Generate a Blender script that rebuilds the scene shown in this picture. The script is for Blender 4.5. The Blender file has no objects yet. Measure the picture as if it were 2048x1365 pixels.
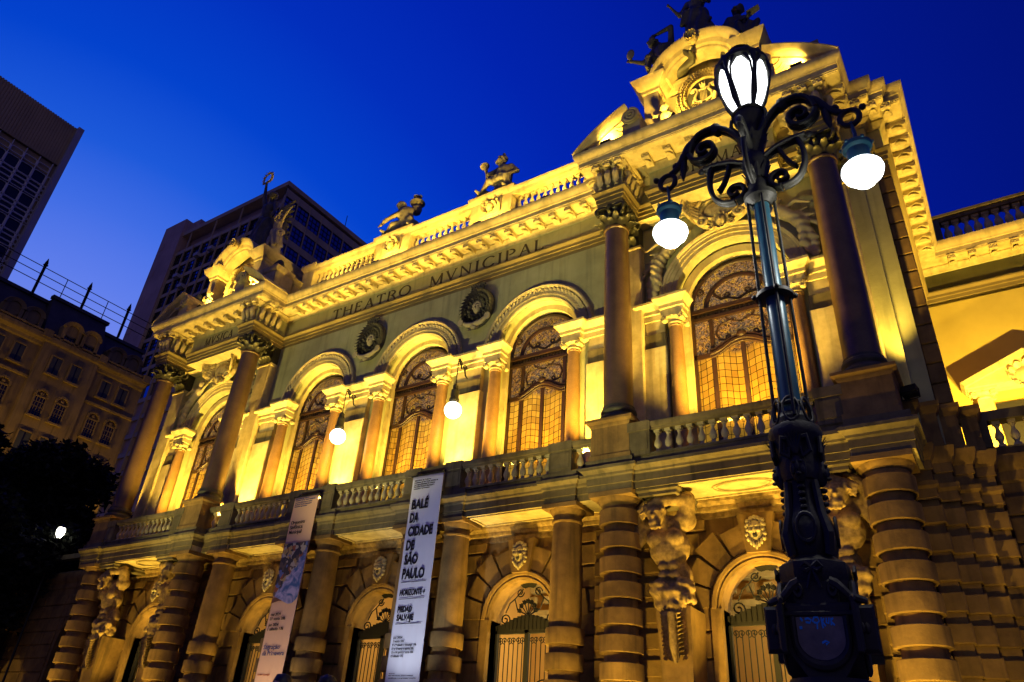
import bpy, bmesh, math, random
from math import sin, cos, pi, radians, sqrt, atan2, hypot
from mathutils import Vector, Matrix, Euler, noise

random.seed(11)
SC = bpy.context.scene
COL = SC.collection

# ------------------------------------------------------------------ camera
cam_d = bpy.data.cameras.new('camera')
cam = bpy.data.objects.new('camera', cam_d)
COL.objects.link(cam)
CW = ((0.83969024, 0.5392252, 0.0644708), (-0.22942495, 0.45983134, -0.85785741), (-0.49222402, 0.70554329, 0.5098276))
CAMP = Vector((15.66264, -16.68334, 1.33882))
RX = Vector(CW[0]); DN = Vector(CW[1]); FW = Vector(CW[2])
m = Matrix((RX, -DN, -FW)).transposed().to_4x4()
m.translation = CAMP
cam.matrix_world = m
cam_d.sensor_width = 36.0
cam_d.lens = 1444.7775 / 2048 * 36
cam_d.clip_start = 0.1
cam_d.clip_end = 1500
SC.camera = cam

# ------------------------------------------------------------------ view / engine
SC.view_settings.view_transform = 'Standard'
SC.view_settings.look = 'None'
SC.view_settings.gamma = 1
SC.view_settings.exposure = 0.0
SC.render.engine = 'CYCLES'
SC.cycles.use_denoising = True
SC.cycles.max_bounces = 5
SC.cycles.diffuse_bounces = 3
SC.cycles.glossy_bounces = 2
SC.cycles.sample_clamp_indirect = 6
SC.cycles.caustics_reflective = False
SC.cycles.caustics_refractive = False

# ------------------------------------------------------------------ dusk sky (blue hour): the afterglow lies to the west (-X), low down
W = bpy.data.worlds.new('World')
SC.world = W
W.use_nodes = True
nt = W.node_tree
nt.nodes.clear()
out = nt.nodes.new('ShaderNodeOutputWorld')
bg = nt.nodes.new('ShaderNodeBackground')
tc = nt.nodes.new('ShaderNodeTexCoord')
dot = nt.nodes.new('ShaderNodeVectorMath'); dot.operation = 'DOT_PRODUCT'
GLOW = Vector((-0.93, 0.33, 0.12)).normalized()
dot.inputs[1].default_value = GLOW
ramp = nt.nodes.new('ShaderNodeValToRGB')
cr = ramp.color_ramp
cr.interpolation = 'LINEAR'
stops = [(0.05, (0.0004, 0.005, 0.15)), (0.22, (0.0004, 0.007, 0.215)), (0.45, (0.0004, 0.010, 0.31)), (0.62, (0.0004, 0.017, 0.42)), (0.72, (0.0006, 0.028, 0.50)),
         (0.81, (0.001, 0.055, 0.61)), (0.865, (0.012, 0.10, 0.70)), (0.90, (0.05, 0.15, 0.77)), (0.935, (0.115, 0.21, 0.83)), (1.0, (0.30, 0.33, 0.85))]
cr.elements[0].position, cr.elements[0].color = stops[0][0], (*stops[0][1], 1)
cr.elements[1].position, cr.elements[1].color = stops[-1][0], (*stops[-1][1], 1)
for p, c in stops[1:-1]:
    e = cr.elements.new(p); e.color = (*c, 1)
nt.links.new(tc.outputs['Generated'], dot.inputs[0])
nt.links.new(dot.outputs['Value'], ramp.inputs['Fac'])
# warm city glow added as fill, low in the unseen sky behind the camera
d2 = nt.nodes.new('ShaderNodeVectorMath'); d2.operation = 'DOT_PRODUCT'; d2.inputs[1].default_value = Vector((0.55, -0.80, 0.18)).normalized()
nt.links.new(tc.outputs['Generated'], d2.inputs[0])
mx0 = nt.nodes.new('ShaderNodeMath'); mx0.operation = 'MAXIMUM'; mx0.inputs[1].default_value = 0
nt.links.new(d2.outputs['Value'], mx0.inputs[0])
pw_ = nt.nodes.new('ShaderNodeMath'); pw_.operation = 'POWER'; pw_.inputs[1].default_value = 3
nt.links.new(mx0.outputs[0], pw_.inputs[0])
gl_ = nt.nodes.new('ShaderNodeVectorMath'); gl_.operation = 'SCALE'; gl_.inputs[0].default_value = (.12, .092, .050)
nt.links.new(pw_.outputs[0], gl_.inputs['Scale'])
sm_ = nt.nodes.new('ShaderNodeVectorMath'); sm_.operation = 'ADD'
nt.links.new(ramp.outputs['Color'], sm_.inputs[0]); nt.links.new(gl_.outputs[0], sm_.inputs[1])
nt.links.new(sm_.outputs[0], bg.inputs['Color'])
bg.inputs['Strength'].default_value = 1.0
nt.links.new(bg.outputs['Background'], out.inputs['Surface'])

# ------------------------------------------------------------------ scene graph helpers
def world(o):
    b = o.matrix_basis.copy()
    if o.parent is None:
        return b
    return world(o.parent) @ o.matrix_parent_inverse @ b

def par(o, p):
    o.parent = p
    o.matrix_parent_inverse = world(p).inverted()
    return o

def tag(o, label=None, cat=None, group=None, kind=None):
    if label: o['label'] = label
    if cat: o['category'] = cat
    if group: o['group'] = group
    if kind: o['kind'] = kind
    return o

def empty(name, loc=(0, 0, 0)):
    o = bpy.data.objects.new(name, None)
    o.empty_display_size = 0.3
    o.location = loc
    COL.objects.link(o)
    return o

KIDS = {}
def kids(o):
    return KIDS.get(o.name, [])

def link(o, parent=None):
    COL.objects.link(o)
    if parent is not None:
        par(o, parent)
        KIDS.setdefault(parent.name, []).append(o)
    return o

def copy_part(o, parent, loc=(0, 0, 0), mirror=False, scale=None):
    """copy of a part (mesh in world coordinates) with its sub-parts; mirror = across X = 0"""
    c = o.copy()
    c.location = Vector(o.location) + Vector(loc)
    if mirror:
        c.scale.x = -o.scale.x
        c.location.x = -o.location.x + loc[0]
    if scale: c.scale = scale
    link(c, parent)
    for k in list(kids(o)):
        d = k.copy()
        COL.objects.link(d)
        d.parent = c
        KIDS.setdefault(c.name, []).append(d)
        for k2 in list(kids(k)):
            e = k2.copy(); COL.objects.link(e); e.parent = d
            KIDS.setdefault(d.name, []).append(e)
    return c

def copy_thing(root, loc, rz=None, scale=None):
    c = root.copy(); COL.objects.link(c)
    c.location = loc
    if rz is not None: c.rotation_euler = (0, 0, rz)
    if scale: c.scale = scale
    for k in list(kids(root)):
        d = k.copy(); COL.objects.link(d); d.parent = c
        KIDS.setdefault(c.name, []).append(d)
        for k2 in list(kids(k)):
            e = k2.copy(); COL.objects.link(e); e.parent = d
    return c

# parts made of leaves, tubes and rounded lumps are shaded smooth; mouldings keep their arrises
ORGANIC = {'leaf_band', 'capital', 'medallion', 'gilded_mask', 'keystone_mask', 'iron_gate', 'volute', 'shell_finial', 'wreath', 'lyre', 'carved_boss', 'garland_figure', 'cartouche', 'frieze_console',
           'acanthus_drop', 'scroll_arm', 'scroll_bracket', 'ring_collar', 'guard_rods', 'bracket', 'laurel_wreath', 'trumpet', 'hand_mirror', 'roof_railing', 'spray_graffiti', 'trunk', 'carved_panel', 'open_mouth', 'arched_window'}
# ------------------------------------------------------------------ mesh builder
class MB:
    def __init__(s):
        s.v = []; s.f = []
    def add(s, verts, faces):
        n = len(s.v)
        s.v += [tuple(p) for p in verts]
        s.f += [tuple(i + n for i in f) for f in faces]
        return s
    def box(s, x0, x1, y0, y1, z0, z1):
        v = [(x0, y0, z0), (x1, y0, z0), (x1, y1, z0), (x0, y1, z0), (x0, y0, z1), (x1, y0, z1), (x1, y1, z1), (x0, y1, z1)]
        return s.add(v, [(0, 3, 2, 1), (4, 5, 6, 7), (0, 1, 5, 4), (1, 2, 6, 5), (2, 3, 7, 6), (3, 0, 4, 7)])
    def cbox(s, x0, x1, y0, y1, z0, z1, c=0.02):
        """box with chamfered front (-Y) edges"""
        v = [(x0, y1, z0), (x1, y1, z0), (x1, y1, z1), (x0, y1, z1),
             (x0, y0 + c, z0), (x1, y0 + c, z0), (x1, y0 + c, z1), (x0, y0 + c, z1),
             (x0 + c, y0, z0 + c), (x1 - c, y0, z0 + c), (x1 - c, y0, z1 - c), (x0 + c, y0, z1 - c)]
        return s.add(v, [(0, 3, 2, 1), (0, 1, 5, 4), (1, 2, 6, 5), (2, 3, 7, 6), (3, 0, 4, 7),
                         (4, 5, 9, 8), (5, 6, 10, 9), (6, 7, 11, 10), (7, 4, 8, 11), (8, 9, 10, 11)])
    def prism(s, poly, y0, y1):
        """polygon in XZ extruded in Y"""
        n = len(poly)
        v = [(x, y0, z) for x, z in poly] + [(x, y1, z) for x, z in poly]
        f = [tuple(range(n - 1, -1, -1)), tuple(range(n, 2 * n))]
        f += [(i, (i + 1) % n, (i + 1) % n + n, i + n) for i in range(n)]
        return s.add(v, f)
    def prism_x(s, poly, x0, x1):
        """polygon in YZ extruded in X"""
        n = len(poly)
        v = [(x0, y, z) for y, z in poly] + [(x1, y, z) for y, z in poly]
        f = [tuple(range(n)), tuple(range(2 * n - 1, n - 1, -1))]
        f += [(i, i + n, (i + 1) % n + n, (i + 1) % n) for i in range(n)]
        return s.add(v, f)
    def slab(s, poly, z0, z1):
        """polygon in XY extruded in Z"""
        n = len(poly)
        v = [(x, y, z0) for x, y in poly] + [(x, y, z1) for x, y in poly]
        f = [tuple(range(n - 1, -1, -1)), tuple(range(n, 2 * n))]
        f += [(i, (i + 1) % n, (i + 1) % n + n, i + n) for i in range(n)]
        return s.add(v, f)
    def lathe(s, prof, c=(0, 0, 0), n=24, sq=False):
        cx, cy, cz = c
        v = []; f = []
        for r, z in prof:
            for k in range(n):
                a = 2 * pi * (k + .5) / n
                q = 1.0
                if sq: q = 1 / max(abs(cos(a)), abs(sin(a)))
                v.append((cx + r * q * cos(a), cy + r * q * sin(a), cz + z))
        m_ = len(prof)
        for i in range(m_ - 1):
            for k in range(n):
                k2 = (k + 1) % n
                f.append((i * n + k, i * n + k2, (i + 1) * n + k2, (i + 1) * n + k))
        f.append(tuple(range(n - 1, -1, -1)))
        f.append(tuple((m_ - 1) * n + k for k in range(n)))
        return s.add(v, f)
    def sweep(s, prof, path, cap=True):
        """prof [(out, z)] swept along an XY polyline; 'out' is to the right of travel"""
        P = [Vector((p[0], p[1])) for p in path]
        n = len(P); mlen = len(prof)
        offs = []
        for i in range(n):
            if i == 0: d = (P[1] - P[0]).normalized(); nn = Vector((d.y, -d.x)); offs.append(nn)
            elif i == n - 1: d = (P[-1] - P[-2]).normalized(); nn = Vector((d.y, -d.x)); offs.append(nn)
            else:
                d0 = (P[i] - P[i - 1]).normalized(); d1 = (P[i + 1] - P[i]).normalized()
                n0 = Vector((d0.y, -d0.x)); n1 = Vector((d1.y, -d1.x))
                b = n0 + n1
                offs.append(b / max(0.2, (1 + n0.dot(n1))))
        v = []
        for p, o in zip(P, offs):
            for u, z in prof:
                v.append((p.x + o.x * u, p.y + o.y * u, z))
        f = []
        for i in range(n - 1):
            for j in range(mlen - 1):
                a = i * mlen + j
                f.append((a, a + mlen, a + mlen + 1, a + 1))
        if cap:
            f.append(tuple(range(mlen)))
            f.append(tuple((n - 1) * mlen + j for j in range(mlen - 1, -1, -1)))
        return s.add(v, f)
    def arch(s, prof, cx, cz, a0=0.0, a1=pi, n=40, closed=False, ex=1.0, ez=1.0):
        """prof [(radius, y)] swept round a circle in XZ"""
        v = []; f = []; ml = len(prof)
        steps = n + 1 if not closed else n
        for i in range(steps):
            a = a0 + (a1 - a0) * i / n
            for r, y in prof:
                v.append((cx + ex * r * cos(a), y, cz + ez * r * sin(a)))
        for i in range(n):
            i2 = (i + 1) % steps
            for j in range(ml - 1):
                f.append((i * ml + j, i * ml + j + 1, i2 * ml + j + 1, i2 * ml + j))
        if not closed:
            f.append(tuple(range(ml - 1, -1, -1)))
            f.append(tuple(n * ml + j for j in range(ml)))
        return s.add(v, f)
    def tube(s, pts, rad, n=8, flat=1.0, cap=True):
        P = [Vector(p) for p in pts]
        if not isinstance(rad, (list, tuple)): rad = [rad] * len(P)
        v = []; f = []
        up = None
        for i, p in enumerate(P):
            t = (P[min(i + 1, len(P) - 1)] - P[max(i - 1, 0)])
            if t.length < 1e-9: t = Vector((0, 0, 1))
            t.normalize()
            if up is None:
                up = Vector((0, 1, 0)) if abs(t.y) < .9 else Vector((1, 0, 0))
            side = t.cross(up)
            if side.length < 1e-6: side = t.cross(Vector((1, 0, 0)))
            side.normalize(); up2 = side.cross(t).normalized(); up = up2
            for k in range(n):
                a = 2 * pi * k / n
                q = p + side * (rad[i] * cos(a)) + up2 * (rad[i] * flat * sin(a))
                v.append(q)
        for i in range(len(P) - 1):
            for k in range(n):
                k2 = (k + 1) % n
                f.append((i * n + k, i * n + k2, (i + 1) * n + k2, (i + 1) * n + k))
        if cap:
            f.append(tuple(range(n - 1, -1, -1))); f.append(tuple((len(P) - 1) * n + k for k in range(n)))
        return s.add(v, f)
    def ell(s, c, r, rot=None, nu=12, nv=8):
        v = []; f = []
        R = Euler(rot).to_matrix() if rot else None
        C = Vector(c)
        if not isinstance(r, (list, tuple)): r = (r, r, r)
        v.append(C + (R @ Vector((0, 0, -r[2])) if R else Vector((0, 0, -r[2]))))
        for i in range(1, nv):
            b = -pi / 2 + pi * i / nv
            for k in range(nu):
                a = 2 * pi * k / nu
                q = Vector((r[0] * cos(b) * cos(a), r[1] * cos(b) * sin(a), r[2] * sin(b)))
                v.append(C + (R @ q if R else q))
        v.append(C + (R @ Vector((0, 0, r[2])) if R else Vector((0, 0, r[2]))))
        for k in range(nu):
            f.append((0, 1 + (k + 1) % nu, 1 + k))
            f.append((len(v) - 1, 1 + (nv - 2) * nu + k, 1 + (nv - 2) * nu + (k + 1) % nu))
        for i in range(nv - 2):
            for k in range(nu):
                k2 = (k + 1) % nu
                f.append((1 + i * nu + k, 1 + i * nu + k2, 1 + (i + 1) * nu + k2, 1 + (i + 1) * nu + k))
        return s.add(v, f)
    def leaf(s, base, d, up, L, w, curl=0.6, n=4):
        """bent leaf blade with a raised midrib"""
        base = Vector(base); d = Vector(d).normalized(); up = Vector(up)
        up = (up - d * up.dot(d)).normalized(); side = d.cross(up)
        v = []; f = []
        p = base.copy()
        for i in range(n + 1):
            t = i / n
            ww = w * (sin(pi * (0.12 + 0.88 * t) ** 0.8) * .9 + .1 * (1 - t))
            ang = curl * t * t * 2
            dd = d * cos(ang) + up * sin(ang)
            nn = up * cos(ang) - d * sin(ang)
            if i: p = p + dd * (L / n)
            jag = 1 + .18 * (i % 2)
            v += [p - side * ww * jag * .5 + nn * .02 * w, p + nn * 0.22 * w * (1 - t * .5), p + side * ww * jag * .5 + nn * .02 * w]
        for i in range(n):
            a = i * 3
            f += [(a, a + 1, a + 4, a + 3), (a + 1, a + 2, a + 5, a + 4)]
        return s.add(v, f)
    def merge(s, o, fn=None):
        return s.add([fn(Vector(p)) for p in o.v] if fn else o.v, o.f)
    def build(s, name, mat, parent=None, smooth=True, ang=None, label=None):
        if ang is None: ang = 60 if name in ORGANIC else 27
        me = bpy.data.meshes.new(name)
        me.from_pydata([tuple(p) for p in s.v], [], s.f)
        if mat: me.materials.append(mat)
        if smooth:
            me.shade_smooth()
            me.set_sharp_from_angle(angle=radians(ang))
        me.update()
        o = bpy.data.objects.new(name, me)
        link(o, parent)
        if label: o['label'] = label
        return o

def fix_normals(o):
    bm = bmesh.new(); bm.from_mesh(o.data)
    bmesh.ops.recalc_face_normals(bm, faces=bm.faces[:])
    bm.to_mesh(o.data); bm.free()
    return o

def spiral(c, r0, r1, a0, turns, n=28, plane='xz'):
    pts = []
    for i in range(n + 1):
        t = i / n
        a = a0 + turns * 2 * pi * t
        r = r0 + (r1 - r0) * t
        if plane == 'xz': pts.append((c[0] + r * cos(a), c[1], c[2] + r * sin(a)))
        else: pts.append((c[0], c[1] + r * cos(a), c[2] + r * sin(a)))
    return pts

def bez(p0, p1, p2, p3, n=14):
    p0, p1, p2, p3 = map(Vector, (p0, p1, p2, p3))
    return [p0 * (1 - t) ** 3 + p1 * 3 * t * (1 - t) ** 2 + p2 * 3 * t * t * (1 - t) + p3 * t ** 3 for t in [i / n for i in range(n + 1)]]

def cone(mb, p0, p1, r0, r1, n=10):
    """capsule limb for sculpted figures"""
    p0 = Vector(p0); p1 = Vector(p1)
    mb.tube([p0, p0.lerp(p1, .5), p1], [r0, (r0 + r1) / 2, r1], n)
    mb.ell(p0, r0, nu=10, nv=6); mb.ell(p1, r1, nu=10, nv=6)

def sculpt(name, mb, mat, parent=None, vox=0.04, smooth=2, folds=None, label=None):
    """union of overlapping solids melted into one continuous surface"""
    me = bpy.data.meshes.new('tmp')
    me.from_pydata([tuple(p) for p in mb.v], [], mb.f)
    t = bpy.data.objects.new('tmp', me)
    COL.objects.link(t)
    rm = t.modifiers.new('r', 'REMESH'); rm.mode = 'VOXEL'; rm.voxel_size = vox
    if smooth:
        sm = t.modifiers.new('s', 'SMOOTH'); sm.iterations = smooth; sm.factor = 0.5
    dg = bpy.context.evaluated_depsgraph_get()
    me2 = bpy.data.meshes.new_from_object(t.evaluated_get(dg))
    bpy.data.objects.remove(t); bpy.data.meshes.remove(me)
    if folds:
        me2.update()
        nrm = [v.normal.copy() for v in me2.vertices]
        for v, nn in zip(me2.vertices, nrm):
            v.co += nn * folds(v.co, nn)
    me2.name = name
    me2.materials.clear()
    me2.materials.append(mat)
    me2.shade_smooth()
    o = bpy.data.objects.new(name, me2)
    link(o, parent)
    if label: o['label'] = label
    return o

# ------------------------------------------------------------------ materials
def mat_new(name):
    mt = bpy.data.materials.new(name); mt.use_nodes = True
    n = mt.node_tree.nodes; l = mt.node_tree.links
    return mt, n, l, n['Principled BSDF']

def stone(name, base, dark, rough=0.8, scale=1.2, bump=0.25, grain=28, metal=0.0, spots=0.0, spotcol=(0, 0, 0), streak=0.0, courses=None):
    mt, n, l, b = mat_new(name)
    tcn = n.new('ShaderNodeTexCoord')
    geo = n.new('ShaderNodeNewGeometry')
    n1 = n.new('ShaderNodeTexNoise'); n1.inputs['Scale'].default_value = scale; n1.inputs['Detail'].default_value = 6; n1.inputs['Roughness'].default_value = .62
    l.new(geo.outputs['Position'], n1.inputs['Vector'])
    r1 = n.new('ShaderNodeValToRGB'); r1.color_ramp.elements[0].position = .33; r1.color_ramp.elements[1].position = .68
    r1.color_ramp.elements[0].color = (*dark, 1); r1.color_ramp.elements[1].color = (*base, 1)
    l.new(n1.outputs['Fac'], r1.inputs['Fac'])
    col = r1.outputs['Color']
    if streak:
        mp = n.new('ShaderNodeMapping'); mp.inputs['Scale'].default_value = (5, 5, .35)
        l.new(geo.outputs['Position'], mp.inputs['Vector'])
        ns = n.new('ShaderNodeTexNoise'); ns.inputs['Scale'].default_value = 1.0; ns.inputs['Detail'].default_value = 4
        l.new(mp.outputs['Vector'], ns.inputs['Vector'])
        rs = n.new('ShaderNodeValToRGB'); rs.color_ramp.elements[0].position = .52; rs.color_ramp.elements[1].position = .72
        rs.color_ramp.elements[0].color = (0, 0, 0, 1); rs.color_ramp.elements[1].color = (streak, streak, streak, 1)
        l.new(ns.outputs['Fac'], rs.inputs['Fac'])
        mx = n.new('ShaderNodeMix'); mx.data_type = 'RGBA'
        l.new(rs.outputs['Color'], mx.inputs['Factor']); l.new(col, mx.inputs['A'])
        mx.inputs['B'].default_value = (dark[0] * .35, dark[1] * .38, dark[2] * .4, 1)
        col = mx.outputs['Result']
    if spots:
        vo = n.new('ShaderNodeTexNoise'); vo.inputs['Scale'].default_value = 42; vo.inputs['Detail'].default_value = 3
        l.new(geo.outputs['Position'], vo.inputs['Vector'])
        rs = n.new('ShaderNodeValToRGB'); rs.color_ramp.elements[0].position = .56; rs.color_ramp.elements[1].position = .7
        rs.color_ramp.elements[0].color = (0, 0, 0, 1); rs.color_ramp.elements[1].color = (spots, spots, spots, 1)
        l.new(vo.outputs['Fac'], rs.inputs['Fac'])
        mx = n.new('ShaderNodeMix'); mx.data_type = 'RGBA'
        l.new(rs.outputs['Color'], mx.inputs['Factor']); l.new(col, mx.inputs['A'])
        mx.inputs['B'].default_value = (*spotcol, 1)
        col = mx.outputs['Result']
    l.new(col, b.inputs['Base Color'])
    b.inputs['Roughness'].default_value = rough
    b.inputs['Metallic'].default_value = metal
    if bump:
        n2 = n.new('ShaderNodeTexNoise'); n2.inputs['Scale'].default_value = grain; n2.inputs['Detail'].default_value = 4
        l.new(geo.outputs['Position'], n2.inputs['Vector'])
        ad = n.new('ShaderNodeMath'); ad.operation = 'MULTIPLY_ADD'; ad.inputs[1].default_value = .35
        l.new(n2.outputs['Fac'], ad.inputs[0]); l.new(n1.outputs['Fac'], ad.inputs[2])
        bp = n.new('ShaderNodeBump'); bp.inputs['Strength'].default_value = bump; bp.inputs['Distance'].default_value = .03
        l.new(ad.outputs[0], bp.inputs['Height'])
        l.new(bp.outputs['Normal'], b.inputs['Normal'])
    return mt

def plain(name, col, rough=.5, metal=0.0, emit=None, es=0.0):
    mt, n, l, b = mat_new(name)
    b.inputs['Base Color'].default_value = (*col, 1)
    b.inputs['Roughness'].default_value = rough
    b.inputs['Metallic'].default_value = metal
    if emit:
        b.inputs['Emission Color'].default_value = (*emit, 1)
        b.inputs['Emission Strength'].default_value = es
    return mt

M_CREAM = stone('cream_stucco', (.60, .51, .27), (.38, .31, .15), .8, 2.3, .35, 26, streak=.45)
M_WALL = stone('pale_green_stucco', (.43, .43, .23), (.31, .31, .16), .88, 1.1, .35, 24, streak=.4)
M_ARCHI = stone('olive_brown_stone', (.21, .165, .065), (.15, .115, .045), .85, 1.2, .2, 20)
M_BROWN = stone('brown_sandstone', (.29, .18, .054), (.13, .078, .023), .88, 1.5, .5, 18, streak=.55)
M_BAND = stone('weathered_grey_stone', (.185, .15, .08), (.085, .07, .036), .9, 1.6, .5, 16, streak=.7)
M_GRAN = stone('red_granite', (.115, .073, .036), (.07, .042, .019), .36, 2.2, .05, 60, spots=.5, spotcol=(.17, .10, .045))
M_GRANW = stone('golden_brown_granite', (.27, .155, .055), (.18, .10, .032), .4, 2.2, .05, 60, spots=.5, spotcol=(.40, .26, .12))
M_BRONZE = stone('dark_bronze', (.055, .052, .036), (.025, .026, .02), .45, 3, .2, 20, metal=.35)
M_DARKST = stone('blackened_stone', (.075, .072, .05), (.03, .03, .022), .7, 2.5, .4, 20)
M_ATLAS = stone('golden_carved_sandstone', (.40, .28, .11), (.15, .10, .035), .88, 7, .6, 18)
M_RELIEF = stone('gilded_relief_stucco', (.60, .49, .24), (.30, .24, .10), .8, 7, .5, 20)
M_BALU = stone('pale_baluster_stone', (.52, .45, .26), (.38, .32, .17), .8, 3, .2, 24)
M_ROOF = stone('roof_felt', (.07, .07, .07), (.04, .04, .04), .9, 1, .2)
M_WOOD = stone('varnished_dark_wood', (.026, .008, .003), (.014, .005, .002), .55, 3, .1, 14)
M_IRON = plain('black_wrought_iron', (.007, .007, .008), .9, 0)
M_LETTER = plain('dark_incised_letter', (.045, .035, .02), .8)
M_STAT = stone('pale_statue_stone', (.30, .27, .18), (.16, .14, .09), .7, 4, .3, 18)
M_DOORWALL = plain('pale_vestibule_plaster', (.46, .29, .10), .8)
M_LAMPIRON = stone('green_black_lamp_paint', (.034, .033, .020), (.015, .015, .010), .6, 5, .35, 16, metal=.1)
M_POLE = stone('teal_painted_steel', (.030, .115, .150), (.020, .075, .10), .35, 4, .05, 30, metal=.15)

# ================================================================== THE THEATRE
GZ = -0.3
C0 = 11.285               # pavilion axis
CA, CB = 8.34, 14.23      # giant column axes
theatre = empty('theatre_building', (0, 0, GZ))
tag(theatre, 'floodlit yellow classical theatre with arched windows, granite columns and a carved parapet', 'theatre')

def T(mb, name, mat, parent=None, **k):
    return mb.build(name, mat, parent or theatre, **k)

def mirror(o):
    return copy_part(o, o.parent, mirror=True)

def wall_arch(mb, x0, x1, z0, z1, cx, r, zs, zb, y, depth, n=28):
    """front face of a wall with a round-headed opening and its reveal"""
    def q(a, b, c, d): mb.add([a, b, c, d], [(0, 1, 2, 3)])
    q((x0, y, z0), (cx - r, y, z0), (cx - r, y, z1), (x0, y, z1))
    q((cx + r, y, z0), (x1, y, z0), (x1, y, z1), (cx + r, y, z1))
    if zb > z0: q((cx - r, y, z0), (cx + r, y, z0), (cx + r, y, zb), (cx - r, y, zb))
    pr = None
    P = [(cx - r, zb)] + [(cx - r * cos(pi * i / n), zs + r * sin(pi * i / n)) for i in range(n + 1)] + [(cx + r, zb)]
    for i in range(1, n + 1):
        a, b = P[i], P[i + 1]
        q((a[0], y, a[1]), (b[0], y, b[1]), (b[0], y, z1), (a[0], y, z1))
    for a, b in zip(P[:-1], P[1:]):
        q((a[0], y, a[1]), (a[0], y + depth, a[1]), (b[0], y + depth, b[1]), (b[0], y, b[1]))

# ------------------------------------------------------------------ upper walls
def ring_reveal(mb, cx, r0, r1, zs, zb, y0, y1, y2):
    """narrower inner ring: face between r0 and r1 at y1, soffit y1..y2 at r1"""
    n = 28
    def P(r): return [(cx - r, zb)] + [(cx - r * cos(pi * i / n), zs + r * sin(pi * i / n)) for i in range(n + 1)] + [(cx + r, zb)]
    A, B = P(r0), P(r1)
    for i in range(len(A) - 1):
        mb.add([(A[i][0], y1, A[i][1]), (B[i][0], y1, B[i][1]), (B[i + 1][0], y1, B[i + 1][1]), (A[i + 1][0], y1, A[i + 1][1])], [(0, 1, 2, 3)])
        mb.add([(B[i][0], y1, B[i][1]), (B[i][0], y2, B[i][1]), (B[i + 1][0], y2, B[i + 1][1]), (B[i + 1][0], y1, B[i + 1][1])], [(0, 1, 2, 3)])

mb = MB()
for cx in (-5, 0, 5):
    x0, x1 = (cx - 2.5, cx + 2.5)
    if cx == -5: x0 = -7.95
    if cx == 5: x1 = 7.95
    wall_arch(mb, x0, x1, 7.9, 16.172, cx, 1.47, 13.17, 8.0, 0, .3)
T(mb, 'upper_wall', M_WALL)
mb = MB()
for cx in (-5, 0, 5):
    ring_reveal(mb, cx, 1.47, 1.30, 13.17, 8.0, 0, .3, .62)
T(mb, 'window_reveal', M_CREAM)
mb = MB(); wall_arch(mb, 7.95, 14.62, 7.9, 16.172, C0, 1.62, 13.26, 8.0, 0.0, .3)
pw = T(mb, 'upper_wall', M_WALL); mirror(pw)
mb = MB(); ring_reveal(mb, C0, 1.62, 1.38, 13.2, 8.0, 0, .3, .62)
mirror(T(mb, 'window_reveal', M_CREAM))

# ------------------------------------------------------------------ archivolts
def archivolt(cx, zs, r0, r1, leafy, mirr=False):
    mb = MB()
    w = r1 - r0
    if leafy:
        prof = [(r0, .02), (r0, -.07), (r0 + .05, -.09), (r0 + .07, -.05), (r0 + .09, -.06), (r0 + .22, -.10), (r1 - .18, -.08), (r1 - .15, -.05),
                (r1 - .12, -.13), (r1 - .06, -.16), (r1 - .01, -.13), (r1, -.05), (r1, .02)]
    else:
        prof = [(r0, .02), (r0, -.05), (r0 + .13, -.05), (r0 + .135, -.08), (r0 + .26, -.08), (r0 + .265, -.11), (r1 - .12, -.11), (r1 - .1, -.15), (r1 - .04, -.18), (r1, -.15), (r1, .02)]
    mb.arch(prof, cx, zs, n=48)
    o = T(mb, 'archivolt', M_CREAM if not leafy else M_BALU)
    if leafy:
        lf = MB()
        n = 34
        rm = (r0 + r1) / 2 - .03
        for i in range(n):
            a = pi * (i + .5) / n
            p = (cx + rm * cos(a), -.09, zs + rm * sin(a))
            tang = (-sin(a), 0, cos(a)) if a < pi / 2 else (sin(a), 0, -cos(a))
            for sgn in (-1, 1):
                d = Vector(tang) + Vector((cos(a), 0, sin(a))) * sgn * .75
                lf.leaf(p, d, (0, -1, 0), .24, .13, .35, 3)
            lf.ell((cx + (r1 - .17) * cos(a), -.09, zs + (r1 - .17) * sin(a)), .035, nu=6, nv=4)
        lf.build('leaf_band', M_BALU, o)
    if mirr: mirror(o)
    return o
for cx in (-5, 0, 5): archivolt(cx, 13.17, 1.49, 2.04, True)
archivolt(C0, 13.26, 1.63, 2.08, False, True)

# ------------------------------------------------------------------ piers, imposts, small columns
IMP = [(0, 12.6), (.03, 12.6), (.03, 12.78), (.07, 12.80), (.07, 12.92), (.13, 12.98), (.19, 13.06), (.22, 13.08), (.22, 13.16), (0, 13.18)]
def pier(cx, hw, mat_lo=M_CREAM):
    mb = MB()
    mb.cbox(cx - hw, cx + hw, -.24, .0, 7.95, 11.72, .03)
    mb.cbox(cx - hw + .05, cx + hw - .05, -.16, .0, 11.72, 12.6, .01)
    p = T(mb, 'pier', M_CREAM)
    b = MB(); b.cbox(cx - hw + .03, cx + hw - .03, -.19, -.165, 11.72, 12.18, .01)
    b.build('stone_block', M_BAND, p)
    return p
def impost(path):
    mb = MB(); mb.sweep(IMP, path)
    mb.slab([(p[0], p[1]) for p in path], 12.6, 13.15)
    return T(mb, 'impost', M_CREAM)

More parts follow.
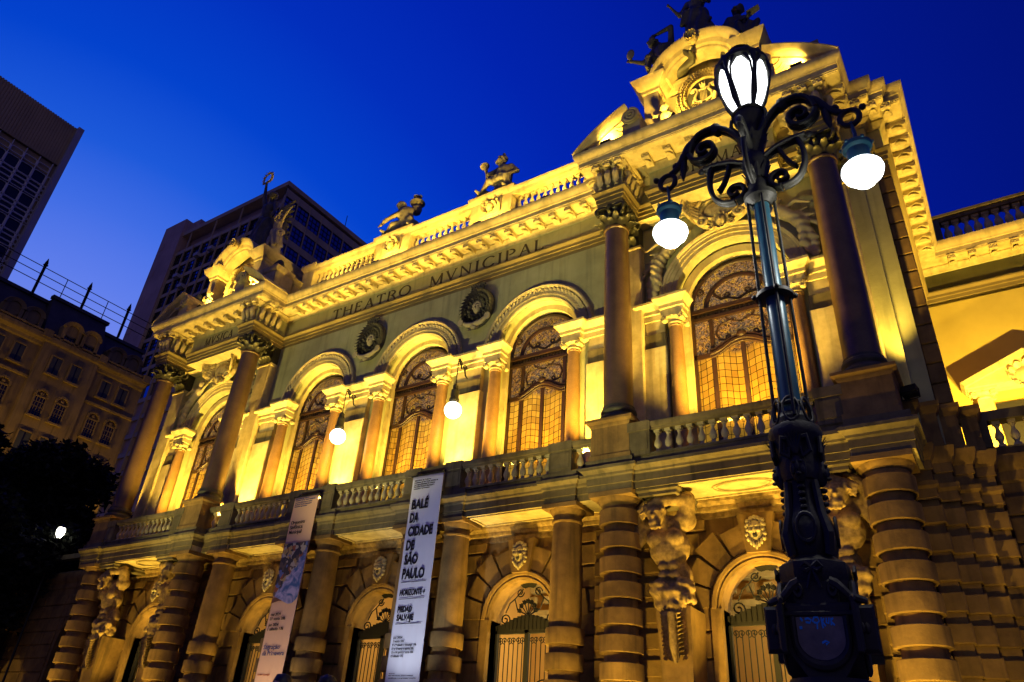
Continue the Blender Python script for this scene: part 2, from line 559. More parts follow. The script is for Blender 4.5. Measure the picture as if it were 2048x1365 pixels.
def ionic(mb, x, y, z, r):
    """small ionic capital"""
    mb.lathe([(r * .98, 0), (r * 1.12, .02), (r * 1.12, .06), (r * 1.0, .08), (r * 1.05, .14), (r * 1.3, .2)], (x, y, z), 20)
    mb.box(x - r * 1.35, x + r * 1.35, y - r * 1.35, y + r * 1.2, z + .2, z + .29)
    for s in (-1, 1):
        for yy in (-1, 1):
            c = (x + s * r * 1.28, y + yy * r * 1.15, z + .13)
            mb.tube([(c[0], c[1] - .06, c[2]), (c[0], c[1] + .06, c[2])], [.085, .085], 12)
            mb.tube(spiral((c[0], c[1] - .065, c[2]), .085, .015, pi / 2, 1.6 * -s, 20), .018, 5)
    mb.leaf((x, y - r * 1.1, z + .2), (0, -1, -.4), (0, -1, 1), .1, .1)
SMALLCOL = None
def small_column(x, y=-.14):
    global SMALLCOL
    if SMALLCOL is None:
        mb = MB(); mb.lathe([(.235, 8.0), (.235, 8.25), (.27, 8.27), (.27, 8.33), (.235, 8.36), (.25, 8.4), (.215, 8.46), (.21, 8.5), (.213, 9.6), (.205, 11.0), (.18, 12.2), (.18, 12.24), (.2, 12.26), (.2, 12.29), (.17, 12.31)], (x, y, 0), 24)
        SMALLCOL = T(mb, 'window_column', M_GRANW); SMALLCOL['x0'] = x
        c = MB(); ionic(c, x, y, 12.31, .19); c.build('capital', M_CREAM, SMALLCOL)
    else:
        copy_part(SMALLCOL, theatre, (x - SMALLCOL['x0'], 0, 0))
for cx in (-5, 0, 5):
    for s in (-1, 1): small_column(cx + s * 1.43)
for s in (-1, 1):
    for t in (-1, 1): small_column(s * C0 + t * 1.63)
for cx in (-2.5, 2.5):
    pier(cx, .56)
    impost([(cx - 1.36, 0), (cx - 1.36, -.36), (cx - .76, -.36), (cx - .76, -.18), (cx + .76, -.18), (cx + .76, -.36), (cx + 1.36, -.36), (cx + 1.36, 0)])
pier(7.38, .5); mirror(KIDS[theatre.name][-1])
o = impost([(6.14, 0), (6.14, -.36), (6.74, -.36), (6.74, -.18), (7.95, -.18), (7.95, 0)]); mirror(o)
pier(9.06, .34); mirror(KIDS[theatre.name][-1])
pier(13.51, .34); mirror(KIDS[theatre.name][-1])
o = impost([(8.7, 0), (8.7, -.18), (9.36, -.18), (9.36, -.36), (9.94, -.36), (9.94, 0)]); mirror(o)
o = impost([(12.63, 0), (12.63, -.36), (13.21, -.36), (13.21, -.18), (13.87, -.18), (13.87, 0)]); mirror(o)

# tall pilasters behind the giant columns
def pilaster(x, hw):
    mb = MB(); mb.cbox(x - hw, x + hw, -.34, 0, 7.95, 15.25, .03)
    mb.cbox(x - hw - .04, x + hw + .04, -.38, 0, 15.25, 15.36, .02)
    o = T(mb, 'pilaster', M_CREAM)
    lf = MB(); lf.box(x - hw + .02, x + hw - .02, -.33, 0, 15.36, 16.17)
    for i in range(4):
        for j in range(2):
            xx = x - hw + .1 + (2 * hw - .2) * (i + .5 * (j % 2)) / 3.5
            lf.leaf((xx, -.34, 15.38 + .34 * j), (0, -.25, 1), (0, -1, 0), .42, .2, .8)
    for s in (-1, 1): lf.tube(spiral((x + s * hw * .85, -.42, 16.02), .13, .03, pi / 2, -s * 1.5), .04, 6)
    lf.build('capital', M_BRONZE, o)
    return o
mirror(pilaster(CA, .40)); mirror(pilaster(CB, .40))

# ------------------------------------------------------------------ giant columns
def corinthian(mb, x, y, z, r, h):
    mb.lathe([(r, 0), (r * 1.02, h * .5), (r * 1.12, h * .8), (r * 1.3, h * .86)], (x, y, z), 20)
    rows = ((0, 8, .42, .27, 0), (.06, 8, .62, .27, .5), (.3, 8, .48, .2, 0))
    for dz, n, L, w, ph in rows:
        for i in range(n):
            a = 2 * pi * (i + ph) / n
            d = Vector((cos(a), sin(a), 0))
            mb.leaf(Vector((x, y, z + dz * h)) + d * r * .98, d * .22 + Vector((0, 0, 1)), d, L * h * 1.15, w * r * 2.4, .85)
    for sx in (-1, 1):
        for sy in (-1, 1):
            d = Vector((sx, sy, 0)).normalized()
            c = Vector((x, y, z + h * .80)) + d * r * 1.42
            pts = []
            for i in range(20):
                t = i / 19; a = pi * .5 - t * 2 * pi * 1.35; q = .17 * (1 - t * .8) * (r / .35)
                pts.append(c + d * (q * cos(a)) + Vector((0, 0, q * sin(a))))
            mb.tube(pts, [.05 - .025 * i / 19 for i in range(20)], 6)
            mb.tube([Vector((x, y, z + h * .45)) + d * r, Vector((x, y, z + h * .7)) + d * r * 1.15, c + Vector((0, 0, .16))], [.05, .05, .05], 6)
    for k in range(4):
        a = k * pi / 2; d = Vector((cos(a), sin(a), 0))
        p = Vector((x, y, z + h * .93)) + d * r * 1.2
        mb.ell(p, (.1, .1, .1), nu=8, nv=6)
        for q in range(6): mb.leaf(p, Vector((cos(q), sin(q), .6)), d, .14, .1)
    n = 40; poly = []
    for i in range(n):
        a = 2 * pi * i / n
        q = r * (1.28 + .52 * abs(sin(2 * (a))) ** 3)
        poly.append((x + q * cos(a), y + q * sin(a)))
    mb.slab(poly, z + h * .9, z + h * 1.0)

YC = -1.12
mb = MB()
mb.lathe([(.39, 9.55), (.392, 10.2), (.385, 12), (.365, 14), (.345, 15.34), (.345, 15.38), (.375, 15.4), (.385, 15.44), (.375, 15.48), (.34, 15.5)], (CA, YC, 0), 40)
giant = T(mb, 'giant_column', M_GRAN)
b = MB(); b.lathe([(.42, 9.56), (.42, 9.5), (.46, 9.46), (.47, 9.40), (.45, 9.36), (.42, 9.33), (.44, 9.28), (.50, 9.25), (.53, 9.2), (.52, 9.14), (.5, 9.1)][::-1], (CA, YC, 0), 36)
b.box(CA - .53, CA + .53, YC - .53, YC + .53, 9.06, 9.14)
b.build('column_base', M_DARKST, giant)
c = MB(); corinthian(c, CA, YC, 15.47, .36, .70); c.build('capital', M_BRONZE, giant)
p = MB(); p.box(CA - .52, CA + .52, -1.66, -.45, 8.0, 8.88)
p.box(CA - .56, CA + .56, -1.70, -.41, 8.0, 8.12)
p.sweep([(0, 8.86), (.03, 8.9), (.04, 8.95), (.10, 8.98), (.12, 9.0), (.12, 9.07), (0, 9.08)], [(CA - .52, -.41), (CA - .52, -1.66), (CA + .52, -1.66), (CA + .52, -.41)][::1])
p.box(CA - .6, CA + .6, -1.74, -.4, 9.0, 9.075)
p.build('pedestal', M_BROWN, giant)
for x in (CB, -CA, -CB):
    copy_part(giant, theatre, (x - CA, 0, 0))

# ------------------------------------------------------------------ stained glass windows
def glass_mat():
    mt, n, l, b = mat_new('amber_leaded_glass')
    geo = n.new('ShaderNodeNewGeometry')
    sx = n.new('ShaderNodeSeparateXYZ'); l.new(geo.outputs['Position'], sx.inputs[0])
    wv = n.new('ShaderNodeMath'); wv.operation = 'SINE'
    w0 = n.new('ShaderNodeMath'); w0.operation = 'MULTIPLY'; w0.inputs[1].default_value = 5.2
    l.new(sx.outputs['X'], w0.inputs[0]); l.new(w0.outputs[0], wv.inputs[0])
    w1 = n.new('ShaderNodeMath'); w1.operation = 'MULTIPLY_ADD'; w1.inputs[1].default_value = .07
    l.new(wv.outputs[0], w1.inputs[0]); l.new(sx.outputs['Z'], w1.inputs[2])
    cb = n.new('ShaderNodeCombineXYZ'); l.new(sx.outputs['X'], cb.inputs['X']); l.new(w1.outputs[0], cb.inputs['Y'])
    br = n.new('ShaderNodeTexBrick'); br.offset = 0; br.squash = 1
    br.inputs['Scale'].default_value = 1; br.inputs['Brick Width'].default_value = .165; br.inputs['Row Height'].default_value = .21
    br.inputs['Mortar Size'].default_value = .008; br.inputs['Mortar Smooth'].default_value = .1
    br.inputs['Color1'].default_value = (.95, .52, .05, 1); br.inputs['Color2'].default_value = (.60, .31, .03, 1); br.inputs['Mortar'].default_value = (.03, .015, .004, 1)
    l.new(cb.outputs[0], br.inputs['Vector'])
    # ornament: vine-like dark lines above and along the heads of the lights
    nz = n.new('ShaderNodeTexNoise'); nz.inputs['Scale'].default_value = 6.5; nz.inputs['Detail'].default_value = 3; nz.inputs['Distortion'].default_value = 1.6
    l.new(cb.outputs[0], nz.inputs['Vector'])
    vr = n.new('ShaderNodeTexVoronoi'); vr.feature = 'DISTANCE_TO_EDGE'; vr.inputs['Scale'].default_value = 9
    ma = n.new('ShaderNodeMixRGB'); ma.blend_type = 'ADD'; ma.inputs['Fac'].default_value = .35
    l.new(cb.outputs[0], ma.inputs[1]); l.new(nz.outputs['Color'], ma.inputs[2])
    l.new(ma.outputs[0], vr.inputs['Vector'])
    r = n.new('ShaderNodeValToRGB'); r.color_ramp.elements[0].position = .03; r.color_ramp.elements[1].position = .10
    r.color_ramp.elements[0].color = (.05, .03, .012, 1); r.color_ramp.elements[1].color = (1, 1, 1, 1)
    l.new(vr.outputs['Distance'], r.inputs['Fac'])
    r2 = n.new('ShaderNodeValToRGB'); r2.color_ramp.elements[0].position = .42; r2.color_ramp.elements[1].position = .62
    r2.color_ramp.elements[0].color = (.30, .19, .10, 1); r2.color_ramp.elements[1].color = (.80, .43, .05, 1)
    e = r2.color_ramp.elements.new(.52); e.color = (.55, .27, .09, 1)
    l.new(nz.outputs['Fac'], r2.inputs['Fac'])
    orn = n.new('ShaderNodeMixRGB'); orn.blend_type = 'MULTIPLY'; orn.inputs['Fac'].default_value = 1
    l.new(r.outputs['Color'], orn.inputs[1]); l.new(r2.outputs['Color'], orn.inputs[2])
    mk = n.new('ShaderNodeMapRange'); mk.inputs['From Min'].default_value = 11.42; mk.inputs['From Max'].default_value = 11.55
    l.new(w1.outputs[0], mk.inputs['Value'])
    mx = n.new('ShaderNodeMixRGB'); l.new(mk.outputs[0], mx.inputs['Fac']); l.new(br.outputs['Color'], mx.inputs[1]); l.new(orn.outputs[0], mx.inputs[2])
    # uneven light of the foyer behind
    n3 = n.new('ShaderNodeTexNoise'); n3.inputs['Scale'].default_value = .8; n3.inputs['Detail'].default_value = 1
    l.new(geo.outputs['Position'], n3.inputs['Vector'])
    mr = n.new('ShaderNodeMapRange'); mr.inputs['From Min'].default_value = .3; mr.inputs['From Max'].default_value = .7; mr.inputs['To Min'].default_value = .26; mr.inputs['To Max'].default_value = .68
    l.new(n3.outputs['Fac'], mr.inputs['Value'])
    dk = n.new('ShaderNodeMixRGB'); dk.blend_type = 'MULTIPLY'; dk.inputs['Fac'].default_value = 1; dk.inputs[2].default_value = (.16, .16, .16, 1)
    l.new(mx.outputs[0], dk.inputs[1]); l.new(dk.outputs[0], b.inputs['Base Color']); l.new(mx.outputs[0], b.inputs['Emission Color']); l.new(mr.outputs[0], b.inputs['Emission Strength'])
    b.inputs['Roughness'].default_value = .2; b.inputs['Specular IOR Level'].default_value = .15
    return mt
M_GLASS = glass_mat()

def window(cx, r, zs=13.05):
    y = .5
    fr = MB()
    fr.arch([(r - .07, y + .06), (r - .07, y - .03), (r - .02, y - .06), (r + .03, y - .04), (r + .03, y + .06)], cx, zs, n=36)
    for s in (-1, 1):
        x = cx + s * (r - .02)
        fr.box(x - .055, x + .055, y - .05, y + .06, 8.0, zs)
    # transom of two mouldings with a dark carved band between
    for z0, z1, d in ((12.62, 12.72, .10), (12.72, 12.88, .04), (12.88, 13.0, .12)):
        fr.box(cx - r + .03, cx + r - .03, y - d, y + .05, z0, z1)
    for i in range(22):
        x = cx - r + .1 + (2 * r - .2) * i / 21
        fr.ell((x, y - .05, 12.8), (.05, .03, .05), nu=6, nv=4)
    # inner arch of the tympanum and its scrolls
    ri = r * .68
    fr.arch([(ri - .07, y + .04), (ri - .07, y - .04), (ri, y - .08), (ri + .07, y - .04), (ri + .07, y + .04)], cx, 13.0, n=28)
    for s in (-1, 1):
        fr.tube([(cx + s * ri * .78, y, 13.62), (cx + s * ri * .70, y, 13.42), (cx + s * ri * .52, y, 13.26), (cx + s * ri * .3, y, 13.24), (cx, y, 13.12)], [.045, .05, .05, .04, .04], 6)
        fr.tube(spiral((cx + s * ri * .30, y, 13.33), .10, .03, -pi / 2, s * 1.1, 14), .035, 6)
        fr.tube(spiral((cx + s * (ri + .16), y, 13.62), .13, .03, pi * .5, s * 1.2, 14), .035, 6)
    # mullions and the bowed rail over the two central lights
    for s in (-1, 1):
        x = cx + s * r * .60
        fr.box(x - .055, x + .055, y - .06, y + .05, 8.0, 12.62)
        fr.box(min(x, cx + s * r), max(x, cx + s * r), y - .05, y + .05, 11.42, 11.56)
    fr.box(cx - .055, cx + .055, y - .06, y + .05, 8.0, 11.8)
    def rail(t): return 11.5 + .30 * (1 - t * t) ** 1.5 - .05 * sin(t * t * pi)
    for k, (o_, rr) in enumerate(((0, .075), (.11, .05), (-.09, .045))):
        fr.tube([(cx + t * r * .66, y - .07, rail(t) + o_) for t in [i / 8 - 1 for i in range(17)]], rr, 6)
    fr.ell((cx, y - .1, 11.93), (.14, .08, .12), nu=10, nv=6)
    # scroll tracery panel above the rail
    for s in (-1, 1):
        fr.tube([(cx + s * r * .12, y, 12.5), (cx + s * r * .30, y, 12.44), (cx + s * r * .46, y, 12.36), (cx + s * r * .52, y, 12.15), (cx + s * r * .46, y, 11.93), (cx + s * r * .32, y, 11.88)], .035, 6)
        fr.tube(spiral((cx + s * r * .27, y, 11.96), .09, .02, -pi / 2, s * 1.1, 12), .03, 6)
        fr.tube([(cx + s * r * .3, y, 12.6), (cx + s * r * .2, y, 12.46), (cx, y, 12.38)], .03, 6)
    f = T(fr, 'arched_window', M_WOOD)
    g = MB()
    n = 30
    P = [(cx - r, 8.0), (cx + r, 8.0)] + [(cx + r * cos(pi * i / n), zs + r * sin(pi * i / n)) for i in range(n + 1)]
    g.prism(P, y, y + .02)
    g.build('stained_glass', M_GLASS, f, smooth=False)
    return f
for cx in (-5, 0, 5): window(cx, 1.28)
window(C0, 1.36); window(-C0, 1.36)

# ------------------------------------------------------------------ medallions between the arches
def medallion(x):
    mb = MB()
    z0 = 15.08; y = -.02
    mb.arch([(.0, -.08), (.55, -.08), (.62, -.11), (.68, -.11), (.72, -.06), (.72, .02)], x, z0, 0, 2 * pi, 40, True, ez=1.12, ex=.98)
    for i in range(30):
        a = 2 * pi * i / 30
        mb.leaf((x + .62 * cos(a), -.12, z0 + .7 * sin(a)), (-sin(a), -.2, cos(a)), (0, -1, 0), .26, .16, .5, 3)
        mb.leaf((x + .46 * cos(a), -.08, z0 + .54 * sin(a)), (-sin(a), -.2, cos(a)), (0, -1, 0), .24, .15, .5, 3)
        mb.leaf((x + .30 * cos(a + .1), -.08, z0 + .38 * sin(a + .1)), (-sin(a) * (-1) ** i, -.3, cos(a) * (-1) ** i), (0, -1, 0), .24, .15, .6, 3)
        mb.ell((x + (.36 + .1 * (i % 3)) * cos(a), -.1, z0 + (.44 + .1 * (i % 3)) * sin(a)), .06, nu=6, nv=5)
    for i in range(7):
        t = -1 + 2 * i / 6
        mb.leaf((x + t * .16, -.1, z0 + .74), (t * .6, -.1, 1), (0, -1, 0), .32, .14, .3, 3)
    for s in (-1, 1):
        mb.tube(spiral((x + s * .18, -.14, z0 + .86), .13, .03, 0, s * 1.3), .04, 6)
    o = T(mb, 'medallion', M_DARKST)
    g = MB()
    # mask in the middle
    g.ell((x, -.10, z0 + .0), (.15, .10, .22)); g.ell((x, -.19, z0 - .02), (.03, .05, .07)); g.ell((x, -.16, z0 + .08), (.13, .05, .03))
    for i in range(9):
        a = pi * i / 8; g.ell((x + .16 * cos(a), -.1, z0 + .05 + .2 * sin(a)), .055, nu=6, nv=5)
    for s in (-1, 1):
        g.ell((x + s * .06, -.18, z0 + .04), .025, nu=6, nv=4)
    # ribbon swag with two discs below
    for s in (-1, 1):
        g.tube([(x + s * .50, -.16, z0 - .50), (x + s * .3, -.18, z0 - .66), (x, -.2, z0 - .74)], [.06, .09, .1], 8)
        g.lathe([(.02, 0), (.09, 0), (.12, .03), (.12, .08)], (0, 0, 0), 14)
        n0 = len(g.v) - 14 * 4
        for k in range(n0, len(g.v)):
            q = g.v[k]; g.v[k] = (x + s * .56 + q[0], -.16 - q[2], z0 - .52 + q[1] * 1.1)
    for i in range(5):
        t = -1 + i / 2
        g.leaf((x + t * .1, -.12, z0 - .74), (t * .5, -.15, -1), (0, -1, 0), .32, .13, .4, 3)
    g.ell((x, -.2, z0 - .82), (.12, .08, .1))
    g.build('gilded_mask', M_BALU, o)
    return o
for x in (-2.5, 2.5): medallion(x)

# ------------------------------------------------------------------ lower storey: rusticated wall with three doors and a door in each pavilion
DZ = 4.72; DR = .97
def course_zs(z0, z1, h=.56):
    k = math.floor((z0 - 3.1) / h); zz = []
    while 3.1 + k * h < z1 - .05:
        zz.append((max(z0, 3.1 + k * h), min(z1, 3.1 + (k + 1) * h))); k += 1
    return zz
def rust(mb, x0, x1, z0, z1, y0=-.10, cx=None, gap=.05, seed=0):
    """banded rustication, blocks cut back round the door arch"""
    rnd = random.Random(seed)
    for a, b in course_zs(z0, z1):
        xs0, xs1 = x0, x1
        segs = [(x0, x1)]
        if cx is not None:
            zc = (a + b) / 2
            if zc < DZ: rr = 1.24
            else:
                d = 2.02 ** 2 - (zc - DZ) ** 2
                rr = max(1.24, sqrt(d)) if d > 0 else 0
            if rr: segs = [(x0, min(x1, cx - rr)), (max(x0, cx + rr), x1)]
        for s0, s1 in segs:
            if s1 - s0 < .06: continue
            n = max(1, round((s1 - s0) / 1.2)); 
            for i in range(n):
                p0 = s0 + (s1 - s0) * i / n; p1 = s0 + (s1 - s0) * (i + 1) / n
                mb.cbox(p0 + (.012 if i else 0), p1 - (.012 if i < n - 1 else 0), y0 - rnd.uniform(0, .012), .0, a + gap, b, .025)
def door(cx, mirrorable=True):
    """moulded arch, voussoirs, keystone mask, iron gate"""
    parts = []
    mb = MB()
    for i in range(9):
        if i == 4: continue
        a0 = pi * (i + .06) / 9; a1 = pi * (i + .94) / 9
        R = 2.0 if i % 2 == 0 else 1.86
        pts = []
        for a, r_ in ((a0, 1.25), (a0, R), (a1, R), (a1, 1.25)):
            pts.append((cx + r_ * cos(a), DZ + min(r_ * sin(a), 2.0)))
        mb.prism(pts[::-1], -.14, 0)
    mb.prism([(cx - .26, 5.86), (cx + .26, 5.86), (cx + .42, 6.74), (cx - .42, 6.74)], -.26, 0)
    parts.append(T(mb, 'voussoir_ring', M_BROWN))
    mb = MB()
    prof = [(DR, .45), (DR, -.10), (DR + .06, -.15), (DR + .10, -.13), (DR + .13, -.17), (DR + .2, -.19), (DR + .25, -.15), (DR + .25, 0)]
    mb.arch(prof, cx, DZ, n=32)
    for s in (-1, 1):
        mb.prism([(cx + s * DR, GZ), (cx + s * (DR + .25), GZ), (cx + s * (DR + .25), DZ), (cx + s * DR, DZ)][::s], -.15, .45)
    parts.append(T(mb, 'door_surround', M_BROWN))
    # mask on the keystone
    g = MB(); z0 = 6.32
    g.ell((cx, -.28, z0), (.17, .12, .25)); g.ell((cx, -.41, z0 + .0), (.035, .06, .08)); g.ell((cx, -.37, z0 + .09), (.14, .06, .035))
    for s in (-1, 1):
        g.ell((cx + s * .08, -.38, z0 - .02), (.06, .05, .045)); g.ell((cx + s * .065, -.385, z0 + .055), .025, nu=6, nv=4)
        for k in range(5):
            g.ell((cx + s * (.17 + .02 * (k % 2)), -.3, z0 + .22 - k * .1), (.055, .06, .06), nu=7, nv=5)
    for k in range(7):
        a = pi * k / 6; g.ell((cx + .15 * cos(a), -.3, z0 + .14 + .16 * sin(a)), (.06, .07, .06), nu=7, nv=5)
    for k in range(5):
        g.ell((cx + (k - 2) * .06, -.33, z0 - .24 - .05 * (2 - abs(k - 2))), (.035, .05, .09), nu=7, nv=5)
    mk = T(g, 'keystone_mask', M_BALU)
    mo = MB(); mo.ell((cx, -.385, z0 - .12), (.055, .025, .06), nu=10, nv=6); mo.build('open_mouth', M_DARKST, mk)
    parts.append(mk)
    # iron gate with scrolled overthrow
    ir = MB(); y = .30
    ir.box(cx - DR, cx + DR, y - .05, y + .05, 4.42, 4.56)
    for i in range(17):
        t = -1 + i / 8
        ir.box(cx + t * DR - .07, cx + t * DR + .07, y - .06, y + .06, 4.5, 4.62 + .26 * (1 - t * t) ** 2)
    for s in (-1, 1): ir.box(cx + s * DR - .06, cx + s * DR + .06, y - .05, y + .05, GZ, 4.5)
    ir.box(cx - .06, cx + .06, y - .05, y + .05, GZ, 4.5)
    for s in (-1, 1):
        for k in range(1, 7):
            x = cx + s * DR * k / 7
            ir.tube([(x, y, GZ), (x, y, 4.32)], .014, 5)
            ir.tube(spiral((x + s * .0, y, 4.26), .09, .02, -pi / 2, s * (1 if k % 2 else -1) * 1.3, 14), .012, 5)
        ir.tube(spiral((cx + s * .5, y, 3.0), .36, .10, 0, s * 1.5, 30), .02, 5)
        ir.tube(spiral((cx + s * .5, y, 3.0), .2, .04, pi, s * 1.3, 24), .018, 5)
        for k in range(6): ir.leaf((cx + s * .5, y, 3.0), (cos(k), 0, sin(k)), (0, -1, 0), .16, .08)
        # scrolls in the lunette
        ir.tube([(cx + s * .08, y, 4.9), (cx + s * .35, y, 5.02), (cx + s * .45, y, 5.3), (cx + s * .2, y, 5.55)], .02, 5)
        ir.tube(spiral((cx + s * .72, y, 4.78), .17, .03, -pi / 2, -s * 1.6, 20), .02, 5)
        ir.tube(spiral((cx + s * .28, y, 5.46), .12, .03, 0, s * 1.4, 18), .018, 5)
        ir.tube([(cx + s * .72, y, 4.95), (cx + s * .6, y, 5.2), (cx + s * .45, y, 5.3)], .018, 5)
    for k in range(7):
        a = pi * (k + .5) / 7
        p = (cx + .26 * cos(a), y - .03, 4.92 + .3 * sin(a))
        ir.tube([(cx, y, 4.85), p], .014, 5)
        ir.ell(p, (.06, .035, .06), nu=8, nv=5)
        for q in range(5): ir.leaf(p, (cos(q * 1.26), -.2, sin(q * 1.26)), (0, -1, 0), .09, .07, .3, 2)
    for k in range(7):
        t = (k - 3) / 3
        ir.leaf((cx + t * .1, y, 5.58), (t * .9, -.1, .6), (0, -1, 0), .26, .1, .4, 3)
    gt = T(ir, 'iron_gate', M_IRON)
    parts.append(gt)
    return parts

mb2 = MB()
for cx in (-5, 0, 5):
    x0 = -7.6 if cx == -5 else cx - 2.5; x1 = 7.6 if cx == 5 else cx + 2.5
    wall_arch(mb2, x0, x1, GZ, 7.25, cx, DR, DZ, GZ, 0.001, .5)
lw = T(mb2, 'ground_floor_wall', M_BROWN)
for i_, (x0, x1) in enumerate(((-7.6, -5), (-5, -2.5), (-2.5, 0), (0, 2.5), (2.5, 5), (5, 7.6))):
    mb = MB(); cx = (-5, -5, 0, 0, 5, 5)[i_]
    if x0 == cx: rust(mb, cx, x1, GZ, 6.78, cx=cx, seed=i_)
    else: rust(mb, x0, cx, GZ, 6.78, cx=cx, seed=i_)
    mb.build('rusticated_courses', M_BROWN, lw)
for cx in (-5, 0, 5): door(cx)
mb2 = MB(); wall_arch(mb2, 7.6, 14.7, GZ, 7.25, C0, DR, DZ, GZ, 0.001, .5)
lw = T(mb2, 'ground_floor_wall', M_BROWN)
for x0, x1 in ((7.6, C0), (C0, 14.7)):
    mb = MB(); rust(mb, x0, x1, GZ, 6.78, cx=C0, seed=int(x0)); mb.build('rusticated_courses', M_BROWN, lw)
mirror(lw)
for o in door(C0): mirror(o)
# moulding under the balcony along the wall
mb = MB(); mb.sweep([(0, 6.78), (.04, 6.8), (.04, 6.92), (.10, 6.96), (.12, 7.02), (.12, 7.06), (.22, 7.14), (.24, 7.22), (0, 7.23)], [(-14.7, 0), (14.7, 0)])
T(mb, 'wall_moulding', M_ATLAS)

# vestibule behind the doors
mb = MB()
mb.box(-15, 15, 4.2, 4.4, GZ, 7.2); mb.box(-15, 15, .52, 4.4, 6.9, 7.2); mb.box(-15, 15, .4, 4.4, GZ - .1, GZ + .02)
for x in (-15, -8, -2.5, 2.5, 8, 14.8): mb.box(x, x + .2, .5, 4.2, GZ, 6.9)
v = T(mb, 'vestibule', M_DOORWALL)
mb = MB(); mb.sweep([(0, 5.3), (.1, 5.35), (.12, 5.5), (.3, 5.6), (.32, 5.75), (0, 5.8)], [(-15, 4.2), (15, 4.2)]); mb.sweep([(0, 6.3), (.2, 6.35), (.25, 6.6), (.4, 6.9), (0, 6.9)], [(-15, 4.2), (15, 4.2)])
for i in range(60): mb.box(-14.8 + i * .5, -14.6 + i * .5, 4.0, 4.15, 5.98, 6.2)
mb.build('interior_cornice', M_CREAM, v)
for i, (x, e) in enumerate(((-11.3, 170), (-5, 190), (0, 220), (5, 330), (11.3, 200))):
    L = bpy.data.lights.new('vestibule_light', 'POINT'); L.energy = e; L.color = (1, .74, .30); L.shadow_soft_size = .2
    lo = bpy.data.objects.new('vestibule_light', L); lo.location = (x + .5, 2.6, 5.0 if x != 5 else 4.4); COL.objects.link(lo); par(lo, v)
    s = MB(); s.ell((x + .5, 2.6, 5.3), .13); s.tube([(x + .5, 2.6, 5.4), (x + .5, 2.6, 6.9)], .015, 5)
    s.build('ceiling_lamp', plain('warm_lamp_glass_%d' % i, (.9, .8, .6), .4, emit=(1, .8, .45), es=4), v)

# ------------------------------------------------------------------ balcony slab and entablature
ENT = [(0, 7.2), (.0, 7.36), (.025, 7.37), (.025, 7.54), (.06, 7.58), (.07, 7.63), (.13, 7.70), (.16, 7.72), (.16, 7.80), (.11, 7.84), (.05, 7.85), (.05, 8.0), (0, 8.0)]
PATH = [(-14.88, .3), (-14.88, -1.66), (-13.72, -1.66), (-13.72, -1.56), (-8.9, -1.56), (-8.9, -1.66), (-7.75, -1.66), (-7.75, -1.22), (-7.2, -1.22), (-7.2, -1.30), (-6.3, -1.30), (-6.3, -1.22), (-3.7, -1.22), (-3.7, -1.30),
        (-1.3, -1.30), (-1.3, -1.22), (1.3, -1.22), (1.3, -1.30), (3.7, -1.30), (3.7, -1.22), (6.3, -1.22), (6.3, -1.30), (7.2, -1.30), (7.2, -1.22), (7.75, -1.22), (7.75, -1.66), (8.9, -1.66), (8.9, -1.56), (13.72, -1.56), (13.72, -1.66), (14.88, -1.66), (14.88, .3)]
mb = MB(); mb.sweep(ENT, PATH, cap=False)
ent = T(mb, 'balcony_entablature', M_BAND)
mb = MB()
inner = [(x, y + .03) for x, y in PATH]
mb.slab([(x * .999, y) for x, y in inner], 7.21, 7.98)
slab = T(mb, 'balcony_slab', M_CREAM)
# coffered soffits with an oval in the pavilions and panels in the centre
for cx, hw in ((-5, 1.2), (0, 1.2), (5, 1.2)):
    mb = MB()
    for x0, x1, y0, y1 in ((cx - hw, cx + hw, -1.14, -1.08), (cx - hw, cx + hw, -.36, -.3), (cx - hw, cx - hw + .06, -1.14, -.3), (cx + hw - .06, cx + hw, -1.14, -.3)):
        mb.box(x0, x1, y0, y1, 7.17, 7.215)
    mb.build('soffit_panel', M_CREAM, slab)
for s in (-1, 1):
    mb = MB(); cx = s * C0; n = 40
    for i in range(n):
        a0 = 2 * pi * i / n; a1 = 2 * pi * (i + 1) / n
        for r_, w in ((1, .05), (.86, .03)):
            mb.slab([(cx + .72 * q * cos(a), -.9 + .36 * q * sin(a)) for a, q in ((a0, r_), (a1, r_), (a1, r_ - w), (a0, r_ - w))], 7.175, 7.215)
    for x0, x1, y0, y1 in ((cx - 1.3, cx + 1.3, -1.5, -1.45), (cx - 1.3, cx + 1.3, -.38, -.33)): mb.box(x0, x1, y0, y1, 7.17, 7.215)
    mb.build('soffit_panel', M_CREAM, slab)

